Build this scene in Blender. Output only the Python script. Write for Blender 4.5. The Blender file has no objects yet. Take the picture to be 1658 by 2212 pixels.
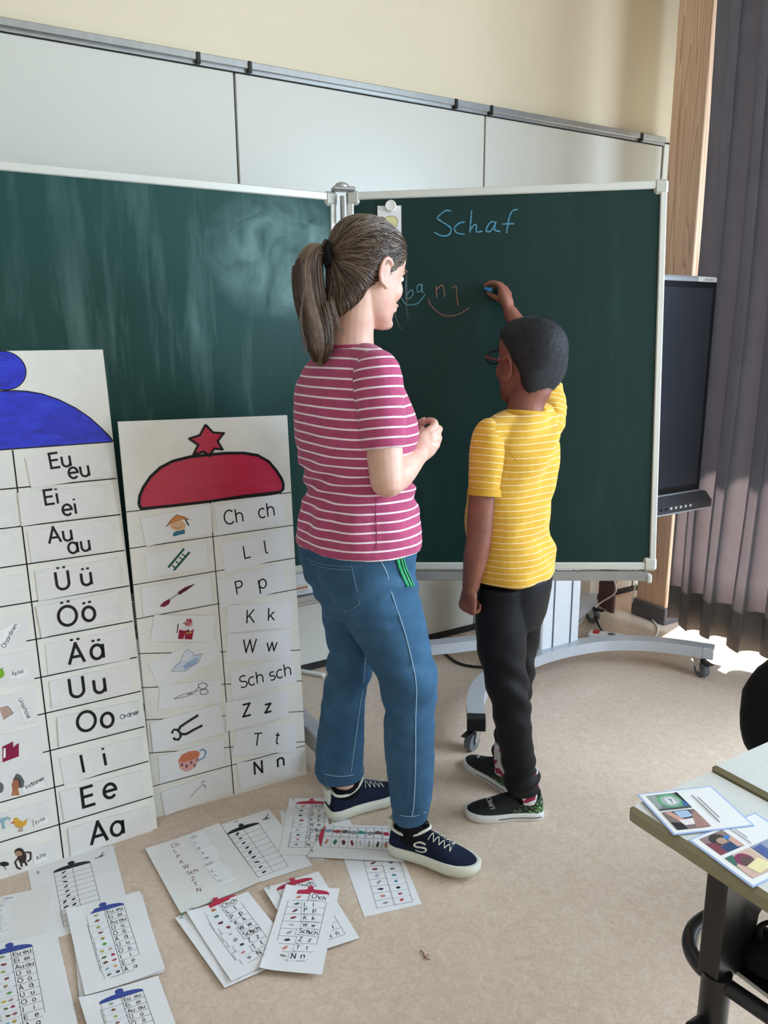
import bpy, bmesh, math, random
import numpy as np
from mathutils import Vector, Matrix, noise

# ------------------------------------------------------------------ camera, sky, sun, lights, exposure
S = bpy.context.scene
COL = S.collection
random.seed(7)
CAM_F, CAM_P, CAM_R, CAM_Y, CAM_H = 1673.05, math.radians(12.9856), math.radians(-0.28275), math.radians(30.98386), 1.43
W_PX, H_PX = 1658, 2212

def cam_axes():
    f = np.array([math.sin(CAM_Y)*math.cos(CAM_P), math.cos(CAM_Y)*math.cos(CAM_P), -math.sin(CAM_P)])
    rt = np.array([math.cos(CAM_Y), -math.sin(CAM_Y), 0.0])
    up = np.cross(rt, f)
    c, s = math.cos(CAM_R), math.sin(CAM_R)
    return c*rt+s*up, -s*rt+c*up, f
RT, UP, FW = cam_axes()
CPOS = np.array([0.0, 0.0, CAM_H])
cd = bpy.data.cameras.new('camera')
cam = bpy.data.objects.new('camera', cd)
COL.objects.link(cam)
cam.matrix_world = Matrix(((RT[0], UP[0], -FW[0], 0), (RT[1], UP[1], -FW[1], 0), (RT[2], UP[2], -FW[2], CAM_H), (0, 0, 0, 1)))
cd.sensor_fit = 'VERTICAL'
cd.sensor_height = 36.0
cd.lens = CAM_F/H_PX*36.0
cd.clip_start = 0.02
S.camera = cam

world = bpy.data.worlds.new('sky')
S.world = world
world.use_nodes = True
wn = world.node_tree
wn.nodes['Background'].inputs['Color'].default_value = (0.62, 0.78, 1.0, 1)
wn.nodes['Background'].inputs['Strength'].default_value = 1.6

def light(name, kind, energy, color, loc, rot=None, **kw):
    d = bpy.data.lights.new(name, kind)
    d.energy = energy
    d.color = color
    for k, v in kw.items():
        setattr(d, k, v)
    o = bpy.data.objects.new(name, d)
    COL.objects.link(o)
    o.location = loc
    if rot is not None:
        o.rotation_euler = Vector(rot).to_track_quat('-Z', 'Y').to_euler()
    return o
SUN_DIR = (-math.cos(math.radians(35)), -0.22, -math.sin(math.radians(35)))
light('sun', 'SUN', 16.0, (1.0, 0.90, 0.76), (8, 3, 6), SUN_DIR, angle=0.01)
# daylight through the near windows of the right wall; the rear one is an added fill light, no window there
light('window_daylight', 'AREA', 88.0, (0.64, 0.81, 1.0), (3.50, 0.25, 1.75), (-1, 0.30, -0.45), shape='RECTANGLE', size=1.7, size_y=1.7)
light('window_daylight', 'AREA', 88.0, (0.64, 0.81, 1.0), (3.50, -1.55, 1.75), (-1, 0.75, -0.40), shape='RECTANGLE', size=1.7, size_y=1.7)
light('rear_fill', 'AREA', 16.0, (1.0, 0.95, 0.88), (-0.6, -3.3, 2.0), (0.15, 1, -0.1), shape='RECTANGLE', size=3.6, size_y=1.6)
S.view_settings.view_transform = 'Standard'
S.view_settings.look = 'None'
S.view_settings.gamma = 1.0
S.view_settings.use_curve_mapping = False
S.view_settings.exposure = 0.5

# ------------------------------------------------------------------ measuring helpers
RH = np.array([math.cos(CAM_Y), -math.sin(CAM_Y), 0.0])      # sideways on the floor as the viewer stands
DH = np.array([math.sin(CAM_Y), math.cos(CAM_Y), 0.0])       # straight ahead on the floor
def ray(px, py):
    return (px-829)/CAM_F*RT - (py-1106)/CAM_F*UP + FW
def at_z(px, py, z=0.0):
    d = ray(px, py)
    return Vector(CPOS + d*((z-CAM_H)/d[2]))
def at_d(px, py, dep):
    d = ray(px, py)
    return Vector(CPOS + d*(dep/np.dot(d, DH)))
def on_plane(px, py, p, n):
    d = ray(px, py)
    p = np.array(p, float); n = np.array(n, float)
    return Vector(CPOS + d*(np.dot(p-CPOS, n)/np.dot(d, n)))
def m_per_px(dep, py):
    return dep/np.dot(ray(829, py), DH)/CAM_F
def hv(r, d, z=0.0):
    return Vector(r*RH + d*DH) + Vector((0, 0, z))

# ------------------------------------------------------------------ materials
def lin(h):
    if isinstance(h, str):
        h = h.lstrip('#')
        c = [int(h[i:i+2], 16)/255 for i in (0, 2, 4)]
    else:
        c = [v/255 for v in h]
    return tuple((v/12.92 if v <= 0.04045 else ((v+0.055)/1.055)**2.4) for v in c) + (1.0,)

def new_mat(name):
    m = bpy.data.materials.new(name)
    m.use_nodes = True
    nt = m.node_tree
    return m, nt, nt.nodes['Principled BSDF']

def N(nt, t, **inp):
    n = nt.nodes.new(t)
    for k, v in inp.items():
        n.inputs[k].default_value = v
    return n

def coords(nt, scale=(1, 1, 1), rot=(0, 0, 0), src='Object'):
    tc = nt.nodes.new('ShaderNodeTexCoord')
    mp = nt.nodes.new('ShaderNodeMapping')
    mp.inputs['Scale'].default_value = scale
    mp.inputs['Rotation'].default_value = rot
    nt.links.new(tc.outputs[src], mp.inputs['Vector'])
    return mp.outputs['Vector']

def ramp(nt, fac, stops):
    r = nt.nodes.new('ShaderNodeValToRGB')
    el = r.color_ramp.elements
    while len(el) < len(stops):
        el.new(0.5)
    for e, (p, c) in zip(el, stops):
        e.position = p
        e.color = c
    nt.links.new(fac, r.inputs['Fac'])
    return r.outputs['Color']

def bump(nt, bsdf, h, strength=0.2, dist=0.002):
    b = N(nt, 'ShaderNodeBump', Strength=strength, Distance=dist)
    nt.links.new(h, b.inputs['Height'])
    nt.links.new(b.outputs['Normal'], bsdf.inputs['Normal'])

def simple(name, col, rough=0.5, metal=0.0, var=0.0, scale=20.0, bmp=0.0, bscale=200.0, stretch=(1, 1, 1), spec=0.5, bdist=0.001):
    m, nt, b = new_mat(name)
    c = lin(col)
    b.inputs['Roughness'].default_value = rough
    b.inputs['Metallic'].default_value = metal
    b.inputs['Specular IOR Level'].default_value = spec
    b.inputs['Base Color'].default_value = c
    if var:
        v = coords(nt, stretch)
        n = N(nt, 'ShaderNodeTexNoise', Scale=scale, Detail=5.0, Roughness=0.6)
        nt.links.new(v, n.inputs['Vector'])
        lo = tuple(x*(1-var) for x in c[:3]) + (1,)
        hi = tuple(min(1, x*(1+var)) for x in c[:3]) + (1,)
        nt.links.new(ramp(nt, n.outputs['Fac'], [(0.3, lo), (0.7, hi)]), b.inputs['Base Color'])
    if bmp:
        v = coords(nt, stretch)
        n = N(nt, 'ShaderNodeTexNoise', Scale=bscale, Detail=3.0)
        nt.links.new(v, n.inputs['Vector'])
        bump(nt, b, n.outputs['Fac'], bmp, bdist)
    return m

M = {}
def floor_mat():
    m, nt, b = new_mat('linoleum')
    v = coords(nt, (1, 1, 1))
    n1 = N(nt, 'ShaderNodeTexNoise', Scale=34.0, Detail=6.0, Roughness=0.65, Distortion=1.6)
    n2 = N(nt, 'ShaderNodeTexNoise', Scale=3.0, Detail=3.0)
    n3 = N(nt, 'ShaderNodeTexNoise', Scale=120.0, Detail=4.0, Distortion=2.5)
    for n in (n1, n2, n3):
        nt.links.new(v, n.inputs['Vector'])
    c1 = ramp(nt, n1.outputs['Fac'], [(0.3, lin('#c2ab99')), (0.5, lin('#d2bdab')), (0.72, lin('#e2d1c4'))])
    c2 = ramp(nt, n3.outputs['Fac'], [(0.35, lin('#ae957a')), (0.55, lin('#cbb398')), (0.75, lin('#e0d0ba'))])
    mx = nt.nodes.new('ShaderNodeMixRGB'); mx.inputs['Fac'].default_value = 0.35
    nt.links.new(c1, mx.inputs[1]); nt.links.new(c2, mx.inputs[2])
    m2 = nt.nodes.new('ShaderNodeMixRGB'); m2.blend_type = 'OVERLAY'; m2.inputs['Fac'].default_value = 0.12
    nt.links.new(mx.outputs[0], m2.inputs[1]); nt.links.new(n2.outputs['Fac'], m2.inputs[2])
    nt.links.new(m2.outputs[0], b.inputs['Base Color'])
    b.inputs['Roughness'].default_value = 0.42
    b.inputs['Specular IOR Level'].default_value = 0.5
    bump(nt, b, n3.outputs['Fac'], 0.06, 0.001)
    return m
M['floor'] = floor_mat()
M['wall'] = simple('plaster', '#dfd0b4', 0.8, var=0.03, scale=2.0, bmp=0.1, bscale=300)
M['wallw'] = simple('white_plaster', '#d9d5cc', 0.8, var=0.02, scale=3)
M['ceil'] = simple('ceiling_white', '#e4e0d6', 0.85, var=0.02, scale=2)
M['panel'] = simple('panel_laminate', '#d0cdc2', 0.33, var=0.015, scale=1.5)
M['alu'] = simple('aluminium', '#a9aaa9', 0.34, metal=0.75, var=0.06, scale=40, stretch=(1, 1, 0.1))
M['alu_white'] = simple('frame_aluminium', '#cdccc4', 0.35, metal=0.25, var=0.03, scale=30)
M['corner'] = simple('grey_plastic', '#b4b2a6', 0.45, var=0.03, scale=60)
M['dark'] = simple('dark_gap', '#26221f', 0.8, var=0.2, scale=20)
M['black'] = simple('black_plastic', '#121214', 0.35, var=0.15, scale=30)
M['black_metal'] = simple('black_powder_coat', '#1b1b1d', 0.32, var=0.15, scale=60, bmp=0.05, bscale=600)
M['white_metal'] = simple('light_grey_metal', '#d3d5da', 0.4, var=0.03, scale=20)
M['silver'] = simple('silver_lacquer', '#b9bcc2', 0.34, metal=0.25, var=0.03, scale=30)
M['chrome'] = simple('chrome', '#c9c9c9', 0.18, metal=1.0, var=0.05, scale=50)
M['rubber'] = simple('grey_rubber', '#5f6166', 0.6, var=0.1, scale=50)
M['white_plastic'] = simple('white_plastic', '#e2e0da', 0.4, var=0.02, scale=40)
M['paper'] = simple('paper', '#e6e4e4', 0.62, var=0.015, scale=25)
M['laminate_paper'] = simple('laminated_paper', '#e2e0dc', 0.25, var=0.015, scale=25)
M['foamboard'] = simple('foam_board', '#e6e4dc', 0.55, var=0.04, scale=14)
M['card'] = simple('card', '#e2e0de', 0.36, var=0.03, scale=30)
M['card_white'] = simple('white_card', '#e6e6e8', 0.5, var=0.01, scale=30)
M['table'] = simple('table_laminate', '#c9c8c1', 0.4, var=0.03, scale=60)
M['table_edge'] = simple('table_edge', '#8d8468', 0.45, var=0.06, scale=40)
M['red_switch'] = simple('red_switch', '#b01a2a', 0.4, var=0.05)
M['skirt_grey'] = simple('grey_skirting', '#5a565a', 0.6, var=0.08, scale=20)

def ink_mat(name, rough=0.5):
    m, nt, b = new_mat(name)
    a = nt.nodes.new('ShaderNodeAttribute'); a.attribute_name = 'ink'
    v = coords(nt)
    n = N(nt, 'ShaderNodeTexNoise', Scale=90.0, Detail=3.0)
    nt.links.new(v, n.inputs['Vector'])
    mx = nt.nodes.new('ShaderNodeMixRGB'); mx.blend_type = 'MULTIPLY'; mx.inputs['Fac'].default_value = 0.35
    nt.links.new(a.outputs['Color'], mx.inputs[1])
    nt.links.new(ramp(nt, n.outputs['Fac'], [(0.3, (0.75, 0.75, 0.75, 1)), (0.6, (1, 1, 1, 1))]), mx.inputs[2])
    nt.links.new(mx.outputs[0], b.inputs['Base Color'])
    b.inputs['Roughness'].default_value = rough
    b.inputs['Specular IOR Level'].default_value = 0.3
    return m
M['ink'] = ink_mat('printed_ink')

def paint_mat(name, c0, c1, c2, rough=0.4):
    m, nt, b = new_mat(name)
    v = coords(nt, (1.0, 1.0, 3.2), (0, 0.35, 0))
    n = N(nt, 'ShaderNodeTexNoise', Scale=9.0, Detail=8.0, Roughness=0.7, Distortion=1.2)
    nt.links.new(v, n.inputs['Vector'])
    nt.links.new(ramp(nt, n.outputs['Fac'], [(0.3, lin(c0)), (0.52, lin(c1)), (0.75, lin(c2))]), b.inputs['Base Color'])
    b.inputs['Roughness'].default_value = rough
    return m
M['blue_paint'] = paint_mat('blue_paint', '#0b1690', '#1428c4', '#2a48d8')
M['red_paint'] = paint_mat('red_print', '#b32340', '#be2b49', '#c8365a', 0.3)

def slate_mat(name, base, smear, amount, rough=0.5, cloud=None):
    m, nt, b = new_mat(name)
    v = coords(nt, (7.0, 7.0, 0.8))
    n1 = N(nt, 'ShaderNodeTexNoise', Scale=1.6, Detail=7.0, Roughness=0.62)
    nt.links.new(v, n1.inputs['Vector'])
    v2 = coords(nt, (1, 1, 1))
    n2 = N(nt, 'ShaderNodeTexNoise', Scale=1.7, Detail=5.0, Distortion=0.8)
    nt.links.new(v2, n2.inputs['Vector'])
    f1 = ramp(nt, n1.outputs['Fac'], [(0.50, (0, 0, 0, 1)), (0.82, (1, 1, 1, 1))])
    f2 = ramp(nt, n2.outputs['Fac'], [(0.42, (0, 0, 0, 1)), (0.75, (1, 1, 1, 1))])
    mu = nt.nodes.new('ShaderNodeMixRGB'); mu.blend_type = 'MULTIPLY'; mu.inputs['Fac'].default_value = 0.6
    nt.links.new(f1, mu.inputs[1]); nt.links.new(f2, mu.inputs[2])
    sc = N(nt, 'ShaderNodeMath'); sc.operation = 'MULTIPLY'; sc.inputs[1].default_value = amount
    nt.links.new(mu.outputs[0], sc.inputs[0])
    mx = nt.nodes.new('ShaderNodeMixRGB')
    mx.inputs[1].default_value = lin(base); mx.inputs[2].default_value = lin(smear)
    fac = sc.outputs[0]
    if cloud:
        vc = coords(nt, (1/cloud[1][0], 0.0, 1/cloud[1][1]))
        ds = nt.nodes.new('ShaderNodeVectorMath'); ds.operation = 'DISTANCE'
        ds.inputs[1].default_value = (cloud[0][0]/cloud[1][0], 0.0, cloud[0][1]/cloud[1][1])
        nt.links.new(vc, ds.inputs[0])
        n3 = N(nt, 'ShaderNodeTexNoise', Scale=7.0, Detail=6.0, Distortion=1.5)
        nt.links.new(v2, n3.inputs['Vector'])
        f3 = ramp(nt, n3.outputs['Fac'], [(0.35, (0, 0, 0, 1)), (0.75, (0.5, 0.5, 0.5, 1))])
        f4 = ramp(nt, ds.outputs['Value'], [(0.55, (1, 1, 1, 1)), (1.0, (0, 0, 0, 1))])
        m4 = nt.nodes.new('ShaderNodeMixRGB'); m4.blend_type = 'MULTIPLY'; m4.inputs['Fac'].default_value = 1.0
        nt.links.new(f3, m4.inputs[1]); nt.links.new(f4, m4.inputs[2])
        ad = N(nt, 'ShaderNodeMath'); ad.operation = 'ADD'
        nt.links.new(fac, ad.inputs[0]); nt.links.new(m4.outputs[0], ad.inputs[1])
        fac = ad.outputs[0]
    nt.links.new(fac, mx.inputs['Fac'])
    nt.links.new(mx.outputs[0], b.inputs['Base Color'])
    b.inputs['Roughness'].default_value = rough
    b.inputs['Specular IOR Level'].default_value = 0.22
    return m
M['slate_left_lit'] = slate_mat('green_slate_chalky_lit', '#183f3a', '#8fb0ac', 0.46, cloud=((1.02, 1.66), (0.26, 0.20)))  # chalk smears, over a base lightened for the left leaf's brighter reflection
M['slate_right'] = slate_mat('green_slate', '#0f2c29', '#5d837a', 0.14)

def chalk_mat(name, col):
    m, nt, b = new_mat(name)
    v = coords(nt)
    n = N(nt, 'ShaderNodeTexNoise', Scale=420.0, Detail=2.0)
    nt.links.new(v, n.inputs['Vector'])
    nt.links.new(ramp(nt, n.outputs['Fac'], [(0.35, lin('#23483f')), (0.6, lin(col))]), b.inputs['Base Color'])
    b.inputs['Roughness'].default_value = 0.9
    return m
M['chalk_blue'] = chalk_mat('chalk_blue', '#5fa6c8')
M['chalk_pale'] = chalk_mat('chalk_pale_blue', '#5d93a0')
M['chalk_brown'] = chalk_mat('chalk_orange', '#8c5a45')
M['chalk_stick'] = simple('blue_chalk_stick', '#4f9ce0', 0.85, var=0.06, scale=200)

def wood_mat():
    m, nt, b = new_mat('larch_wood')
    v = coords(nt, (9, 9, 0.55))
    n0 = N(nt, 'ShaderNodeTexNoise', Scale=0.8, Detail=2.0)
    nt.links.new(v, n0.inputs['Vector'])
    w = N(nt, 'ShaderNodeMath'); w.operation = 'MULTIPLY'; w.inputs[1].default_value = 26.0
    nt.links.new(n0.outputs['Fac'], w.inputs[0])
    fr = N(nt, 'ShaderNodeMath'); fr.operation = 'FRACT'
    nt.links.new(w.outputs[0], fr.inputs[0])
    c1 = ramp(nt, fr.outputs[0], [(0.0, lin('#e6c2a4')), (0.72, lin('#deb698')), (0.93, lin('#c09474')), (1.0, lin('#e6c2a4'))])
    v2 = coords(nt, (140, 140, 2.0))
    n2 = N(nt, 'ShaderNodeTexNoise', Scale=1.0, Detail=3.0)
    nt.links.new(v2, n2.inputs['Vector'])
    mx = nt.nodes.new('ShaderNodeMixRGB'); mx.blend_type = 'OVERLAY'; mx.inputs['Fac'].default_value = 0.25
    nt.links.new(c1, mx.inputs[1]); nt.links.new(n2.outputs['Fac'], mx.inputs[2])
    nt.links.new(mx.outputs[0], b.inputs['Base Color'])
    b.inputs['Roughness'].default_value = 0.45
    return m
M['wood'] = wood_mat()

def cloth_mat(name, col, var=0.12, weave=900.0, rough=0.9, trans=0.0, tcol=None, bs=0.15):
    m, nt, b = new_mat(name)
    c = lin(col)
    v = coords(nt)
    n = N(nt, 'ShaderNodeTexNoise', Scale=weave, Detail=2.0)
    n2 = N(nt, 'ShaderNodeTexNoise', Scale=12.0, Detail=4.0)
    nt.links.new(v, n.inputs['Vector']); nt.links.new(v, n2.inputs['Vector'])
    lo = tuple(x*(1-var) for x in c[:3]) + (1,)
    hi = tuple(min(1, x*(1+var)) for x in c[:3]) + (1,)
    mx = nt.nodes.new('ShaderNodeMixRGB'); mx.blend_type = 'MULTIPLY'; mx.inputs['Fac'].default_value = 0.5
    nt.links.new(ramp(nt, n2.outputs['Fac'], [(0.3, lo), (0.7, hi)]), mx.inputs[1])
    nt.links.new(ramp(nt, n.outputs['Fac'], [(0.3, (0.7, 0.7, 0.7, 1)), (0.65, (1, 1, 1, 1))]), mx.inputs[2])
    nt.links.new(mx.outputs[0], b.inputs['Base Color'])
    b.inputs['Roughness'].default_value = rough
    b.inputs['Specular IOR Level'].default_value = 0.2
    bump(nt, b, n.outputs['Fac'], bs, 0.0006)
    if trans:
        t = nt.nodes.new('ShaderNodeBsdfTranslucent')
        t.inputs['Color'].default_value = lin(tcol or col)
        ms = nt.nodes.new('ShaderNodeMixShader'); ms.inputs['Fac'].default_value = trans
        out = nt.nodes['Material Output']
        nt.links.new(b.outputs[0], ms.inputs[1]); nt.links.new(t.outputs[0], ms.inputs[2])
        nt.links.new(ms.outputs[0], out.inputs['Surface'])
    return m
M['curtain'] = cloth_mat('curtain_cloth', '#7b818c', trans=0.38, tcol='#c6bcc2', weave=500)
M['curtain_hem'] = cloth_mat('curtain_hem_cloth', '#6c6a6c', trans=0.12, tcol='#a8a09a', weave=500)
M['curtain_red'] = cloth_mat('reddish_curtain_cloth', '#6a4448', trans=0.2, tcol='#8a5050')

def stripe_mat(name, base, stripe, period, width, var=0.12, heather=0.0):
    """knit cloth with woven-in stripes following the 'stripe' coordinate of the garment"""
    m, nt, b = new_mat(name)
    a = nt.nodes.new('ShaderNodeAttribute'); a.attribute_name = 'stripe'
    dv = N(nt, 'ShaderNodeMath'); dv.operation = 'DIVIDE'; dv.inputs[1].default_value = period
    nt.links.new(a.outputs['Fac'], dv.inputs[0])
    fr = N(nt, 'ShaderNodeMath'); fr.operation = 'FRACT'
    nt.links.new(dv.outputs[0], fr.inputs[0])
    w = width/period
    c = lin(base); s = lin(stripe)
    st = ramp(nt, fr.outputs[0], [(0.0, (1, 1, 1, 1)), (max(0.01, w*0.88), (1, 1, 1, 1)), (w*1.12, (0, 0, 0, 1)), (1.0, (0, 0, 0, 1))])
    v = coords(nt)
    n = N(nt, 'ShaderNodeTexNoise', Scale=650.0, Detail=2.0)
    n2 = N(nt, 'ShaderNodeTexNoise', Scale=60.0, Detail=4.0)
    nt.links.new(v, n.inputs['Vector']); nt.links.new(v, n2.inputs['Vector'])
    lo = tuple(x*(1-var) for x in c[:3]) + (1,)
    hi = tuple(min(1, x*(1+var)) for x in c[:3]) + (1,)
    bc = ramp(nt, n2.outputs['Fac'], [(0.3, lo), (0.7, hi)])
    mx = nt.nodes.new('ShaderNodeMixRGB')
    nt.links.new(st, mx.inputs['Fac']); nt.links.new(bc, mx.inputs[1]); mx.inputs[2].default_value = s
    nt.links.new(mx.outputs[0], b.inputs['Base Color'])
    b.inputs['Roughness'].default_value = 0.9
    b.inputs['Specular IOR Level'].default_value = 0.15
    b.inputs['Sheen Weight'].default_value = 0.15
    bump(nt, b, n.outputs['Fac'], 0.2, 0.0006)
    return m
M['shirt_pink'] = stripe_mat('pink_striped_jersey', '#a9496c', '#ecdde2', 0.0232, 0.0044)
M['shirt_yellow'] = stripe_mat('yellow_striped_jersey', '#d0a03a', '#efdcb4', 0.0178, 0.0017, var=0.06)
M['yellow_rib'] = cloth_mat('yellow_rib', '#cf9f3c', var=0.05)

def denim_mat():
    m, nt, b = new_mat('denim')
    v = coords(nt)
    n = N(nt, 'ShaderNodeTexNoise', Scale=14.0, Detail=6.0, Roughness=0.6)
    n2 = N(nt, 'ShaderNodeTexNoise', Scale=700.0, Detail=2.0)
    nt.links.new(v, n.inputs['Vector']); nt.links.new(v, n2.inputs['Vector'])
    c1 = ramp(nt, n.outputs['Fac'], [(0.2, lin('#304e68')), (0.5, lin('#375a76')), (0.85, lin('#466b88'))])
    mx = nt.nodes.new('ShaderNodeMixRGB'); mx.blend_type = 'MULTIPLY'; mx.inputs['Fac'].default_value = 0.5
    nt.links.new(c1, mx.inputs[1])
    nt.links.new(ramp(nt, n2.outputs['Fac'], [(0.35, (0.6, 0.6, 0.65, 1)), (0.6, (1, 1, 1, 1))]), mx.inputs[2])
    nt.links.new(mx.outputs[0], b.inputs['Base Color'])
    b.inputs['Roughness'].default_value = 0.85
    b.inputs['Specular IOR Level'].default_value = 0.2
    bump(nt, b, n2.outputs['Fac'], 0.15, 0.0006)
    return m
M['denim'] = denim_mat()
M['stitch'] = simple('seam_thread', '#8fa9bd', 0.8, var=0.2, scale=400)
M['trousers'] = cloth_mat('black_trouser_cloth', '#0f0f13', var=0.2, rough=0.6, bs=0.08)
M['jacket'] = cloth_mat('black_jacket_cloth', '#0c0c0e', var=0.3, rough=0.7, bs=0.2)

def skin_mat(name, col, dark):
    m, nt, b = new_mat(name)
    v = coords(nt)
    n = N(nt, 'ShaderNodeTexNoise', Scale=18.0, Detail=4.0)
    n2 = N(nt, 'ShaderNodeTexNoise', Scale=500.0, Detail=2.0)
    nt.links.new(v, n.inputs['Vector']); nt.links.new(v, n2.inputs['Vector'])
    c = ramp(nt, n.outputs['Fac'], [(0.3, lin(dark)), (0.65, lin(col))])
    a = nt.nodes.new('ShaderNodeAttribute'); a.attribute_name = 'blush'
    mx = nt.nodes.new('ShaderNodeMixRGB'); mx.blend_type = 'MIX'
    nt.links.new(a.outputs['Fac'], mx.inputs['Fac']); nt.links.new(c, mx.inputs[1])
    d = lin(dark)
    mx.inputs[2].default_value = (d[0]*0.95, d[1]*0.55, d[2]*0.55, 1)
    nt.links.new(mx.outputs[0], b.inputs['Base Color'])
    b.inputs['Roughness'].default_value = 0.5
    b.inputs['Subsurface Weight'].default_value = 0.12
    b.inputs['Subsurface Radius'].default_value = (0.012, 0.005, 0.003)
    b.inputs['Subsurface Scale'].default_value = 0.6
    bump(nt, b, n2.outputs['Fac'], 0.08, 0.0004)
    return m
M['skin_light'] = skin_mat('fair_skin', '#dcb29e', '#cc9a87')
M['skin_brown'] = skin_mat('brown_skin', '#8d5846', '#754536')

def hair_mat(name, c0, c1, c2, rough=0.35):
    m, nt, b = new_mat(name)
    g = nt.nodes.new('ShaderNodeNewGeometry')
    v = coords(nt, (1, 1, 1))
    n = N(nt, 'ShaderNodeTexNoise', Scale=60.0, Detail=4.0)
    nt.links.new(v, n.inputs['Vector'])
    ad = N(nt, 'ShaderNodeMath'); ad.operation = 'MULTIPLY_ADD'; ad.inputs[1].default_value = 0.6
    nt.links.new(g.outputs['Random Per Island'], ad.inputs[0])
    mu = N(nt, 'ShaderNodeMath'); mu.operation = 'MULTIPLY'; mu.inputs[1].default_value = 0.4
    nt.links.new(n.outputs['Fac'], mu.inputs[0]); nt.links.new(mu.outputs[0], ad.inputs[2])
    nt.links.new(ramp(nt, ad.outputs[0], [(0.1, lin(c0)), (0.5, lin(c1)), (0.92, lin(c2))]), b.inputs['Base Color'])
    b.inputs['Roughness'].default_value = rough
    b.inputs['Specular IOR Level'].default_value = 0.5
    return m
M['hair_brown'] = hair_mat('brown_hair', '#2a1d16', '#4e3c2d', '#8f7964')
M['hair_black'] = hair_mat('black_hair', '#08080a', '#111114', '#26272d', 0.75)
M['navy_knit'] = cloth_mat('navy_knit', '#141c33', var=0.25, weave=500, bs=0.5, rough=0.8)
M['sole'] = simple('off_white_sole', '#d3d3c4', 0.6, var=0.06, scale=25, bmp=0.1, bscale=150)
M['sole_white'] = simple('white_sole', '#dcdbd8', 0.5, var=0.03, scale=30)
M['sock_black'] = cloth_mat('black_sock', '#0d0d10')
M['canvas'] = cloth_mat('black_canvas', '#0f1013', weave=600)
M['eye_white'] = simple('eye_white', '#e8e4de', 0.15, var=0.02)
M['brows'] = simple('dark_brow', '#33241c', 0.8, var=0.1)
M['lens'] = simple('spectacle_frame', '#191318', 0.3, var=0.1)
M['frame_red'] = simple('red_temple', '#8a2036', 0.35, var=0.1)
M['scrunchie'] = cloth_mat('black_scrunchie', '#120f10', bs=0.4)
def glass_mat(name, rough=0.0, col=(1, 1, 1, 1)):
    m, nt, b = new_mat(name)
    b.inputs['Base Color'].default_value = col
    b.inputs['Roughness'].default_value = rough
    b.inputs['Transmission Weight'].default_value = 1.0
    b.inputs['IOR'].default_value = 1.45
    return m
M['glass'] = glass_mat('spectacle_glass')
def thin_glass():
    m, nt, b = new_mat('window_glass')
    t = nt.nodes.new('ShaderNodeBsdfTransparent'); t.inputs[0].default_value = (0.95, 0.97, 0.96, 1)
    g = nt.nodes.new('ShaderNodeBsdfGlossy'); g.inputs['Roughness'].default_value = 0.02
    n = N(nt, 'ShaderNodeTexNoise', Scale=2.0)
    ms = nt.nodes.new('ShaderNodeMixShader'); ms.inputs['Fac'].default_value = 0.06
    nt.links.new(t.outputs[0], ms.inputs[1]); nt.links.new(g.outputs[0], ms.inputs[2])
    nt.links.new(ms.outputs[0], nt.nodes['Material Output'].inputs['Surface'])
    return m
M['window_glass'] = thin_glass()
def screen_mat():
    m, nt, b = new_mat('screen_glass')
    v = coords(nt)
    n = N(nt, 'ShaderNodeTexNoise', Scale=3.0)
    nt.links.new(v, n.inputs['Vector'])
    nt.links.new(ramp(nt, n.outputs['Fac'], [(0.3, lin('#2a2d33')), (0.7, lin('#30333a'))]), b.inputs['Base Color'])
    b.inputs['Roughness'].default_value = 0.28
    b.inputs['Specular IOR Level'].default_value = 0.5
    return m
M['screen'] = screen_mat()

# ------------------------------------------------------------------ object helpers
def mesh_from(name, verts, faces, smooth=False):
    me = bpy.data.meshes.new(name)
    me.from_pydata([tuple(v) for v in verts], [], faces)
    me.update()
    if smooth:
        me.polygons.foreach_set('use_smooth', [True]*len(me.polygons))
    return me

def link(name, me, mat=None, parent=None, label=None, cat=None, group=None, kind=None):
    o = bpy.data.objects.new(name, me)
    COL.objects.link(o)
    if mat is not None:
        me.materials.append(M[mat] if isinstance(mat, str) else mat)
    if parent is not None:
        o.parent = parent
        o.matrix_parent_inverse = Matrix.Translation(-parent_loc(parent))
    tag(o, label, cat, group, kind)
    return o

def parent_loc(p):
    v = Vector(p.location)
    return v if p.parent is None else Vector((0, 0, 0))

def tag(o, label=None, cat=None, group=None, kind=None):
    if label: o['label'] = label
    if cat: o['category'] = cat
    if group: o['group'] = group
    if kind: o['kind'] = kind
    return o

def thing(name, label, cat, loc, group=None):
    o = bpy.data.objects.new(name, None)
    COL.objects.link(o)
    o.location = loc
    o.empty_display_size = 0.05
    return tag(o, label, cat, group)

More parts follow.
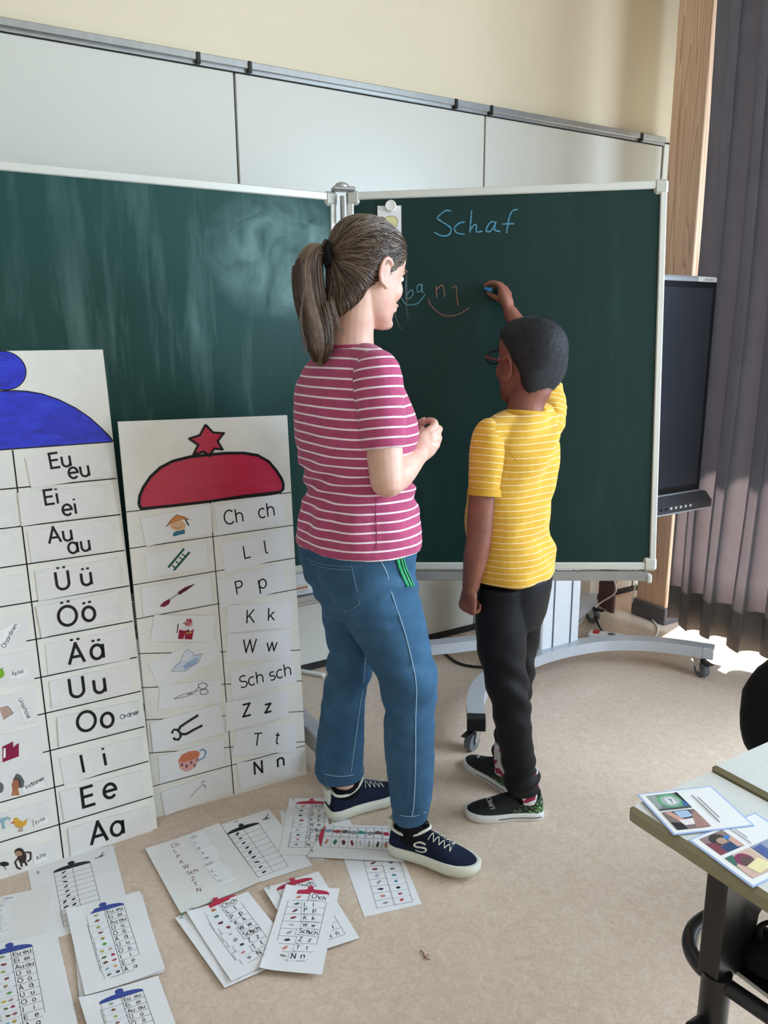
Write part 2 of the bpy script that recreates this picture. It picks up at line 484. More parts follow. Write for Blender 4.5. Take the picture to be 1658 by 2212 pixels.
class MB:
    """collects verts and faces in world coordinates, links them as one mesh object"""
    def __init__(self):
        self.v = []; self.f = []; self.c = []
    def add(self, verts, faces, col=None):
        b = len(self.v)
        self.v.extend(Vector(v) for v in verts)
        self.f.extend([tuple(i+b for i in f) for f in faces])
        self.c.extend([col]*len(faces))
        return self
    def box(self, lo, hi, bev=0.0):
        (x0, y0, z0), (x1, y1, z1) = lo, hi
        return self.obox(Vector(((x0+x1)/2, (y0+y1)/2, (z0+z1)/2)), Vector((1, 0, 0)), Vector((0, 1, 0)), Vector((0, 0, 1)), abs(x1-x0)/2, abs(y1-y0)/2, abs(z1-z0)/2, bev)
    def obox(self, c, ax, ay, az, hx, hy, hz, bev=0.0):
        ax, ay, az = Vector(ax), Vector(ay), Vector(az)
        c = Vector(c)
        bev = min(bev, hx*0.9, hy*0.9, hz*0.9)
        if bev <= 0:
            vs = [c+ax*hx*sx+ay*hy*sy+az*hz*sz for sz in (-1, 1) for sy in (-1, 1) for sx in (-1, 1)]
            self.add(vs, [(0, 2, 3, 1), (4, 5, 7, 6), (0, 1, 5, 4), (2, 6, 7, 3), (0, 4, 6, 2), (1, 3, 7, 5)])
            return self
        vs, idx = [], {}
        for sz in (-1, 1):
            for sy in (-1, 1):
                for sx in (-1, 1):
                    for k in range(3):
                        d = [hx-bev, hy-bev, hz-bev]; d[k] += bev
                        idx[(sx, sy, sz, k)] = len(vs)
                        vs.append(c+ax*d[0]*sx+ay*d[1]*sy+az*d[2]*sz)
        fs = []
        q = [(-1, -1), (1, -1), (1, 1), (-1, 1)]
        for s in (-1, 1):
            fs.append([idx[(s, a, b, 0)] for a, b in q]); fs.append([idx[(a, s, b, 1)] for a, b in q]); fs.append([idx[(a, b, s, 2)] for a, b in q])
        for a in (-1, 1):
            for b in (-1, 1):
                fs.append([idx[(a, b, -1, 0)], idx[(a, b, 1, 0)], idx[(a, b, 1, 1)], idx[(a, b, -1, 1)]])
                fs.append([idx[(a, -1, b, 0)], idx[(a, 1, b, 0)], idx[(a, 1, b, 2)], idx[(a, -1, b, 2)]])
                fs.append([idx[(-1, a, b, 1)], idx[(1, a, b, 1)], idx[(1, a, b, 2)], idx[(-1, a, b, 2)]])
        for sz in (-1, 1):
            for sy in (-1, 1):
                for sx in (-1, 1):
                    fs.append([idx[(sx, sy, sz, k)] for k in range(3)])
        return self.add(vs, fs)
    def loft(self, rings, cap=True):
        n = len(rings[0]); b = len(self.v)
        self.v.extend(Vector(p) for r in rings for p in r)
        fs = []
        for i in range(len(rings)-1):
            for j in range(n):
                k = (j+1) % n
                fs.append((b+i*n+j, b+i*n+k, b+(i+1)*n+k, b+(i+1)*n+j))
        if cap:
            fs.append(tuple(b+j for j in range(n))[::-1])
            fs.append(tuple(b+(len(rings)-1)*n+j for j in range(n)))
        self.f.extend(fs); self.c.extend([None]*len(fs))
        return self
    def tube(self, pts, rad, seg=10, smooth=3, flat=None, up=None):
        """round tube along a smoothed path; rad is one number or one per point, flat squashes it sideways to 'up'"""
        pts = [Vector(p) for p in pts]
        if not isinstance(rad, (list, tuple)):
            rad = [rad]*len(pts)
        P, Rr = catmull(pts, list(rad), smooth)
        frames = transport(P, up)
        rings = []
        for p, r, (a, b) in zip(P, Rr, frames):
            fl = flat or 1.0
            rings.append([p + a*math.cos(2*math.pi*k/seg)*r + b*math.sin(2*math.pi*k/seg)*r*fl for k in range(seg)])
        return self.loft(rings)
    def ball(self, c, rx, ry, rz, ax=(1, 0, 0), ay=(0, 1, 0), az=(0, 0, 1), seg=16, rows=10):
        c = Vector(c); ax, ay, az = Vector(ax), Vector(ay), Vector(az)
        rings = []
        for i in range(rows+1):
            t = math.pi*(i+0.0)/rows
            t = min(max(t, 0.04), math.pi-0.04)
            rings.append([c + ax*rx*math.sin(t)*math.cos(2*math.pi*k/seg) + ay*ry*math.sin(t)*math.sin(2*math.pi*k/seg) - az*rz*math.cos(t) for k in range(seg)])
        return self.loft(rings)
    def cyl(self, p0, p1, r, seg=16, r2=None):
        p0, p1 = Vector(p0), Vector(p1)
        (a, b) = transport([p0, p1])[0]
        r2 = r if r2 is None else r2
        return self.loft([[p + a*rr*math.cos(2*math.pi*k/seg)+b*rr*math.sin(2*math.pi*k/seg) for k in range(seg)] for p, rr in ((p0, r), (p1, r2))])
    def mesh(self, name='m', smooth=False):
        me = mesh_from(name, self.v, self.f, smooth)
        if any(c is not None for c in self.c):
            at = me.color_attributes.new('ink', 'FLOAT_COLOR', 'CORNER')
            data = []
            for p, c in zip(me.polygons, self.c):
                data.extend(list(c or (0, 0, 0, 1))*p.loop_total)
            at.data.foreach_set('color', data)
        return me
    def build(self, name, mat, parent=None, smooth=False, **kw):
        me = self.mesh(name, smooth)
        if smooth == 'auto':
            me.set_sharp_from_angle(angle=math.radians(40))
        return link(name, me, mat, parent, **kw)

def catmull(P, Rr, sub):
    if sub <= 1 or len(P) < 3:
        return list(P), list(Rr)
    out, ro = [], []
    for i in range(len(P)-1):
        p0 = P[i-1] if i > 0 else P[i]*2-P[i+1]
        p1, p2 = P[i], P[i+1]
        p3 = P[i+2] if i+2 < len(P) else P[i+1]*2-P[i]
        r0 = Rr[i-1] if i > 0 else Rr[i]
        r1, r2 = Rr[i], Rr[i+1]
        r3 = Rr[i+2] if i+2 < len(P) else Rr[i+1]
        for s in range(sub):
            t = s/sub
            q = [((2*b) + (c-a)*t + (2*a-5*b+4*c-d)*t*t + (3*b-a-3*c+d)*t**3)*0.5 for a, b, c, d in ((p0, p1, p2, p3), (r0, r1, r2, r3))]
            out.append(q[0]); ro.append(q[1])
    out.append(P[-1]); ro.append(Rr[-1])
    return out, ro

def transport(P, up=None):
    fr = []
    t0 = (P[1]-P[0]).normalized()
    ref = Vector(up) if up is not None else (Vector((0, 0, 1)) if abs(t0.z) < 0.9 else Vector((1, 0, 0)))
    a = (ref - t0*ref.dot(t0)).normalized()
    for i in range(len(P)):
        t = (P[min(i+1, len(P)-1)]-P[max(i-1, 0)])
        t = t.normalized() if t.length > 1e-9 else t0
        a = (a - t*a.dot(t))
        a = a.normalized() if a.length > 1e-6 else Vector((1, 0, 0))
        fr.append((a, t.cross(a)))
    return fr

# ------------------------------------------------------------------ lettering and flat print
def arc(cx, cy, rx, ry, a0, a1, n=14):
    return [(cx+rx*math.cos(math.radians(a0+(a1-a0)*i/n)), cy+ry*math.sin(math.radians(a0+(a1-a0)*i/n))) for i in range(n+1)]
XH = 0.68
def glyphs():
    G = {}
    rx, ry, c = 0.27, 0.34, 0.34
    bowl = arc(0.3, c, rx, ry, 0, 360, 22)
    stem = lambda x, a, b: [(x, a), (x, b)]
    arch = lambda x0, x1: [(x0, 0.40)] + arc((x0+x1)/2, 0.42, (x1-x0)/2, 0.26, 180, 0) + [(x1, 0)]
    dot = lambda x, y: [(x, y-0.055), (x, y+0.055)]
    G['a'] = (0.70, [bowl, stem(0.58, XH, 0)])
    G['b'] = (0.66, [arc(0.34, c, rx, ry, 0, 360, 22), stem(0.06, 1, 0)])
    G['c'] = (0.58, [arc(0.3, c, rx, ry, 48, 312)])
    G['d'] = (0.70, [bowl, stem(0.58, 1, 0)])
    G['e'] = (0.64, [[(0.03, 0.35), (0.57, 0.35)] + arc(0.3, c, rx, ry, 2, 318, 20)])
    G['f'] = (0.42, [[(0.40, 0.95)] + arc(0.31, 0.80, 0.14, 0.17, 70, 180) + [(0.17, 0)], [(0.02, 0.62), (0.36, 0.62)]])
    G['h'] = (0.64, [stem(0.06, 1, 0), arch(0.06, 0.54)])
    G['i'] = (0.22, [stem(0.09, XH, 0), dot(0.09, 0.93)])
    G['k'] = (0.58, [stem(0.06, 1, 0), [(0.50, 0.66), (0.07, 0.28)], [(0.20, 0.40), (0.53, 0)]])
    G['l'] = (0.28, [[(0.08, 1), (0.08, 0.14)] + arc(0.20, 0.13, 0.12, 0.13, 180, 290, 6)])
    G['m'] = (0.98, [stem(0.06, XH, 0), arch(0.06, 0.47), arch(0.47, 0.88)])
    G['n'] = (0.64, [stem(0.06, XH, 0), arch(0.06, 0.54)])
    G['o'] = (0.66, [bowl])
    G['p'] = (0.66, [arc(0.34, c, rx, ry, 0, 360, 22), stem(0.06, XH, -0.36)])
    G['r'] = (0.42, [stem(0.06, XH, 0), [(0.06, 0.42)] + arc(0.26, 0.44, 0.20, 0.22, 170, 70, 8)])
    G['s'] = (0.54, [arc(0.27, 0.51, 0.20, 0.16, 40, 270, 12) + arc(0.27, 0.175, 0.22, 0.175, 90, -140, 12)])
    G['t'] = (0.42, [[(0.17, 0.90), (0.17, 0.16)] + arc(0.30, 0.15, 0.13, 0.14, 180, 285, 6), [(0.02, XH), (0.36, XH)]])
    G['u'] = (0.64, [[(0.06, XH), (0.06, 0.27)] + arc(0.30, 0.27, 0.24, 0.26, 180, 360), stem(0.54, XH, 0)])
    G['v'] = (0.56, [[(0.02, XH), (0.27, 0), (0.52, XH)]])
    G['w'] = (0.86, [[(0.03, XH), (0.22, 0.02), (0.42, XH), (0.61, 0.02), (0.82, XH)]])
    G['x'] = (0.54, [[(0.03, XH), (0.50, 0)], [(0.50, XH), (0.03, 0)]])
    G['z'] = (0.56, [[(0.05, 0.65), (0.48, 0.65), (0.04, 0.03), (0.52, 0.03)]])
    G['A'] = (0.80, [[(0.02, 0), (0.38, 1), (0.74, 0)], [(0.15, 0.34), (0.61, 0.34)]])
    G['C'] = (0.78, [arc(0.42, 0.5, 0.38, 0.5, 45, 315, 18)])
    G['E'] = (0.66, [[(0.60, 0.96), (0.08, 0.96), (0.08, 0.04), (0.62, 0.04)], [(0.08, 0.52), (0.56, 0.52)]])
    G['F'] = (0.60, [[(0.57, 0.96), (0.08, 0.96), (0.08, 0)], [(0.08, 0.52), (0.50, 0.52)]])
    G['I'] = (0.26, [stem(0.11, 1, 0)])
    G['K'] = (0.68, [stem(0.08, 1, 0), [(0.60, 1), (0.09, 0.42)], [(0.24, 0.58), (0.64, 0)]])
    G['L'] = (0.58, [[(0.08, 1), (0.08, 0.04), (0.54, 0.04)]])
    G['M'] = (0.86, [[(0.07, 0), (0.09, 0.98), (0.42, 0.25), (0.75, 0.98), (0.78, 0)]])
    G['N'] = (0.76, [[(0.08, 0), (0.08, 0.98), (0.66, 0.02), (0.66, 1)]])
    G['O'] = (0.94, [arc(0.46, 0.5, 0.42, 0.48, 0, 360, 26)])
    G['P'] = (0.64, [[(0.08, 0), (0.08, 0.96), (0.32, 0.96)] + arc(0.34, 0.72, 0.23, 0.24, 90, -90, 10) + [(0.08, 0.48)]])
    G['R'] = (0.68, [[(0.08, 0), (0.08, 0.96), (0.32, 0.96)] + arc(0.34, 0.73, 0.22, 0.23, 90, -90, 10) + [(0.08, 0.5)], [(0.34, 0.5), (0.62, 0)]])
    G['S'] = (0.66, [arc(0.33, 0.735, 0.26, 0.235, 35, 270, 14) + arc(0.33, 0.26, 0.28, 0.24, 90, -145, 14)])
    G['T'] = (0.66, [[(0.02, 0.96), (0.64, 0.96)], stem(0.33, 0.96, 0)])
    G['U'] = (0.78, [[(0.07, 1), (0.07, 0.34)] + arc(0.38, 0.34, 0.31, 0.32, 180, 360) + [(0.69, 1)]])
    G['W'] = (1.04, [[(0.03, 1), (0.27, 0.02), (0.51, 0.96), (0.76, 0.02), (1.0, 1)]])
    G['X'] = (0.72, [[(0.04, 1), (0.66, 0)], [(0.66, 1), (0.04, 0)]])
    G['Z'] = (0.70, [[(0.06, 0.96), (0.60, 0.96), (0.05, 0.04), (0.64, 0.04)]])
    for u, b, w in (('ä', 'a', 0.3), ('ö', 'o', 0.3), ('ü', 'u', 0.3)):
        G[u] = (G[b][0], G[b][1] + [dot(w-0.13, 0.90), dot(w+0.13, 0.90)])
    for u, b, w in (('Ä', 'A', 0.38), ('Ö', 'O', 0.46), ('Ü', 'U', 0.38)):
        G[u] = (G[b][0], G[b][1] + [dot(w-0.15, 1.2), dot(w+0.15, 1.2)])
    G['1'] = (0.4, [[(0.05, 0.72), (0.25, 1), (0.25, 0)]])
    G['2'] = (0.6, [arc(0.28, 0.74, 0.24, 0.25, 160, -40, 10) + [(0.04, 0.03), (0.56, 0.03)]])
    G['3'] = (0.6, [arc(0.26, 0.76, 0.22, 0.23, 150, -90, 10) + arc(0.26, 0.27, 0.25, 0.26, 90, -150, 10)])
    G['4'] = (0.6, [[(0.42, 0), (0.42, 1), (0.04, 0.32), (0.58, 0.32)]])
    G['5'] = (0.6, [[(0.52, 0.98), (0.12, 0.98), (0.08, 0.56)] + arc(0.28, 0.33, 0.25, 0.31, 130, -140, 12)])
    G[' '] = (0.45, [])
    return G
GL = glyphs()
BLACK = lin('#161416')

class Print:
    """flat print collected in (u,v) of a surface; put(u,v,level) gives its place in the room"""
    def __init__(self, put):
        self.put = put; self.mb = MB(); self.lv = 0
    def poly(self, pts, col, lv=0):
        if isinstance(col, str): col = lin(col)
        self.mb.add([self.put(u, v, lv) for u, v in pts], [tuple(range(len(pts)))], col)
        return self
    def ell(self, u, v, ru, rv, col, lv=0, n=18, rot=0.0):
        c, s = math.cos(rot), math.sin(rot)
        return self.poly([(u+ru*math.cos(a)*c-rv*math.sin(a)*s, v+ru*math.cos(a)*s+rv*math.sin(a)*c) for a in [2*math.pi*k/n for k in range(n)]], col, lv)
    def line(self, pts, w, col, lv=0):
        if isinstance(col, str): col = lin(col)
        pts = [Vector((p[0], p[1])) for p in pts]
        pts = [p for i, p in enumerate(pts) if i == 0 or (p-pts[i-1]).length > 1e-7]
        if len(pts) < 2: return self
        for i in range(1, len(pts)-1):
            d1, d2 = (pts[i]-pts[i-1]).normalized(), (pts[i+1]-pts[i]).normalized()
            if d1.dot(d2) < 0.55:
                e = w*0.42
                self.line([tuple(p) for p in pts[:i]]+[tuple(pts[i]+d1*e)], w, col, lv)
                return self.line([tuple(pts[i]-d2*e)]+[tuple(p) for p in pts[i+1:]], w, col, lv+0.00004)
        closed = (pts[0]-pts[-1]).length < 1e-6 and len(pts) > 3
        L, n = [], len(pts)
        for i, p in enumerate(pts):
            a = pts[i-1] if i > 0 else (pts[-2] if closed else None)
            b = pts[i+1] if i < n-1 else (pts[1] if closed else None)
            d1 = (p-a).normalized() if a is not None else None
            d2 = (b-p).normalized() if b is not None else None
            d1 = d1 or d2; d2 = d2 or d1
            n1, n2 = Vector((-d1.y, d1.x)), Vector((-d2.y, d2.x))
            m = n1+n2
            m = n1 if m.length < 0.2 else m/ max(0.5, m.length**2/2)
            L.append((p+m*w/2, p-m*w/2))
        vs = [self.put(q[0], q[1], lv) for pr in L for q in pr]
        self.mb.add(vs, [(2*i, 2*i+1, 2*i+3, 2*i+2) for i in range(n-1)], col)
        return self
    def text(self, s, u, v, h, w=0.13, col=BLACK, lv=0, ang=0.0, sx=1.0, space=0.0):
        x = 0.0
        ca, sa = math.cos(ang), math.sin(ang)
        for ch in s:
            adv, st = GL[ch]
            for pl in st:
                q = [((x+a*sx)*h, b*h) for a, b in pl]
                self.line([(u+a*ca-b*sa, v+a*sa+b*ca) for a, b in q], w*h, col, lv)
            x += adv*sx+0.06+space
        return self
    def build(self, name, parent, mat='ink', **kw):
        if self.mb.f:
            return self.mb.build(name, mat, parent, **kw)

class Plane:
    """a flat face in the room: origin, two axes in metres, outward normal"""
    def __init__(self, o, a, b, n=None):
        self.o = Vector(o); self.a = Vector(a).normalized(); self.b = Vector(b).normalized()
        self.n = Vector(n).normalized() if n is not None else self.a.cross(self.b).normalized()
    def put(self, u, v, h=0.0):
        return self.o + self.a*u + self.b*v + self.n*h
    def px(self, x, y):
        p = on_plane(x, y, self.o, self.n) - self.o
        # solve in a possibly skewed frame
        aa, ab, bb = self.a.dot(self.a), self.a.dot(self.b), self.b.dot(self.b)
        pa, pb = p.dot(self.a), p.dot(self.b)
        det = aa*bb-ab*ab
        return ((pa*bb-pb*ab)/det, (pb*aa-pa*ab)/det)

def slab(plane, quad, h0, h1, lift=None):
    """thin sheet with the outline quad (u,v) between two heights above the plane"""
    mb = MB()
    n = len(quad)
    lift = lift or [0]*n
    vs = [plane.put(u, v, h0) for (u, v) in quad] + [plane.put(u, v, h1+l) for (u, v), l in zip(quad, lift)]
    fs = [tuple(range(n))[::-1], tuple(range(n, 2*n))] + [(i, (i+1) % n, n+(i+1) % n, n+i) for i in range(n)]
    return mb.add(vs, fs)
M['dark_wood'] = simple('dark_red_wood', '#5c3c38', 0.6, var=0.2, scale=12, stretch=(6, 6, 0.6))

# ------------------------------------------------------------------ the room
WY = 2.86                      # face of the back wall's white panels
RX = 3.60                      # inner face of the window wall
X0, Y0, ZC = -2.6, -3.5, 3.25
def struct(mb, name, mat, parent=None, **kw):
    return mb.build(name, mat, parent, kind=None if parent else 'structure', **kw)
struct(MB().box((X0-0.2, Y0-0.2, -0.12), (RX+0.2, WY+0.3, 0.0)), 'floor', 'floor')
struct(MB().box((X0-0.2, Y0-0.2, ZC), (RX+0.2, WY+0.3, ZC+0.15)), 'ceiling', 'ceil')
wall_back = struct(MB().box((X0, WY+0.03, 0), (RX, WY+0.2, ZC)), 'wall_back', 'wall')
struct(MB().box((X0-0.15, Y0, 0), (X0, WY+0.2, ZC)), 'wall_left', 'wallw')
struct(MB().box((X0-0.15, Y0-0.15, 0), (RX, Y0, ZC)), 'wall_rear', 'wallw')
# window wall with a low glazed bay beside the pillar and a row of windows nearer the viewer
WIN = [(-2.3, 1.05, 0.85, 2.7), (1.25, 2.80, 0.06, 2.75)]
wr = MB()
T = 0.14
wr.box((RX, Y0, 0), (RX+T, -2.3, ZC)); wr.box((RX, 1.05, 0), (RX+T, 1.25, ZC)); wr.box((RX, 2.80, 0), (RX+T, WY+0.2, ZC))
wr.box((RX, -2.3, 0), (RX+T, 1.05, 0.85)); wr.box((RX, -2.3, 2.7), (RX+T, 1.05, ZC))
wr.box((RX, 1.25, 0), (RX+T, 2.80, 0.06)); wr.box((RX, 1.25, 2.75), (RX+T, 2.80, ZC))
struct(wr, 'wall_right', 'wallw')
for i, (ya, yb, za, zb) in enumerate(WIN):
    w = thing('window_%d' % (i+1), None, None, (RX+0.07, ya, za)); w['kind'] = 'structure'
    fr = MB()
    for y in (ya+0.03, yb-0.03) + (() if i else ((ya*2+yb)/3, (ya+yb*2)/3)):
        fr.box((RX+0.04, y-0.03, za), (RX+0.10, y+0.03, zb), 0.004)
    for z in (za+0.03, zb-0.03) + ((0.30,) if i else ()):
        fr.box((RX+0.045, ya, z-0.03), (RX+0.095, yb, z+0.03), 0.004)
    fr.build('frame', 'white_metal', w)
    MB().box((RX+0.066, ya+0.04, za+0.04), (RX+0.072, yb-0.04, zb-0.04)).build('pane', 'window_glass', w)
struct(MB().box((RX+0.15, -6, 2.62), (RX+2.0, 6, 2.75), 0.01), 'added_sun_blocker', 'wallw')  # unseen slab added outside to keep sun off the upper curtain and room
struct(MB().box((RX+0.2, -12, -0.35), (RX+24, 14, -0.2)), 'ground_outside', simple('outdoor_paving', '#a9a9a6', 0.9, var=0.1, scale=3))

# white panels below the rail, set apart by open joints
xs = [-2.26, -1.14, -0.016, 1.108, 2.232, 3.352]
for a, b in zip(xs[:-1], xs[1:]):
    MB().box((a+0.004, WY, 0.03), (b-0.004, WY+0.022, 2.332), 0.002).build('panel', 'panel', wall_back)
MB().box((xs[0], WY+0.018, 0.0), (3.45, WY+0.029, 2.36)).build('panel_backing', 'dark', wall_back)
MB().box((3.356, WY-0.006, 0.03), (3.43, WY+0.022, 2.345), 0.002).build('end_panel', 'panel', wall_back)
rail = thing('trim_1', None, None, (0.5, WY, 2.35)); rail['kind'] = 'structure'
rm = MB().box((xs[0], WY-0.018, 2.346), (3.352, WY+0.03, 2.372), 0.003)
rm.box((xs[0], WY-0.004, 2.336), (3.352, WY+0.03, 2.346))
rm.build('rail_profile', 'alu', rail)
for px in (430, 541, 985, 1061, 1385):
    p = on_plane(px, 120+0.175*px-40, (0, WY-0.02, 0), (0, 1, 0))
    MB().box((p.x-0.007, WY-0.024, 2.334), (p.x+0.007, WY, 2.372), 0.002).build('rail_clip', 'black', rail)
struct(MB().box((xs[0], WY-0.004, 0), (3.45, WY+0.02, 0.028)), 'baseboard_back', 'dark')

# timber pillar in front of the window wall, grey skirting round its foot
PXF = 3.085
pyb = on_plane(1452, 200, (PXF, 0, 0), (1, 0, 0)).y
pya = on_plane(1526, 200, (PXF, 0, 0), (1, 0, 0)).y
pil = thing('pillar', None, None, (PXF+0.15, (pya+pyb)/2, 0)); pil['kind'] = 'structure'
MB().box((PXF, pya, 0), (PXF+0.26, pyb, ZC), 0.004).build('timber_post', 'wood', pil)
MB().box((PXF-0.016, pya-0.016, 0), (PXF+0.276, pyb+0.016, 0.085), 0.004).build('skirting', 'skirt_grey', pil)

# ------------------------------------------------------------------ curtains
def curtain(y0, y1, x, z0, z1, hem, amp, waves, seed, name, label, mats, rail_=True):
    rnd = random.Random(seed)
    n = waves*16
    ph = [rnd.uniform(0.55, 1.45) for _ in range(waves+1)]
    cum = [0.0]
    for k in range(n):
        cum.append(cum[-1] + ph[k*waves//n])
    tot = cum[-1]
    am = [rnd.uniform(0.7, 1.15) for _ in range(waves+2)]
    def pt(k, z):
        t = cum[k]/tot
        w = t*waves
        i = int(w); a = am[i]*(1-(w-i)) + am[i+1]*(w-i)
        s = math.sin(2*math.pi*w)
        s = math.copysign(abs(s)**0.75, s)
        g = (z-z0)/(z1-z0)
        y = y1 + (y0-y1)*t + 0.022*math.cos(4*math.pi*w)*(1-g*0.3)
        return Vector((x + amp*a*s*(1-0.25*g) + 0.014*math.sin(w*2.1+z*1.7), y + 0.012*math.sin(z*2.2+w), z + (0.012*math.sin(w*3.3+1)*(1-g) if z < z0+0.01 else 0)))
    t = thing(name, label, 'curtain', (x, (y0+y1)/2, z0))
    zs = [z0+hem+(z1-z0-hem)*i/22 for i in range(23)]
    for nm, zz, mt, off in (('drape', zs, mats[0], 0.0), ('hem', [z0, z0+hem*0.5, z0+hem], mats[1], 0.0)):
        vs = [pt(k, z) for z in zz for k in range(n+1)]
        fs = [(i*(n+1)+k, i*(n+1)+k+1, (i+1)*(n+1)+k+1, (i+1)*(n+1)+k) for i in range(len(zz)-1) for k in range(n)]
        mb = MB().add(vs, fs)
        o = mb.build(nm, mt, t, smooth=True)
        md = o.modifiers.new('thickness', 'SOLIDIFY'); md.thickness = 0.002 if nm == 'drape' else 0.004; md.offset = 0
    if rail_:
        MB().box((x-0.02, y0-0.05, z1-0.005), (x+0.02, y1+0.02, ZC), 0.003).build('curtain_rail', 'alu', t)
    return t
curtain(1.22, 2.30, 2.985, 0.075, 3.20, 0.17, 0.045, 8, 3, 'curtain', 'tall grey pleated curtain with darker hem hanging beside the wooden pillar', ('curtain', 'curtain_hem'))
rdb = thing('wooden_board', 'dark reddish boards standing upright between wall panels and wooden pillar', 'board', (3.03, 2.74, 0))
for k, (xx_, yy_) in enumerate(((2.985, 2.66), (3.000, 2.705), (3.012, 2.75))):
    MB().box((xx_, yy_, 0.0), (xx_+0.016, yy_+0.042, 0.95-0.04*k), 0.002).build('slat', M['dark_wood'], rdb)

# ------------------------------------------------------------------ chalkboard on a rolling stand
HB = Vector((0.040, 0.087, 0.995)).normalized()            # the boards lean a little: their feet come forward
HT = Vector((1.237, 2.300, 1.864))
RA = Vector((0.815, -0.579, 0.018)).normalized()
leafR = Plane(HT - HB*1.212, RA, HB, RA.cross(HB))          # u along the leaf, v upwards from its foot
leafR.n = RA.cross(HB).normalized()
if leafR.n.dot(Vector((-0.5, -0.85, 0))) < 0: leafR.n = -leafR.n
LA = Vector((-1, 0, 0))
HL = Vector((0.040, 0.045, 0.995)).normalized()
leafL = Plane(HT+Vector((0, 0.022, 0)) - HL*1.212, LA, HL, Vector((0, -1, 0.045)))
board = thing('chalkboard', 'green folding chalkboard with aluminium frames behind the teacher', 'chalkboard', (0.6, 2.5, 0))
CHH = 1.212
def leaf(pl, wid, mat, off):
    mb = MB()
    mb.obox(pl.put(off+wid/2, CHH/2, -0.011), pl.a, pl.b, pl.n, wid/2-0.012, CHH/2-0.012, 0.009)
    o = mb.build('board_leaf', mat, board)
    for v in (0.012, CHH-0.012):
        MB().obox(pl.put(off+wid/2, v, -0.011), pl.a, pl.b, pl.n, wid/2, 0.012, 0.014, 0.003).build('frame_rail', 'alu_white', o)
    for u in (off+0.010, off+wid-0.010):
        MB().obox(pl.put(u, CHH/2, -0.011), pl.a, pl.b, pl.n, 0.010, CHH/2, 0.0145, 0.003).build('frame_rail', 'alu_white', o)
    for u, su in ((off+0.018, 1), (off+wid-0.018, -1)):
        for v in (0.018, CHH-0.018):
            c = MB().obox(pl.put(u, v, -0.011), pl.a, pl.b, pl.n, 0.022, 0.0225, 0.0165, 0.008)
            c.build('frame_corner', 'corner', o)
    return o
lr = leaf(leafR, 0.985, 'slate_right', 0.012)
ll = leaf(leafL, 2.0, 'slate_left_lit', 0.014)
for v in (0.05, 0.6, 1.16):
    MB().cyl(HT-HB*(CHH-v)+HB*-0.04-Vector((0, 0.0, 0)), HT-HB*(CHH-v)+HB*0.04, 0.011).build('hinge_pin', 'alu', board, smooth='auto')
hc = MB().obox(HT+HB*0.010, Vector((1, -0.25, 0)).normalized(), Vector((0.25, 1, 0)).normalized(), Vector((0, 0, 1)), 0.036, 0.02, 0.007, 0.004)
hc.ball(HT+HB*0.018+Vector((-0.006, -0.004, 0)), 0.024, 0.017, 0.012)
hc.build('hinge_cap', 'alu', board, smooth='auto')
# lower rail under the right leaf and chalk tray under the left leaf
mb = MB().obox(leafR.put(0.50, -0.022, -0.012), leafR.a, leafR.b, leafR.n, 0.475, 0.016, 0.012, 0.003)
mb.build('lower_rail', 'alu', board)
MB().obox(leafR.put(0.978, -0.030, -0.010), leafR.a, leafR.b, leafR.n, 0.009, 0.016, 0.014, 0.005).build('rail_end', 'corner', board)
for dz, hh, th, pn in ((-0.040, 0.036, 0.010, 'tray_back'), (-0.088, 0.010, 0.024, 'tray_shelf'), (-0.100, 0.006, 0.028, 'tray_lip')):
    MB().obox(leafL.put(0.72, dz, th*0.5), leafL.a, leafL.b, leafL.n, 0.68, hh, th, 0.003).build(pn, 'white_metal' if pn == 'tray_back' else 'alu', board)
MB().obox(leafL.put(0.165, -0.050, 0.017), leafL.a, leafL.b, leafL.n, 0.033, 0.011, 0.002, 0.001).build('label_holder', 'alu_white', board)
MB().obox(leafL.put(0.160, -0.049, 0.0195), leafL.a, leafL.b, leafL.n, 0.022, 0.003, 0.001).build('label_strip', simple('orange_label', '#b07a5a', 0.6, var=0.1), board)
# stand: foot bars with castors, posts behind the left leaf
for X in (1.038, -0.60):
    MB().box((X-0.030, 1.98, 0.055), (X+0.030, 2.74, 0.120), 0.004).build('foot_bar', 'silver', board)
    MB().box((X-0.028, 2.56, 0.118), (X+0.028, 2.63, 1.70), 0.004).build('post', 'silver', board)
    for z in (0.95, 1.45):
        yb = 2.322-(1.864-z)*0.0452+0.034
        MB().box((X-0.02, yb-0.008, z-0.03), (X+0.02, 2.57, z+0.03), 0.003).build('bracket', 'silver', board)
    for Y in (2.02, 2.70):
        f = MB().box((X-0.020, Y-0.016, 0.045), (X+0.020, Y+0.016, 0.058), 0.002)
        f.cyl((X-0.013, Y, 0.026), (X+0.013, Y, 0.026), 0.026)
        f.build('castor', 'black', board, smooth='auto')
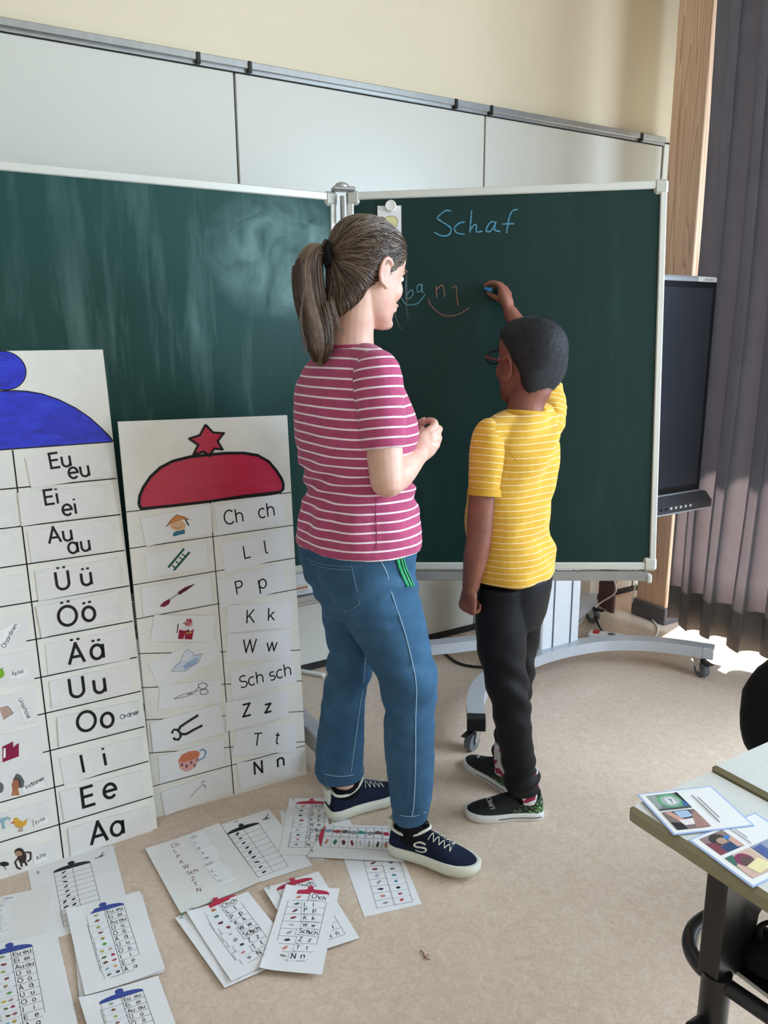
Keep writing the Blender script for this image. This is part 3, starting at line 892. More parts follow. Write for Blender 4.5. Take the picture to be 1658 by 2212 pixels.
# writing in chalk
def chalk(pl, u0v0, s, off, strokes, w, mat, name='chalk_writing'):
    pr = Print(lambda u, v, h: pl.put(u, v, 0.0006+h))
    for st in strokes:
        q = [pl.px(off[0]+x/s, off[1]+y/s) for x, y in st]
        q = [Vector((a, b)) for a, b in q]
        if len(q) > 2:
            q, _ = catmull(q, [0]*len(q), 5)
        pr.line([(p.x, p.y) for p in q], w, (0, 0, 0, 1))
    pr.build(name, lr, mat)
Z5 = (3.604, (680, 380))
chalk(leafR, None, *Z5, [[(1058, 275), (1020, 270), (965, 310), (955, 335), (1000, 365), (1045, 395), (1060, 420), (1045, 455), (1010, 468), (970, 462), (928, 440)],
      [(1165, 360), (1130, 365), (1095, 390), (1085, 415), (1105, 445), (1165, 455)], [(1218, 270), (1212, 350), (1203, 442)], [(1203, 432), (1235, 385), (1255, 385), (1256, 435), (1302, 431)],
      [(1400, 362), (1370, 358), (1340, 395), (1333, 430), (1362, 432), (1395, 390), (1406, 362), (1397, 420), (1442, 434)],
      [(1577, 262), (1540, 270), (1515, 310), (1500, 380), (1490, 446)], [(1455, 375), (1550, 372)]], 0.0042, 'chalk_blue')
Z6 = (5.527, (830, 560))
chalk(leafR, None, *Z6, [[(255, 250), (255, 360), (255, 470)], [(255, 470), (300, 465), (340, 420), (335, 375), (300, 380), (257, 440)], [(445, 300), (400, 310), (390, 355), (395, 390), (430, 380), (440, 340), (447, 300), (450, 385), (465, 400)],
      [(205, 460), (250, 535), (300, 545), (390, 530), (440, 480), (490, 410)]], 0.0036, 'chalk_pale')
chalk(leafR, None, *Z6, [[(612, 315), (625, 460)], [(620, 360), (680, 310), (700, 330), (720, 450)], [(805, 345), (855, 325), (860, 440), (880, 555)], [(525, 470), (540, 530), (620, 620), (720, 675), (800, 675), (900, 650), (1010, 580)]], 0.0040, 'chalk_brown')

# card with the sheep and the round magnet that holds it
def zz(s, ox, oy):
    return lambda x, y: (ox+x/s, oy+y/s)
zs = zz(8.726, 690, 380)
q = [leafR.px(*zs(x, y)) for x, y in ((1090, 568), (1537, 562), (1545, 1400), (1098, 1400))]
q = [q[3], q[2], q[1], q[0]]
sheep = slab(leafR, q, 0.0008, 0.0022).build('picture_card', 'card', label='white card with a drawn yellow sheep held by a magnet on chalkboard', cat='picture card')
pr = Print(lambda u, v, h: leafR.put(u, v, 0.0024+h))
P = lambda x, y: leafR.px(*zs(x, y))
body = [P(x, y) for x, y in ((1235, 800), (1290, 765), (1380, 758), (1450, 790), (1475, 850), (1460, 940), (1420, 1000), (1380, 985), (1330, 960), (1290, 970), (1240, 900))]
pr.poly(body, '#d8cf9a'); pr.line(body+[body[0]], 0.0012, '#3a3128', 0.0002)
head = [P(x, y) for x, y in ((1150, 850), (1185, 790), (1230, 800), (1235, 850), (1215, 900), (1170, 880))]
pr.poly(head, '#cf7a62', 0.0003); pr.line(head+[head[0]], 0.0010, '#3a3128', 0.0005)
pr.line([P(1130, 810), P(1165, 780), P(1205, 778)], 0.0016, '#3a3128', 0.0006)
for x in (1275, 1300, 1390, 1410):
    pr.line([P(x, 975), P(x-6, 1060)], 0.0013, '#3a3128', 0.0004)
pr.build('sheep_drawing', sheep)
mc = leafR.px(*zs(1342, 575))
mg = thing('magnet', 'round white magnet pinning the sheep card to the chalkboard', 'magnet', leafR.put(mc[0], mc[1], 0.003))
c0 = leafR.put(mc[0], mc[1], 0)
rings = []
for r, h in ((0.0165, 0.0026), (0.0175, 0.006), (0.0175, 0.0085), (0.0160, 0.0105), (0.0135, 0.0108), (0.0125, 0.0098), (0.004, 0.0096)):
    rings.append([leafR.put(mc[0]+r*math.cos(2*math.pi*k/28), mc[1]+r*math.sin(2*math.pi*k/28), h) for k in range(28)])
MB().loft(rings).build('cap', 'white_plastic', mg, smooth='auto')

# ------------------------------------------------------------------ interactive display on its curved stand
DY = 2.10
dp = Plane((0, DY, 0), (1, 0, 0), (0, 0, 1), (0, -1, 0))
xr, zt = dp.px(1553, 598)
_, zb = dp.px(1511, 1062)
_, zl = dp.px(1518, 1087)
xl = xr-1.16
disp = thing('interactive_display', 'large dark touch display on silver curved rolling stand behind the chalkboard', 'display', ((xl+xr)/2, 2.35, 0))
MB().box((xl, DY+0.004, zb-0.005), (xr, DY+0.075, zt), 0.008).build('housing', 'silver', disp)
MB().box((xl+0.012, DY-0.002, zb+0.012), (xr-0.012, DY+0.006, zt-0.022), 0.002).build('bezel', 'black', disp)
MB().box((xl+0.036, DY-0.0036, zb+0.040), (xr-0.036, DY-0.001, zt-0.046)).build('screen', 'screen', disp)
bar = MB().add([(x, y, z) for x in (xl, xr+0.02) for y, z in ((DY+0.004, zb+0.004), (DY-0.012, zb+0.004), (DY-0.045, zb-0.030), (DY-0.045, zl-0.004), (DY+0.03, zl-0.012), (DY+0.06, zb-0.01))],
               [(0, 1, 2, 3, 4, 5), (11, 10, 9, 8, 7, 6)] + [(i, i+6, (i+1) % 6+6, (i+1) % 6) for i in range(6)])
bar.build('control_bar', simple('bar_grey', '#4a484c', 0.45, metal=0.3, var=0.05), disp)
MB().box((xl, DY-0.047, zl-0.010), (xr+0.02, DY+0.03, zl-0.003), 0.002).build('bar_trim', 'silver', disp)
for k in range(7):
    x = xr-0.30+k*0.030
    MB().cyl((x, DY-0.048, zl+0.016), (x, DY-0.043, zl+0.018), 0.0058, 10).build('button', 'white_plastic' if k > 1 else 'black', disp, smooth='auto')
MB().obox((xr-0.068, DY+0.0035, zt-0.013), (1, 0, 0), (0, 1, 0), (0, 0, 1), 0.056, 0.0008, 0.010).build('type_label', 'white_plastic', disp)
pr = Print(lambda u, v, h: (u, DY+0.0024-h, v))
for k in range(8):
    pr.line([(xr-0.085+k*0.0075, zt-0.017), (xr-0.085+k*0.0075, zt-0.009)], 0.0018 + 0.001*(k % 3), '#55555a')
pr.build('label_print', disp)
# column and feet
CX = 2.23
MB().box((CX-0.11, 2.26, 0.10), (CX+0.105, 2.36, 1.45), 0.006).build('column', 'white_metal', disp)
for x in (CX+0.052, CX-0.048):
    MB().box((x-0.003, 2.257, 0.12), (x+0.003, 2.262, 1.45)).build('column_groove', 'rubber', disp)
for z in (0.95, 1.3):
    MB().box((CX-0.35, 2.17, z-0.03), (CX+0.35, 2.265, z+0.03), 0.004).build('mount_bar', 'silver', disp)
def arc_foot(pts, name='curved_foot'):
    P, _ = catmull([Vector((x, y, 0.112)) for x, y in pts], [0]*len(pts), 6)
    fr = transport(P, (0, 0, 1))
    rings = [[p+a*h+b*w for h, w in ((0.023, 0.031), (0.023, -0.031), (-0.023, -0.031), (-0.023, 0.031))] for p, (a, b) in zip(P, fr)]
    o = MB().loft(rings).build(name, 'silver', disp, smooth='auto')
    for i, s in ((0, -1), (-1, 1)):
        t = (P[1]-P[0]).normalized() if i == 0 else (P[-1]-P[-2]).normalized()
        a, b = fr[i]
        MB().obox(P[i]+t*s*0.014, t, a, b, 0.022, 0.0245, 0.0325, 0.003).build('end_cap', 'black' if (i == 0 and pts[0][1] < 2) else 'silver', o)
    return o
def castor(x, y, ang):
    d = Vector((math.cos(ang), math.sin(ang), 0)); s = Vector((-d.y, d.x, 0))
    c = Vector((x, y, 0))
    f = MB().cyl(c+Vector((0, 0, 0.078)), c+Vector((0, 0, 0.090)), 0.024, 16)
    for sg in (-1, 1):
        f.add([c+s*sg*w+d*a+Vector((0, 0, z)) for w in (0.017, 0.020) for a, z in ((-0.018, 0.082), (0.024, 0.082), (0.036, 0.030), (0.016, 0.030))], [(0, 1, 2, 3), (7, 6, 5, 4), (0, 4, 5, 1), (1, 5, 6, 2), (2, 6, 7, 3), (3, 7, 4, 0)])
    o = f.build('castor', 'chrome', disp, smooth='auto')
    wc = c+d*0.025+Vector((0, 0, 0.034))
    MB().loft([[wc+s*w+d*r*math.cos(2*math.pi*k/24)+Vector((0, 0, r*math.sin(2*math.pi*k/24))) for k in range(24)] for w, r in ((-0.0135, 0.026), (-0.0125, 0.033), (0.0125, 0.033), (0.0135, 0.026))]).build('wheel', 'rubber', o, smooth='auto')
    MB().cyl(wc-s*0.0225, wc+s*0.0225, 0.006, 10).build('axle', 'chrome', o)
    br = MB().add([c+d*a+s*w+Vector((0, 0, z)) for w in (-0.012, 0.012) for a, z in ((0.02, 0.072), (0.072, 0.066), (0.080, 0.072), (0.02, 0.080))], [(0, 1, 2, 3), (7, 6, 5, 4), (0, 4, 5, 1), (1, 5, 6, 2), (2, 6, 7, 3), (3, 7, 4, 0)])
    br.build('brake_lever', 'black', o)
FA = [(1.545, 1.955), (1.64, 2.08), (1.78, 2.185), (2.0, 2.24), (2.2, 2.255), (2.42, 2.22), (2.59, 2.12), (2.70, 1.995), (2.742, 1.93)]
RA_ = [(1.62, 2.67), (1.74, 2.585), (1.95, 2.52), (2.2, 2.475), (2.46, 2.50), (2.65, 2.575), (2.80, 2.655)]
arc_foot(FA); arc_foot(RA_)
castor(1.555, 1.968, math.radians(200)); castor(2.730, 1.950, math.radians(-100)); castor(2.79, 2.645, math.radians(-60)); castor(1.63, 2.66, math.radians(150))
for y0_, y1_ in ((2.245, 2.27), (2.35, 2.50)):
    MB().box((CX-0.05, y0_, 0.092), (CX+0.05, y1_, 0.128), 0.003).build('foot_joint', 'silver', disp)
# cables and the power strip on the floor
def cable(pts, r, mat, label, smooth=5):
    o = MB().tube(pts, r, 8, smooth).build('cable', mat, smooth=True)
    return tag(o, label, 'cable')
cable([at_z(x, y, z) for x, y, z in ((1195, 1303, 0.20), (1222, 1300, 0.14), (1255, 1299, 0.10), (1280, 1322, 0.05), (1292, 1350, 0.02), (1306, 1372, 0.012), (1316, 1377, 0.02))], 0.0055, 'black', 'thick black cable drooping from the display column to the power strip')
cable([Vector((2.62, 2.30, 0.70)), Vector((2.90, 2.45, 0.42)), Vector((2.93, 2.62, 0.26))] + [at_z(x, y, z) for x, y, z in ((1330, 1277, 0.15), (1300, 1300, 0.06), (1281, 1315, 0.03))] + [at_z(1240, 1358, 0.006), at_z(1232, 1372, 0.006), at_z(1246, 1380, 0.006), at_z(1262, 1382, 0.006)], 0.004, 'white_plastic', 'thin white cable hanging behind the display and looping along the floor')
cable([at_z(x, y, z) for x, y, z in ((1372, 1262, 0.28), (1366, 1292, 0.12), (1368, 1306, 0.03), (1390, 1322, 0.012), (1408, 1338, 0.008), (1420, 1355, 0.006), (1418, 1370, 0.006), (1408, 1380, 0.006), (1380, 1388, 0.006))], 0.004, 'white_plastic', 'white cable curling over the floor in front of the wooden pillar')
cable([at_z(x, y, 0.0065) for x, y in ((950, 1405), (962, 1413), (985, 1430), (1010, 1438), (1040, 1441), (1075, 1440))], 0.006, 'black', 'black cable lying on the floor behind the boy\'s legs')
p0, p1 = at_z(640, 1448, 0.008), at_z(700, 1459, 0.008)
tag(MB().obox((p0+p1)/2, (p1-p0).normalized(), Vector((-(p1-p0).normalized().y, (p1-p0).normalized().x, 0)), (0, 0, 1), (p1-p0).length/2, 0.012, 0.007, 0.003).build('cable_duct', 'white_plastic'), 'white flat cable duct on the floor below the wall panels', 'cable duct')
ps = thing('power_strip', 'white power strip with a red switch lying behind the display foot', 'power strip', at_z(1312, 1374))
c = at_z(1310, 1378, 0.021)
ax = Vector((0.55, -0.83, 0)).normalized(); ay = Vector((-ax.y, ax.x, 0))
MB().obox(c, ax, ay, (0, 0, 1), 0.085, 0.031, 0.021, 0.006).build('housing', 'white_plastic', ps)
MB().obox(c-ax*0.05+Vector((0, 0, 0.021)), ax, ay, (0, 0, 1), 0.015, 0.020, 0.006, 0.003).build('switch', 'red_switch', ps)
MB().cyl(c+ax*0.02+Vector((0, 0, 0.0205)), c+ax*0.02+Vector((0, 0, 0.0225)), 0.018).build('socket', 'rubber', ps, smooth='auto')

# ------------------------------------------------------------------ the two big letter boards leaning on the chalkboard
INK = lin('#131214')
def letter_board(label, BR, TR, xl_, ybl, depth, mats):
    a = Vector((BR.x-xl_, BR.y-ybl, 0)).normalized()
    b = (TR-BR).normalized()
    pl = Plane(BR, a, b)
    n = a.cross(b).normalized()
    pl.n = n if n.y < 0 else -n
    return pl
def board_thing(name, label, pl, quad):
    t = slab(pl, quad, -0.012, 0.0).build(name, 'foamboard', label=label, cat='letter board')
    return t
CN = [0]
def wcard(root, pl, quad_px, z, mat='card', name='letter_card'):
    CN[0] += 1
    h = 0.0010 + 0.0013*(CN[0] % 3)
    q = [pl.px(*z(x, y)) for x, y in quad_px]      # TL TR BR BL
    q = [q[3], q[2], q[1], q[0]]
    rnd = random.Random(CN[0])
    o = slab(pl, q, 0.0004, h+0.0012).build(name, mat, root)
    e1 = Vector((q[1][0]-q[0][0], q[1][1]-q[0][1])).normalized()
    return o, h+0.0014, math.atan2(e1.y, e1.x)
def card_text(o, pl, h, ang, items, z, w, space=0.0):
    for s, x, y, cap in items:
        pr = Print(lambda u, v, k: pl.put(u, v, h+k))
        u, v = pl.px(*z(x, y))
        u2, v2 = pl.px(*z(x, y-cap))
        pr.text(s, u, v, math.hypot(u2-u, v2-v), w, INK, 0, ang, space=space)
        pr.build('lettering', o)
def picture(o, pl, h, z, shapes):
    pr = Print(lambda u, v, k: pl.put(u, v, h+k))
    lv = 0.0
    P = lambda p: pl.px(*z(*p))
    sc = (Vector(pl.px(*z(100, 100)))-Vector(pl.px(*z(110, 100)))).length/10
    for s in shapes:
        k = s[0]
        if k == 'p': pr.poly([P(p) for p in s[1]], s[2], lv)
        elif k == 'l': pr.line([P(p) for p in s[1]], s[3]*sc, s[2], lv)
        elif k == 'e':
            cx, cy = s[1]; rx, ry = s[2]
            pr.poly([P((cx+rx*math.cos(a), cy-ry*math.sin(a))) for a in [2*math.pi*i/20 for i in range(20)]], s[3], lv)
        elif k == 't':
            u, v = P(s[2]); pr.text(s[1], u, v, s[3]*sc, 0.13, INK, lv, s[4])
        lv += 0.00012
    pr.build('picture', o)

z3, z4, z7 = zz(4.424, 0, 740), zz(4.253, 0, 1240), zz(4.32, 0, 1700)
zA, zB = zz(3.768, 240, 880), zz(4.044, 270, 1300)
FULL = lambda x, y: (x, y)

# --- the board with the blue lid
BR = at_z(340, 1789)
TR = on_plane(222, 755, (BR.x, 0, 0), (1, 0, 0))
plB = letter_board('', BR, TR, BR.x-1, BR.y, 0.012, None)
uD0, vD0 = plB.px(27, 972); uD1, vD1 = plB.px(138, 1861)
uTop, vTop = plB.px(222, 755)
uc = uD1
quadB = [(2*uc, 0), (0.0, 0.0), (uTop, vTop), (2*uD0-uTop, vTop)]
bb = board_thing('letter_board', 'tall white letter board with a blue lid and vowel cards at the left edge', plB, quadB)
pr = Print(lambda u, v, k: plB.put(u, v, 0.0004+k))
rightv = []
for k, (x, y, z) in enumerate(((1080, 945, z3), (1118, 1298, z3), (1153, 1643, z3), (1192, 1985, z3), (1190, 108, z4), (1222, 432, z4), (1262, 762, z4), (1295, 1075, z4), (1330, 1400, z4), (1367, 1718, z4), (1405, 2040, z4))):
    u, v = plB.px(*z(x, y))
    rightv.append(v)
    pr.line([(0.0+u*1.0-0.001, v), (2*uc-u, v)], 0.0034 if k else 0.005, INK)
pr.line([(uD0, vD0), (uD1, 0.002)], 0.0036, INK)
pr.build('grid_lines', bb)
dome = [plB.px(*z3(x, y)) for x, y in ((130, 460), (250, 465), (400, 490), (560, 545), (720, 625), (860, 720), (970, 820), (1040, 890), (1080, 942))]
um = uD0
dl = [(2*um-u, v) for u, v in dome][::-1]
poly = dl + dome
MB().add([plB.put(u, v, 0.0008) for u, v in poly], [tuple(range(len(poly)))]).build('lid_painting', 'blue_paint', bb)
kc = plB.px(*z3(36, 268)); kr = abs(plB.px(*z3(250, 285))[0]-kc[0])
MB().add([plB.put(kc[0]+kr*math.cos(a), kc[1]+kr*0.95*math.sin(a), 0.0007) for a in [2*math.pi*i/36 for i in range(36)]], [tuple(range(36))]).build('knob_painting', 'blue_paint', bb)
pr = Print(lambda u, v, k: plB.put(u, v, 0.0012+k))
pr.line(poly, 0.003, INK); pr.line([(kc[0]+kr*math.cos(a), kc[1]+kr*0.95*math.sin(a)) for a in [2*math.pi*i/36 for i in range(37)]], 0.0025, INK)
pr.build('outline', bb)
cardsB = [
 ([(238, 1100), (1075, 990), (1102, 1270), (298, 1392)], z3, [('Eu', 478, 1208, 150), ('eu', 660, 1302, 150)]),
 ([(165, 1435), (985, 1365), (1015, 1630), (205, 1755)], z3, [('Ei', 425, 1556, 148), ('ei', 600, 1655, 150)]),
 ([(258, 1800), (1055, 1690), (1095, 1970), (300, 2102)], z3, [('Au', 466, 1922, 150), ('au', 655, 2018, 150)]),
 ([(318, -28), (1085, -150), (1112, 112), (352, 248)], z4, [('Ü', 515, 152, 170), ('ü', 745, 110, 170)]),
 ([(328, 300), (1080, 150), (1130, 400), (382, 585)], z4, [('Ö', 545, 492, 185), ('ö', 765, 440, 190)]),
 ([(415, 640), (1170, 500), (1190, 780), (440, 925)], z4, [('Ä', 632, 832, 185), ('ä', 835, 788, 190)]),
 ([(450, 985), (1190, 830), (1217, 1060), (476, 1235)], z4, [('U', 640, 1145, 185), ('u', 860, 1102, 190)]),
 ([(522, 1315), (1270, 1160), (1285, 1392), (540, 1588)], z4, [('O', 712, 1460, 185), ('o', 930, 1415, 190)]),
 ([(545, 1690), (1290, 1490), (1315, 1702), (590, 1945)], z4, [('I', 750, 1828, 170), ('i', 955, 1760, 170)]),
 ([(545, 2000), (1300, 1800), (1330, 2045), (590, 2270)], z4, [('E', 750, 2150, 190), ('e', 955, 2068, 190)]),
 ([(632, 385), (1385, 175), (1425, 425), (662, 660)], z7, [('A', 845, 538, 200), ('a', 1035, 462, 190)]),
]
for qd, z, tx in cardsB:
    o, h, ang = wcard(bb, plB, qd, z)
    card_text(o, plB, h, ang, tx, z, 0.146)
    if tx[0][0] == 'O':
        lab = slab(plB, [plB.px(*z4(x, y)) for x, y in ((1092, 1350), (1245, 1318), (1232, 1222), (1080, 1280))], h, h+0.0008).build('word_label', 'card_white', o)
        u, v = plB.px(*z4(1102, 1332)); u2, v2 = plB.px(*z4(1102, 1290))
        pl_ = Print(lambda a, b, k: plB.put(a, b, h+0.001+k)); pl_.text('Ordner', u, v, 0.0135, 0.14, INK, 0, ang+0.06); pl_.build('lettering', o)
# left column of picture cards (their right ends are in view)
edges = [(22, 1000, 20, 1050), (33, 1070, 35, 1137), (31, 1146, 37, 1215), (45, 1240, 49, 1298), (60, 1325, 56, 1395), (70, 1402, 74, 1470), (77, 1487, 82, 1560), (87, 1567, 94, 1650), (98, 1640, 104, 1700), (104, 1728, 105, 1760), (116, 1815, 118, 1870)]
pics = {
 4: [('p', [(-90, 580), (20, 680), (40, 690), (185, 465), (155, 440)], '#f0eeec'), ('t', 'Ölsardinen', (44, 680), 42, 0.98)],
 5: [('e', (-8, 910), (48, 48), '#7eae2c'), ('l', [(10, 880), (28, 856)], '#4a3a20', 7), ('p', [(95, 895), (250, 868), (252, 945), (95, 962)], '#efedeb'), ('t', 'Äpfel', (108, 932), 38, 0.05)],
 6: [('p', [(-60, 1240), (60, 1210), (85, 1225), (122, 1278), (30, 1335), (0, 1255), (-10, 1345)], '#b99a8e'), ('l', [(60, 1210), (85, 1225), (122, 1278), (30, 1335)], '#4a3a38', 4), ('p', [(145, 1145), (195, 1130), (290, 1335), (228, 1352)], '#efedeb'), ('t', 'Unterhose', (163, 1152), 40, -1.28)],
 7: [('p', [(20, 1585), (120, 1537), (120, 1590), (172, 1550), (172, 1672), (22, 1728)], '#8a1840'), ('p', [(30, 1600), (52, 1595), (52, 1680), (30, 1690)], '#e8e4e2'), ('l', [(20, 1585), (120, 1537)], '#5a1028', 5), ('l', [(60, 1610), (172, 1552)], '#5a1028', 4)],
 8: [('p', [(105, 1935), (125, 1880), (170, 1880), (182, 1940), (160, 1990), (115, 1990)], '#a8694e'), ('p', [(100, 2035), (112, 1990), (170, 1985), (180, 2030)], '#b0774f'), ('p', [(120, 1885), (150, 1830), (190, 1845), (222, 1900), (215, 1960), (180, 1965), (172, 1885)], '#5e6266'), ('l', [(120, 1885), (172, 1882), (185, 1960)], '#2a2220', 8), ('e', (0, 1960), (34, 50), '#6a6a6a'), ('p', [(200, 1960), (400, 1885), (425, 1950), (215, 2018)], '#efedeb'), ('t', 'Indianer', (240, 1975), 42, 0.27)],
}
pics7 = {
 9: [('p', [(130, 340), (150, 300), (185, 305), (215, 320), (258, 285), (240, 350), (200, 375), (150, 368)], '#d8a23a'), ('e', (148, 305), (24, 26), '#d9ab3e'), ('p', [(92, 338), (130, 310), (138, 335)], '#c4603c'), ('l', [(180, 370), (185, 405)], '#b06a3a', 6), ('l', [(205, 370), (208, 402)], '#b06a3a', 6), ('l', [(165, 410), (212, 402)], '#8c5a6a', 8), ('p', [(-60, 300), (60, 275), (70, 300), (40, 310), (45, 385), (20, 385), (10, 330), (-60, 340)], '#8fb0b8'), ('l', [(60, 275), (90, 285), (85, 310)], '#4a6a70', 5), ('p', [(310, 300), (440, 258), (452, 330), (320, 372)], '#efedeb'), ('t', 'Ente', (335, 345), 38, 0.28)],
 10: [('e', (205, 650), (42, 62), '#3a2c28'), ('e', (180, 608), (45, 42), '#3a2c28'), ('e', (172, 620), (34, 26), '#a88468'), ('l', [(180, 640), (140, 700), (160, 750), (195, 762)], '#3a2c28', 17), ('l', [(240, 605), (285, 610), (285, 670), (255, 695)], '#3a2c28', 17), ('l', [(190, 690), (205, 740)], '#3a2c28', 18), ('l', [(230, 690), (250, 730)], '#3a2c28', 18), ('e', (40, 715), (45, 22), '#2a2624'), ('l', [(30, 730), (60, 768)], '#2a2624', 5), ('p', [(305, 640), (440, 600), (450, 675), (318, 720)], '#efedeb'), ('t', 'Affe', (342, 680), 40, 0.2)],
}
for k, (xa, ya, xb, yb) in enumerate(edges):
    (u0, v0), (u1, v1) = plB.px(xa, ya), plB.px(xb, yb)
    wl = 0.205
    quad = [(u1-wl, v1+0.002), (u1, v1), (u0, v0), (u0-wl, v0+0.002)]
    CN[0] += 1
    h = 0.0014+0.0013*(CN[0] % 2)
    o = slab(plB, quad, 0.0004, h).build('picture_card', 'card', bb)
    if k in pics: picture(o, plB, h+0.0003, z4, pics[k])
    if k in pics7: picture(o, plB, h+0.0003, z7, pics7[k])

# --- the board with the red lid and star
BR = at_z(662, 1672); BLr = at_z(337, 1766)
TR = on_plane(620, 897, (BR.x, 0, 0), (1, 0, 0))
plR = letter_board('', BR, TR, BLr.x, BLr.y, 0.012, None)
qr = [plR.px(x, y) for x, y in ((336, 1767), (662, 1672), (620, 897), (255, 911))]
rb = board_thing('letter_board', 'white letter board with a red lid and star leaning beside the teacher', plR, qr)
pr = Print(lambda u, v, k: plR.put(u, v, 0.0004+k))
Ls = [(272, 1106), (279, 1185), (285, 1264)] + [zB(x, y) for x, y in ((100, 150), (118, 452), (143, 750), (172, 1032), (205, 1322), (240, 1612))]
Rs = [zA(x, y) for x, y in ((1465, 692), (1485, 958), (1500, 1225), (1515, 1478))] + [zB(x, y) for x, y in ((1530, 422), (1545, 690), (1558, 957), (1580, 1220))]
Rs = Rs[:4] + [zB(1530, 422), zB(1545, 690), zB(1558, 957), zB(1580, 1220)]
Lq = [plR.px(*p) for p in Ls]; Rq = [plR.px(*p) for p in Rs]
for l, r in zip(Lq, [Rq[0], Rq[1], Rq[2], Rq[3], Rq[4], Rq[5], Rq[6], Rq[7], None]):
    if r is None: r = (0.0, l[1]-0.001)
    pr.line([l, r], 0.0026, INK)
pr.line([plR.px(*zA(805, 775)), plR.px(*zB(950, 1680))], 0.0028, INK)
pr.build('grid_lines', rb)
lid = [plR.px(*zA(x, y)) for x, y in ((225, 790), (232, 720), (262, 650), (320, 565), (400, 490), (500, 438), (640, 402), (790, 385), (940, 372), (1080, 372), (1190, 390), (1280, 440), (1340, 510), (1385, 580), (1400, 625), (1398, 665), (1375, 688), (1080, 722), (800, 765), (500, 800), (245, 825))]
MB().add([plR.put(u, v, 0.0008) for u, v in lid], [tuple(range(len(lid)))]).build('lid_print', 'red_paint', rb)
star = [plR.px(*zA(x, y)) for x, y in ((766, 140), (828, 205), (915, 210), (865, 275), (905, 342), (838, 335), (795, 395), (752, 360), (668, 385), (708, 305), (635, 255), (722, 225))]
MB().add([plR.put(u, v, 0.0011) for u, v in star], [tuple(range(len(star)))]).build('star_print', 'red_paint', rb)
pr = Print(lambda u, v, k: plR.put(u, v, 0.0013+k))
pr.line(lid+[lid[0]], 0.0085, INK); pr.line(star+[star[0]], 0.0065, INK, 0.0002)
pr.build('outline', rb)
cardsR = [
 ([(832, 803), (1368, 703), (1400, 937), (868, 1043)], zA, [('Ch', 920, 955, 112), ('ch', 1198, 902, 112)], 0.105),
 ([(895, 1110), (1415, 985), (1458, 1213), (925, 1345)], zA, [('L', 1080, 1234, 106), ('l', 1250, 1188, 106)], 0.105),
 ([(858, 1400), (1375, 1265), (1420, 1480), (885, 1630)], zA, [('P', 1015, 1522, 108), ('p', 1200, 1478, 108)], 0.105),
 ([(890, 30), (1450, -12), (1450, 215), (885, 270)], zB, [('K', 1050, 185, 116), ('k', 1240, 162, 112)], 0.105),
 ([(895, 280), (1450, 240), (1440, 490), (872, 530)], zB, [('W', 1022, 445, 116), ('w', 1230, 432, 112)], 0.105),
 ([(915, 610), (1450, 465), (1495, 690), (938, 850)], zB, [('Sch', 1000, 755, 108), ('sch', 1258, 688, 108)], 0.105),
 ([(875, 880), (1420, 765), (1422, 995), (880, 1130)], zB, [('Z', 1022, 1004, 112), ('z', 1215, 968, 112)], 0.15),
 ([(965, 1115), (1500, 1060), (1490, 1305), (935, 1345)], zB, [('T', 1110, 1256, 110), ('t', 1300, 1240, 110)], 0.105),
 ([(975, 1410), (1525, 1300), (1530, 1490), (1005, 1640)], zB, [('N', 1122, 1508, 110), ('n', 1325, 1442, 108)], 0.15),
]
for qd, z, tx, w in cardsR:
    o, h, ang = wcard(rb, plR, qd, z, 'card_white')
    card_text(o, plR, h, ang, tx, z, w)
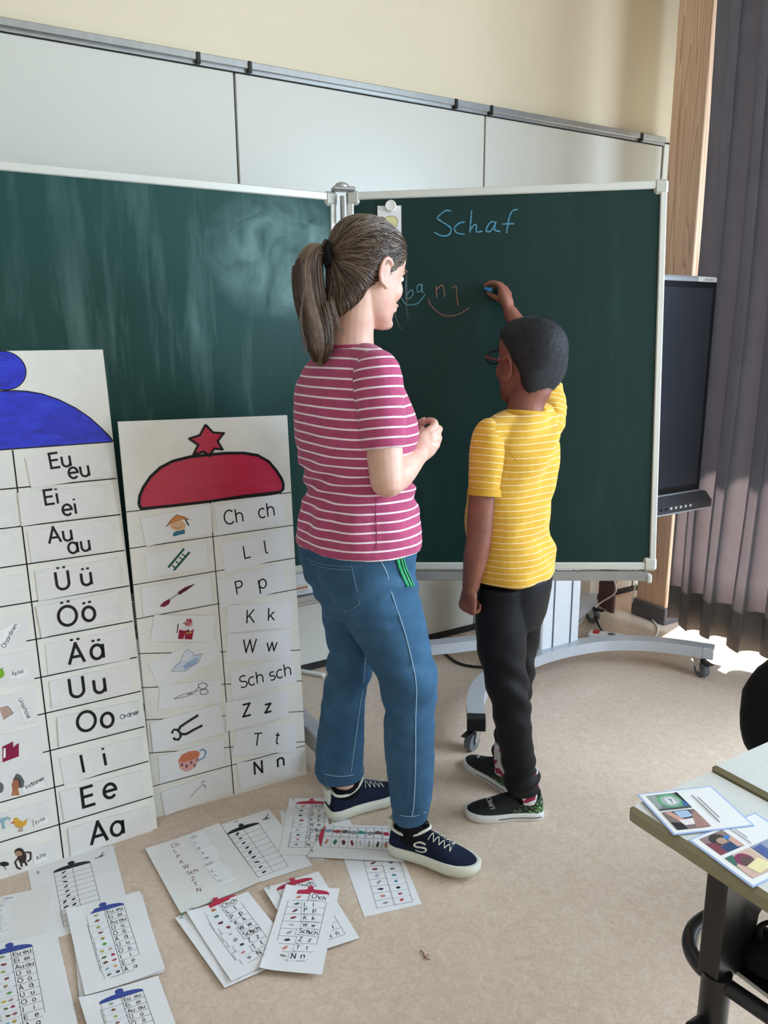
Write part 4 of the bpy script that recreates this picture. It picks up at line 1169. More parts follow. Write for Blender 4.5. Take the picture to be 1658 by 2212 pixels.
picsR = [
 ([(235, 905), (805, 785), (822, 1018), (283, 1130)], zA, [('p', [(495, 1050), (505, 1015), (540, 1000), (595, 990), (597, 1025)], '#2f6f8c'), ('l', [(600, 908), (628, 960)], '#2a2228', 13), ('e', (540, 958), (62, 46), '#e0b48e'), ('p', [(440, 970), (480, 910), (528, 870), (590, 885), (632, 910), (580, 908), (500, 930)], '#d08a4a'), ('l', [(440, 970), (528, 870), (632, 910)], '#5a3a28', 4), ('l', [(510, 975), (545, 982), (575, 965)], '#5a3a28', 4), ('l', [(440, 970), (500, 930), (580, 908), (632, 910)], '#5a3a28', 3)]),
 ([(275, 1190), (775, 1105), (785, 1300), (295, 1388)], zA, [('l', [(495, 1285), (528, 1312)], '#245a48', 12), ('l', [(525, 1252), (560, 1280)], '#245a48', 12), ('l', [(553, 1218), (590, 1245)], '#245a48', 12), ('l', [(575, 1192), (612, 1218)], '#245a48', 12), ('l', [(462, 1302), (592, 1148)], '#1f5a44', 20), ('l', [(508, 1325), (636, 1176)], '#1f5a44', 20)]),
 ([(240, 1470), (800, 1365), (822, 1590), (262, 1700)], zA, [('p', [(390, 1618), (425, 1580), (470, 1556), (480, 1572), (465, 1602), (430, 1622)], '#7a1c38'), ('l', [(475, 1562), (545, 1512)], '#a8adb8', 17), ('p', [(538, 1502), (600, 1460), (688, 1430), (620, 1482), (552, 1525)], '#5a1c34')]),
 ([(253, 110), (785, 120), (748, 345), (218, 340)], zB, [('p', [(458, 320), (468, 245), (520, 208), (530, 250), (505, 322)], '#9a1838'), ('p', [(515, 322), (525, 250), (600, 215), (582, 325)], '#9a1838'), ('p', [(480, 240), (510, 200), (590, 195), (603, 230), (560, 255), (540, 215), (520, 250)], '#e4dfe2'), ('e', (548, 185), (34, 28), '#d08a90'), ('p', [(530, 165), (538, 138), (552, 152), (568, 135), (575, 155), (585, 165), (575, 180)], '#a84a50'), ('l', [(500, 182), (530, 190), (560, 186)], '#6a3038', 7), ('l', [(450, 268), (460, 188)], '#3a3438', 9), ('l', [(530, 270), (580, 262)], '#b8a050', 14), ('l', [(545, 232), (550, 262)], '#26222a', 8)]),
 ([(205, 548), (755, 268), (845, 480), (300, 765)], zB, [('p', [(402, 605), (440, 555), (485, 520), (540, 500), (560, 488), (600, 470), (672, 450), (640, 500), (630, 535), (580, 560), (530, 600), (480, 595), (440, 595)], '#cfd8e8'), ('p', [(485, 480), (515, 440), (545, 410), (560, 430), (592, 440), (600, 470), (540, 485)], '#dde3ee'), ('p', [(500, 560), (560, 520), (640, 475), (625, 530), (570, 565), (520, 585)], '#9fb6d8'), ('l', [(402, 605), (440, 555), (485, 520), (495, 480), (515, 440), (545, 410), (562, 432), (592, 440), (600, 470), (672, 450), (635, 530), (580, 560), (530, 600), (402, 605)], '#6a7890', 4)]),
 ([(305, 720), (845, 675), (825, 878), (288, 930)], zB, [('l', [(422, 845), (500, 805), (560, 790), (600, 780), (660, 765)], '#6a6c70', 6), ('l', [(422, 845), (520, 825), (600, 800), (620, 760), (650, 740)], '#6a6c70', 6), ('l', [(635, 742), (640, 715), (680, 702), (715, 718), (705, 750), (665, 758), (635, 742)], '#74767a', 8), ('l', [(650, 790), (665, 765), (705, 760), (725, 780), (700, 805), (662, 805), (650, 790)], '#74767a', 8), ('l', [(540, 805), (585, 795)], '#4a4c50', 9)]),
 ([(215, 1055), (825, 890), (870, 1135), (243, 1312)], zB, [('l', [(455, 1130), (480, 1085), (540, 1045), (635, 985)], '#2a2a2c', 26), ('l', [(490, 1150), (530, 1150), (600, 1110), (672, 1074)], '#2a2a2c', 26), ('l', [(490, 1150), (452, 1112), (425, 1110), (408, 1130), (412, 1145)], '#2a2a2c', 20), ('l', [(475, 1130), (482, 1170), (462, 1198), (430, 1195), (418, 1180)], '#2a2a2c', 22)]),
 ([(285, 1350), (855, 1195), (875, 1415), (305, 1590)], zB, [('l', [(645, 1300), (680, 1285), (705, 1310), (690, 1355), (640, 1385)], '#7d9ac0', 16), ('p', [(460, 1390), (650, 1320), (640, 1380), (610, 1440), (560, 1475), (520, 1482), (475, 1450)], '#dba5a0'), ('p', [(460, 1388), (490, 1335), (550, 1305), (620, 1295), (652, 1315), (640, 1350), (580, 1380), (510, 1397)], '#d07a5c'), ('e', (495, 1420), (12, 16), '#8a5a68'), ('e', (535, 1432), (12, 16), '#8a5a68'), ('e', (575, 1400), (11, 16), '#8a5a68'), ('e', (605, 1425), (10, 14), '#8a5a68'), ('e', (630, 1375), (8, 12), '#8a5a68')]),
 ([(312, 1665), (905, 1440), (940, 1650), (345, 1865)], zB, [('l', [(568, 1705), (610, 1650), (680, 1590)], '#77706e', 6), ('l', [(662, 1580), (690, 1558)], '#77706e', 9), ('l', [(680, 1590), (698, 1605), (692, 1628)], '#77706e', 8), ('l', [(440, 1680), (475, 1665)], '#a8a4a4', 3)]),
]
for qd, z, sh in picsR:
    o, h, ang = wcard(rb, plR, qd, z, 'card_white', 'picture_card')
    picture(o, plR, h, z, sh)

# ------------------------------------------------------------------ worksheets spread on the floor
z8, zf = zz(2.632, 300, 1700), zz(3.948, 0, 1900)
RED, BLUE, DARK, GREEN = '#b8324c', '#3b4c96', '#1c1c20', '#2f8a6a'
def bil(q, s, t):
    return q[0]*(1-s)*(1-t) + q[1]*s*(1-t) + q[2]*s*t + q[3]*(1-s)*t
def sheet(label, corners, lv, mat='paper', grp=None, curl=0.0):
    z0 = 0.0006+0.0016*lv
    q = [at_z(x, y, z0) for x, y in corners]
    n = 8
    mb = MB(); rnd = random.Random(int(corners[0][0]*7+lv))
    ph = rnd.uniform(0, 6)
    vs = []
    for j in range(n+1):
        for i in range(n+1):
            p = bil(q, i/n, j/n)
            e = (abs(i/n-0.5)*2)**3*(abs(j/n-0.5)*2)**3
            vs.append(p+Vector((0, 0, curl*e*(0.5+0.5*math.sin(ph+i*0.3+j*0.7)))))
    top = [v+Vector((0, 0, 0.0005)) for v in vs]
    m = (n+1)**2
    fs = []
    for j in range(n):
        for i in range(n):
            a = j*(n+1)+i
            fs.append((m+a, m+a+n+1, m+a+n+2, m+a+1)); fs.append((a, a+1, a+n+2, a+n+1))
    ring = [i for i in range(n+1)] + [j*(n+1)+n for j in range(1, n+1)] + [n*(n+1)+i for i in range(n-1, -1, -1)] + [j*(n+1) for j in range(n-1, 0, -1)]
    for a, b in zip(ring, ring[1:]+ring[:1]):
        fs.append((a, b, m+b, m+a))
    mb.add(vs+top, fs)
    o = mb.build('worksheet', mat, label=label, cat='worksheet', group=grp)
    return o, z0+0.0006
def fquad(corners):
    q = [at_z(x, y, 0.0) for x, y in corners]
    return q
def jar(o, z, corners, rows, hat, kind, left=None, right=None, tcol='#26242a', lead=0.5, hw=0.0012):
    """table with a lid drawn over it; corners TL TR BR BL of the table"""
    q = fquad(corners)
    put = lambda s, t, h: bil(q, s, t)+Vector((0, 0, z+h))
    wd = (q[1]-q[0]).length; ht = (q[3]-q[0]).length
    pr = Print(lambda u, v, h: put(u/wd, -v/ht, h))
    for k in range(rows+1):
        pr.line([(0, -ht*k/rows), (wd, -ht*k/rows)], hw, '#6a686e')
    for s in (0, 0.5, 1):
        pr.line([(wd*s, 0), (wd*s, -ht)], hw, '#56545a')
    if hat:
        a = [(-0.02*wd, 0.0)] + [(wd*(0.5-0.52*math.cos(math.pi*k/14)), ht*0.075*math.sin(math.pi*k/14)**0.8) for k in range(1, 14)] + [(1.02*wd, 0.0)]
        pr.poly(a, hat, 0.0001)
        c = (0.5*wd, ht*0.10)
        if kind == 'star':
            pr.poly([(c[0]+wd*0.12*(1 if k % 2 == 0 else 0.5)*math.sin(math.pi*k/6), c[1]+wd*0.12*(1 if k % 2 == 0 else 0.5)*math.cos(math.pi*k/6)) for k in range(12)], hat, 0.0002)
        else:
            pr.ell(c[0], c[1], wd*0.10, wd*0.09, hat, 0.0002)
    rnd = random.Random(rows*31+int(corners[0][0]))
    for k in range(rows):
        if left and left[k]:
            for i, col in enumerate(left[k]):
                cx = wd*(0.25+0.16*(i-(len(left[k])-1)/2)*1.4); cy = -ht*(k+0.5)/rows
                rr = ht/rows*0.25
                a0 = rnd.uniform(-0.5, 0.9)
                pts = [(cx+math.cos(a0)*rr*1.5*math.cos(t)*rnd.uniform(0.6, 1.1)-math.sin(a0)*rr*0.7*math.sin(t), cy+math.sin(a0)*rr*1.5*math.cos(t)+math.cos(a0)*rr*0.7*math.sin(t)*rnd.uniform(0.6, 1.1)) for t in [2*math.pi*j/9 for j in range(9)]]
                pr.poly(pts, col, 0.0003)
        if right and right[k]:
            a, b = right[k]
            hh = ht/rows*0.62
            pr.text(a, wd*0.54, -ht*(k+0.80)/rows, hh, 0.12, lin(tcol), 0.0003, 0.0, 0.9)
            pr.text(b, wd*(0.78 if len(b) < 3 else 0.74), -ht*(k+0.80)/rows+(-hh*0.15 if len(b) > 2 else 0), hh, 0.12, lin(tcol), 0.0004, 0.0, 0.9)
    pr.build('printed_table', o)
    return put, wd, ht
def mark(o, z, s, px, h, col, ang=0.0, w=0.14):
    p = at_z(*px); e1 = (at_z(px[0]+8, px[1]-1.5)-p).normalized(); e2 = Vector((-e1.y, e1.x, 0))
    pr = Print(lambda u, v, k: p+e1*u+e2*v+Vector((0, 0, z+k)))
    pr.text(s, 0, 0, h, w, lin(col), 0, ang)
    return pr.build('handwriting', o)
def slip(o, z, corners, text=None, cap=None, pic=None, rows=1, lift=0.0012, col='#222024', gap=None, w=0.13):
    """small glued-on paper slip with its printed letters; corners TL TR BR BL"""
    q = [at_z(x, y) + Vector((0, 0, z)) for x, y in corners]
    mb = MB()
    lo = [p+Vector((0, 0, 0.0001)) for p in q]; hi = [p+Vector((0, 0, lift*(0.6 if i < 2 else 1.2))) for i, p in enumerate(q)]
    mb.add(lo+hi, [(0, 1, 2, 3), (7, 6, 5, 4)] + [(i, i+4, (i+1) % 4+4, (i+1) % 4) for i in range(4)])
    so = mb.build('paper_slip', 'card_white', o)
    wd, ht = (q[1]-q[0]).length, (q[3]-q[0]).length
    pr = Print(lambda u, v, k: bil(hi, u/wd, -v/ht)+Vector((0, 0, 0.0003+k)))
    if text:
        hh = ht*(cap or 0.62)
        a, b = text
        pr.text(a, wd*0.10, -ht*0.5-hh*0.42, hh, w, lin(col), 0, 0, 0.9)
        if b: pr.text(b, wd*(gap or (0.58 if len(b) < 2 else 0.52)), -ht*0.5-hh*0.42, hh, w, lin(col), 0, 0, 0.9)
    if pic:
        rnd = random.Random(int(corners[0][0]*3+corners[0][1]))
        for c, (cx, cy) in pic:
            r = ht*0.26/rows
            pr.poly([(wd*cx+r*1.3*math.cos(t)*rnd.uniform(0.5, 1.1), -ht*cy+r*math.sin(t)*rnd.uniform(0.5, 1.1)) for t in [2*math.pi*j/9 for j in range(9)]], c, 0.0001)
    pr.build('lettering' if text else 'picture', so)
CONS = [('Ch', 'ch'), ('L', 'l'), ('P', 'p'), ('K', 'k'), ('W', 'w'), ('Sch', 'sch'), ('Z', 'z'), ('T', 't'), ('N', 'n')]
VOW = [('Eu', 'eu'), ('Ei', 'ei'), ('Au', 'au'), ('Ü', 'ü'), ('Ö', 'ö'), ('Ä', 'ä'), ('U', 'u'), ('O', 'o'), ('I', 'i'), ('E', 'e'), ('A', 'a')]
CPIC = [['#c07a5a'], ['#4a7a68'], ['#6a3a4a'], ['#8a3a48'], ['#b0b8c8'], ['#9a9a9e'], ['#3a3a3e'], ['#cf8a80'], ['#8a8684']]
VPIC = [['#9aa07a'], ['#8a4a3a'], ['#a0b060'], ['#8a4a48'], ['#9a8a4a'], ['#5a9a4a'], ['#c8b040', '#b09088'], ['#5a6a3a', '#a8284a'], ['#6a4a3a', '#a85a58'], ['#8aa8c0', '#c8a050'], ['#5a5a58', '#4a4040']]
BPIC = [['#1e1e20'] for _ in range(9)]
BP11 = [['#1e1e20']]*6 + [['#1e1e20', '#1e1e20']]*2 + [['#1e1e20']]*3
def strip(corners, t0, t1, s0, s1):
    """part of a quad given in picture pixels"""
    q = [Vector((x, y)) for x, y in corners]
    return [tuple(bil(q, s, t)) for s, t in ((s0, t0), (s1, t0), (s1, t1), (s0, t1))]

# under the blue board: black-and-white sheet
o, z = sheet('worksheet with a black lid half under the blue letter board', [(58, 1872), (244, 1826), (283, 1977), (90, 2036)], 0)
jar(o, z, [z7(x, y) for x, y in ((503, 805), (842, 710), (965, 1190), (595, 1310))], 11, DARK, 'knob', BP11)
mark(o, z, '5', z7(338, 818), 0.012, '#2a2a2a')
pr = Print(lambda u, v, k: at_z(u, v)+Vector((0, 0, z+k)))
pr.line([z7(x, y) for x, y in ((880, 672), (930, 655), (965, 612), (940, 650), (972, 640), (925, 662))], 1.6, '#4a4a4a')
pr.build('pen_mark', o)
# sheet with loose vowel slips, cut by the left edge
o, z = sheet('laminated sheet of pale lower-case vowel slips at the left edge', [(-62, 1950), (109, 1914), (96, 2041), (-75, 2078)], 1, 'laminate_paper')
for k, (s, x, y) in enumerate((('eu', 52, 192), ('ei', 35, 245), ('au', 8, 290), ('ü', 34, 345), ('ö', 24, 392), ('ä', 22, 440), ('u', 8, 500))):
    slip(o, z, [zf(a, b) for a, b in (((x-20, y-40), (x+66, y-58), (x+92, y-18), (x-2, y+10)) if k == 0 else ((x-40, y-32), (x+62, y-48), (x+56, y-4), (x-46, y+12)))], (s, ''), 0.5, col='#8a8688', w=0.1)
# vowel sheet, second one under it
o, z = sheet('blank sheet peeking out beneath the blue-lid vowel worksheet', [(152, 1972), (307, 1931), (354, 2100), (172, 2157)], 2)
o, z = sheet('worksheet with blue lid and cut vowel strips between the other sheets', [(142, 1966), (302, 1926), (357, 2096), (184, 2153)], 4, curl=0.006)
J = [zf(x, y) for x, y in ((725, 332), (1055, 236), (1225, 765), (880, 885))]
jar(o, z, J, 11, BLUE, 'knob', None, VOW)
for a, b, k in ((0.0, 2.0, 0), (2, 3, 2), (3, 4, 3), (4, 6, 4), (6, 7, 6), (7, 9, 7), (9, 10, 9), (10, 11, 10)):
    pc = []
    for r in range(int(a), int(b)):
        for i, c in enumerate(VPIC[r]):
            pc.append((c, (0.5 if len(VPIC[r]) == 1 else 0.28+0.5*i, (r+0.5-a)/(b-a))))
    sh = 0.02*math.sin(k*2.1)
    slip(o, z+0.0004, strip(J, a/11+0.004, b/11-0.004, 0.04+sh, 0.47+sh), pic=[(c, p) for c, p in pc], rows=b-a)
mark(o, z, '1', zf(585, 290), 0.010, '#4a78b8')
# lower left pair
o, z = sheet('blank sheet under the blue-lid worksheet in the bottom corner', [(-40, 2060), (124, 2022), (174, 2238), (-5, 2285)], 2)
o, z = sheet('worksheet with blue lid cut by the bottom left corner', [(-62, 2053), (104, 2016), (152, 2235), (-28, 2280)], 4, curl=0.004)
J = [zf(x, y) for x, y in ((-95, 690), (277, 594), (405, 1250), (10, 1375))]
jar(o, z, J, 11, BLUE, 'knob', None, VOW)
for r in range(11):
    sh = 0.03*math.sin(r*2.7)
    slip(o, z+0.0004, strip(J, r/11+0.006, (r+1)/11-0.006, 0.06+sh, 0.46+sh), pic=[(c, (0.6 if len(VPIC[r]) == 1 else 0.35+0.4*i, 0.5)) for i, c in enumerate(VPIC[r])])
# bottom sheet
o, z = sheet('worksheet with blue lid nearest the bottom edge of the picture', [(170, 2158), (341, 2108), (398, 2262), (222, 2322)], 5, curl=0.004)
J = [zf(x, y) for x, y in ((847, 1097), (1220, 977), (1425, 1560), (1025, 1700))]
jar(o, z, J, 11, BLUE, 'knob', None, VOW)
for r in range(11):
    slip(o, z+0.0004, strip(J, r/11+0.006, (r+1)/11-0.006, 0.05, 0.47), pic=[(c, (0.5 if len(VPIC[r]) == 1 else 0.3+0.4*i, 0.5)) for i, c in enumerate(VPIC[r])])
mark(o, z, '3', zf(700, 1058), 0.012, '#6aa0d8')
# consonant sheets in front of the red board
o, z = sheet('worksheet with black star lid beside the laminated letter sheet', [z8(465, 215), z8(740, 125), z8(985, 445), z8(690, 540)], 1)
jar(o, z, [z8(x, y) for x, y in ((507, 275), (682, 214), (848, 455), (678, 520))], 9, DARK, 'star', BPIC)
pr = Print(lambda u, v, k: at_z(u, v)+Vector((0, 0, z+k)))
pr.line([z8(x, y) for x, y in ((700, 195), (722, 178), (735, 160), (722, 182), (742, 182), (712, 190))], 1.6, '#4a4a4a'); pr.line([z8(540, 205), z8(566, 196)], 1.2, '#5a5a5a')
pr.build('pen_mark', o)
o, z = sheet('laminated sheet with reddish consonants and small letter slips', [z8(35, 355), z8(455, 208), z8(692, 542), z8(238, 722)], 3, 'laminate_paper', curl=0.004)
pr = Print(lambda u, v, k: at_z(u, v)+Vector((0, 0, z+k)))
for s, x, y in (('Ch', 188, 357), ('L', 203, 387), ('P', 218, 418), ('K', 236, 448), ('W', 255, 478), ('Sch', 275, 512), ('Z', 300, 546), ('T', 316, 577), ('N', 332, 610)):
    p = at_z(*z8(x, y)); e1 = (at_z(*z8(x+10, y-3))-p).normalized(); e2 = Vector((-e1.y, e1.x, 0))
    p2 = Print(lambda u, v, k, p=p, e1=e1, e2=e2: p+e1*u+e2*v+Vector((0, 0, z+0.0003+k)))
    p2.text(s, 0, 0, 0.0155, 0.11, lin('#7a3a4a')); pr.mb.add(p2.mb.v, p2.mb.f, lin('#7a3a4a'))
pr.build('lettering', o)
for s, x, y in (('ch', 300, 310), ('l', 322, 337), ('p', 335, 370), ('k', 360, 397), ('w', 378, 427), ('sch', 380, 464), ('z', 412, 500), ('t', 436, 526), ('n', 456, 556)):
    slip(o, z, [z8(a, b) for a, b in ((x-22, y-20), (x+72, y-50), (x+88, y-20), (x-2, y+10))], (s, ''), 0.5, col='#5a3a44', w=0.1)
o, z = sheet('worksheet corner with green number two under the red-lid worksheet', [z8(205, 745), z8(555, 632), z8(840, 985), z8(487, 1142)], 4)
mark(o, z, '2', z8(232, 762), 0.016, GREEN)
o, z = sheet('worksheet with red star lid and green two, angled on the floor', [z8(270, 715), z8(620, 598), z8(884, 925), z8(526, 1110)], 6, curl=0.005)
J = [z8(x, y) for x, y in ((355, 735), (553, 642), (775, 940), (575, 1046))]
jar(o, z, J, 9, RED, 'star', None, CONS)
for r in range(9):
    sh = (0.05, 0.02, 0.0, 0.10, 0.04, 0.06, 0.13, 0.02, 0.08)[r]-0.05
    slip(o, z+0.0004, strip(J, r/9+0.004, (r+1)/9-0.004, 0.07+sh, 0.48+sh), pic=[(CPIC[r][0], (0.55, 0.5))])
mark(o, z, '2', z8(290, 735), 0.016, GREEN)
o, z = sheet('worksheet lying askew beneath the green-numbered three worksheet', [z8(708, 578), z8(1020, 480), z8(1253, 858), z8(945, 960)], 5)
J = [z8(x, y) for x, y in ((788, 605), (985, 542), (1172, 855), (975, 925))]
jar(o, z, J, 9, RED, 'star', CPIC, CONS)
mark(o, z, '3', z8(728, 600), 0.014, GREEN)
o, z = sheet('worksheet with red star lid and green three, letter slips glued slightly askew', [z8(835, 560), z8(1140, 578), z8(1040, 1068), z8(684, 1036)], 8, curl=0.005)
J = [z8(x, y) for x, y in ((860, 632), (1078, 636), (986, 1026), (757, 1006))]
jar(o, z, J, 9, RED, 'star', CPIC)
for (a, b), c in zip(CONS, ([(980, 628), (1085, 655), (1070, 685), (966, 665)], [(930, 682), (1036, 684), (1032, 715), (925, 715)], [(930, 712), (1034, 716), (1032, 748), (924, 748)], [(930, 757), (1030, 762), (1024, 797), (920, 792)], [(928, 800), (1026, 806), (1020, 836), (918, 830)], [(905, 824), (1022, 850), (1012, 880), (892, 866)], [(902, 876), (1014, 886), (1008, 922), (892, 916)], [(888, 925), (1002, 932), (994, 968), (878, 962)], [(858, 970), (974, 974), (966, 1012), (846, 1022)])):
    slip(o, z+0.0004, [z8(*p) for p in c], (a, b), 0.66)
mark(o, z, '3', z8(838, 588), 0.015, GREEN)
# sheets under the teacher's shoes
o, z = sheet('worksheet corner with a green one poking out by the rear shoe', [z8(803, 135), z8(1020, 100), z8(1052, 420), z8(835, 385)], 0)
mark(o, z, '1', z8(826, 150), 0.014, GREEN)
o, z = sheet('worksheet with red star lid under the teacher\'s rear shoe', [z8(855, 65), z8(1088, 62), z8(1062, 396), z8(795, 382)], 2)
J = [z8(x, y) for x, y in ((895, 103), (1062, 103), (1040, 352), (848, 350))]
jar(o, z, J, 9, RED, 'star', CPIC, CONS)
for r in (1, 2, 3, 5, 6, 7, 8):
    sh = (0, -0.05, -0.04, 0.02, 0, -0.06, -0.02, -0.01, -0.02)[r]
    slip(o, z+0.0003, strip(J, r/9+0.005, (r+1)/9-0.005, 0.04+sh, 0.46+sh), pic=[(CPIC[r][0], (0.5, 0.5))])
mark(o, z, '1', z8(876, 84), 0.014, GREEN)
o, z = sheet('blank sheet edge sticking out behind the heel of the front shoe', [z8(1090, 190), z8(1195, 185), z8(1212, 216), z8(1100, 225)], 0)
o, z = sheet('picture worksheet with glued cards below the sideways worksheet', [z8(1140, 345), z8(1480, 352), z8(1605, 665), z8(1280, 740)], 0)
J = [z8(x, y) for x, y in ((1255, 350), (1455, 345), (1556, 655), (1352, 692))]
jar(o, z, J, 9, None, None, CPIC, None)
for r, c in ((2, '#8a8a8c'), (3, '#6a6a6e'), (4, '#5a9aa0'), (5, '#4a8a98'), (6, '#2a2422'), (7, '#b02a38'), (8, '#c8484a')):
    slip(o, z+0.0003, strip(J, r/9+0.006, (r+1)/9-0.006, 0.50, 0.95), pic=[(c, (0.5, 0.5))])
o, z = sheet('sideways worksheet with red lid at its left, held down by the front shoe', [z8(1070, 212), z8(1486, 226), z8(1506, 425), z8(957, 398)], 4)
J = [z8(x, y) for x, y in ((1062, 235), (1472, 252), (1480, 380), (1036, 352))]
q = fquad(J)
pr = Print(lambda u, v, k: bil(q, u, -v)+Vector((0, 0, z+k)))
for s in range(10):
    pr.line([(s/9, 0), (s/9, -1)], 0.004, '#6a686e')
for t in (0, 0.5, 1):
    pr.line([(0, -t), (1, -t)], 0.012, '#6a686e')
pr.poly([(-0.004, 0.0), (-0.03, -0.12), (-0.058, -0.4), (-0.058, -0.65), (-0.03, -0.9), (-0.004, -1.0)], RED, 0.0002)
pr.line([(-0.055, -0.5), (-0.11, -0.52)], 0.03, '#3a2a30', 0.0002)
for k in range(9):
    c = CPIC[k][0]
    pr.poly([((k+0.5)/9+0.03*math.cos(t)*(0.6+0.4*math.sin(k+t*2)), -0.75+0.14*math.sin(t)) for t in [2*math.pi*j/9 for j in range(9)]], c, 0.0002)
pr.build('printed_table', o)
for k, c in enumerate(('#8a9aa8', '#a04a48', '#6a5a58', '#9a9aa0', '#3a8a80', '#8a8a90', '#6a5048', '#b02a40')):
    slip(o, z+0.0003, strip(J, 0.03+0.02*(k % 3), 0.46+0.02*(k % 2), k/9+0.012, (k+1)/9-0.006), pic=[(c, (0.5, 0.5))])
mark(o, z, '4', z8(978, 386), 0.012, '#3a8a6a')
# a twig on the floor
tw = MB().tube([at_z(x, y, 0.003) for x, y in ((908, 2053), (914, 2059), (917, 2068), (924, 2072), (930, 2073))], [0.0012, 0.0014, 0.0014, 0.001, 0.0006], 6, 3)
tw.tube([at_z(917, 2068, 0.003), at_z(922, 2064, 0.004), at_z(925, 2062, 0.003)], 0.0008, 5, 2)
tag(tw.build('twig', simple('twig_brown', '#7a4636', 0.8, var=0.2, scale=80), smooth=True), 'small reddish brown twig on the bare floor', 'twig')

# ------------------------------------------------------------------ table at the right with laminated cards
TZ = 0.72
tc = at_z(1355, 1740, TZ)
table = thing('table', 'grey school table on black steel leg at right', 'table', (tc.x+0.25, tc.y-0.3, 0))
xs1 = tc.x+0.192
def top(x0, x1, zt_):
    mb = MB()
    r = 0.012
    mb.box((x0, -0.2, zt_-0.028), (x1, tc.y, zt_), 0.006)
    return mb
o = top(tc.x, xs1, TZ); o = o.build('tabletop', 'table_edge', table)
MB().box((tc.x+0.006, -0.194, TZ-0.001), (xs1-0.002, tc.y-0.006, TZ+0.0008)).build('surface', 'table', o)
o = top(xs1+0.004, xs1+0.75, TZ+0.008).build('tabletop', 'table_edge', table)
MB().box((xs1+0.010, -0.194, TZ+0.007), (xs1+0.744, tc.y-0.006, TZ+0.0088)).build('surface', 'table', o)
# leg: flat steel upright with a gusset, lower tube with a clamp knob, bent tube rail and shelf
LX, LY = 0.905, 0.585
LY = on_plane(1513, 2000, (LX, 0, 0), (1, 0, 0)).y
leg = MB().box((LX, LY-0.034, 0.49), (LX+0.024, LY, TZ-0.028), 0.003)
leg.build('leg', 'black_metal', table, label='flat black upper leg')
g = MB()
gp = [(LX+0.004, TZ-0.028), (LX+0.16, TZ-0.028), (LX+0.155, 0.64), (LX+0.09, 0.575), (LX+0.08, 0.49), (LX+0.004, 0.49)]
g.add([(x, LY-0.033+w, z) for w in (0, 0.012) for x, z in gp], [tuple(range(6))[::-1], tuple(range(6, 12))] + [(i, (i+1) % 6, (i+1) % 6+6, i+6) for i in range(6)])
g.build('gusset', 'black_metal', table)
MB().cyl((LX+0.018, LY-0.022, 0.03), (LX+0.018, LY-0.022, 0.50), 0.0215, 20).build('leg', 'black_metal', table, smooth='auto', label='round black lower leg tube')
MB().box((LX-0.008, -0.1, 0.0), (LX+0.042, LY+0.12, 0.032), 0.005).build('foot', 'black_metal', table)
kb = MB().cyl((LX-0.022, LY-0.022, 0.41), (LX+0.01, LY-0.022, 0.41), 0.017, 14).cyl((LX-0.032, LY-0.022, 0.41), (LX-0.022, LY-0.022, 0.41), 0.014, 14)
kb.build('knob', 'black', table, smooth='auto')
rz = 0.485
rp = [at_z(x, y, rz) for x, y in ((1600, 1958), (1535, 1978), (1498, 2006), (1490, 2045), (1512, 2086), (1560, 2124), (1658, 2192), (1760, 2262))]
MB().tube(rp, 0.0125, 12, 5).build('tube_rail', 'black_metal', table, smooth=True, label='bent black tube rail')
e0, e1 = at_z(1553, 2073, rz+0.004), at_z(1720, 2200, rz+0.004)
d = (e1-e0).normalized()
MB().obox((e0+e1)/2+Vector((d.y, -d.x, 0))*-0.0, d, Vector((-d.y, d.x, 0)), (0, 0, 1), (e1-e0).length/2, 0.0016, 0.002).build('shelf_edge', 'white_plastic', table, label='thin white shelf edge')
sh = MB(); nrm = Vector((-d.y, d.x, 0))
if nrm.x < 0: nrm = -nrm
sh.obox((e0+e1)/2+nrm*0.12, d, nrm, (0, 0, 1), (e1-e0).length/2, 0.117, 0.0015)
sh.build('shelf', 'black_metal', table)
# dark bag lying on the shelf
bag = MB()
bc = at_z(1672, 2062, rz+0.034)
for k in range(1):
    bag.ball(bc, 0.046, 0.052, 0.032, seg=20, rows=12)
bm_ = bag.mesh('bag', True)
for v in bm_.vertices:
    n_ = noise.noise(Vector(v.co)*22)*0.010+noise.noise(Vector(v.co)*55)*0.004
    v.co += (v.co-bc).normalized()*n_
    v.co.z = max(v.co.z, rz+0.004)
bo = link('bag', bm_, 'jacket', label='crumpled dark bag on the shelf under the table', cat='bag')
MB().tube([bc+Vector((-0.025, 0.01, 0.034)), bc+Vector((-0.03, 0.01, 0.056)), bc+Vector((-0.01, 0.0, 0.062)), bc+Vector((0.01, 0.0, 0.040))], 0.004, 6, 4).build('strap', 'jacket', bo, smooth=True)

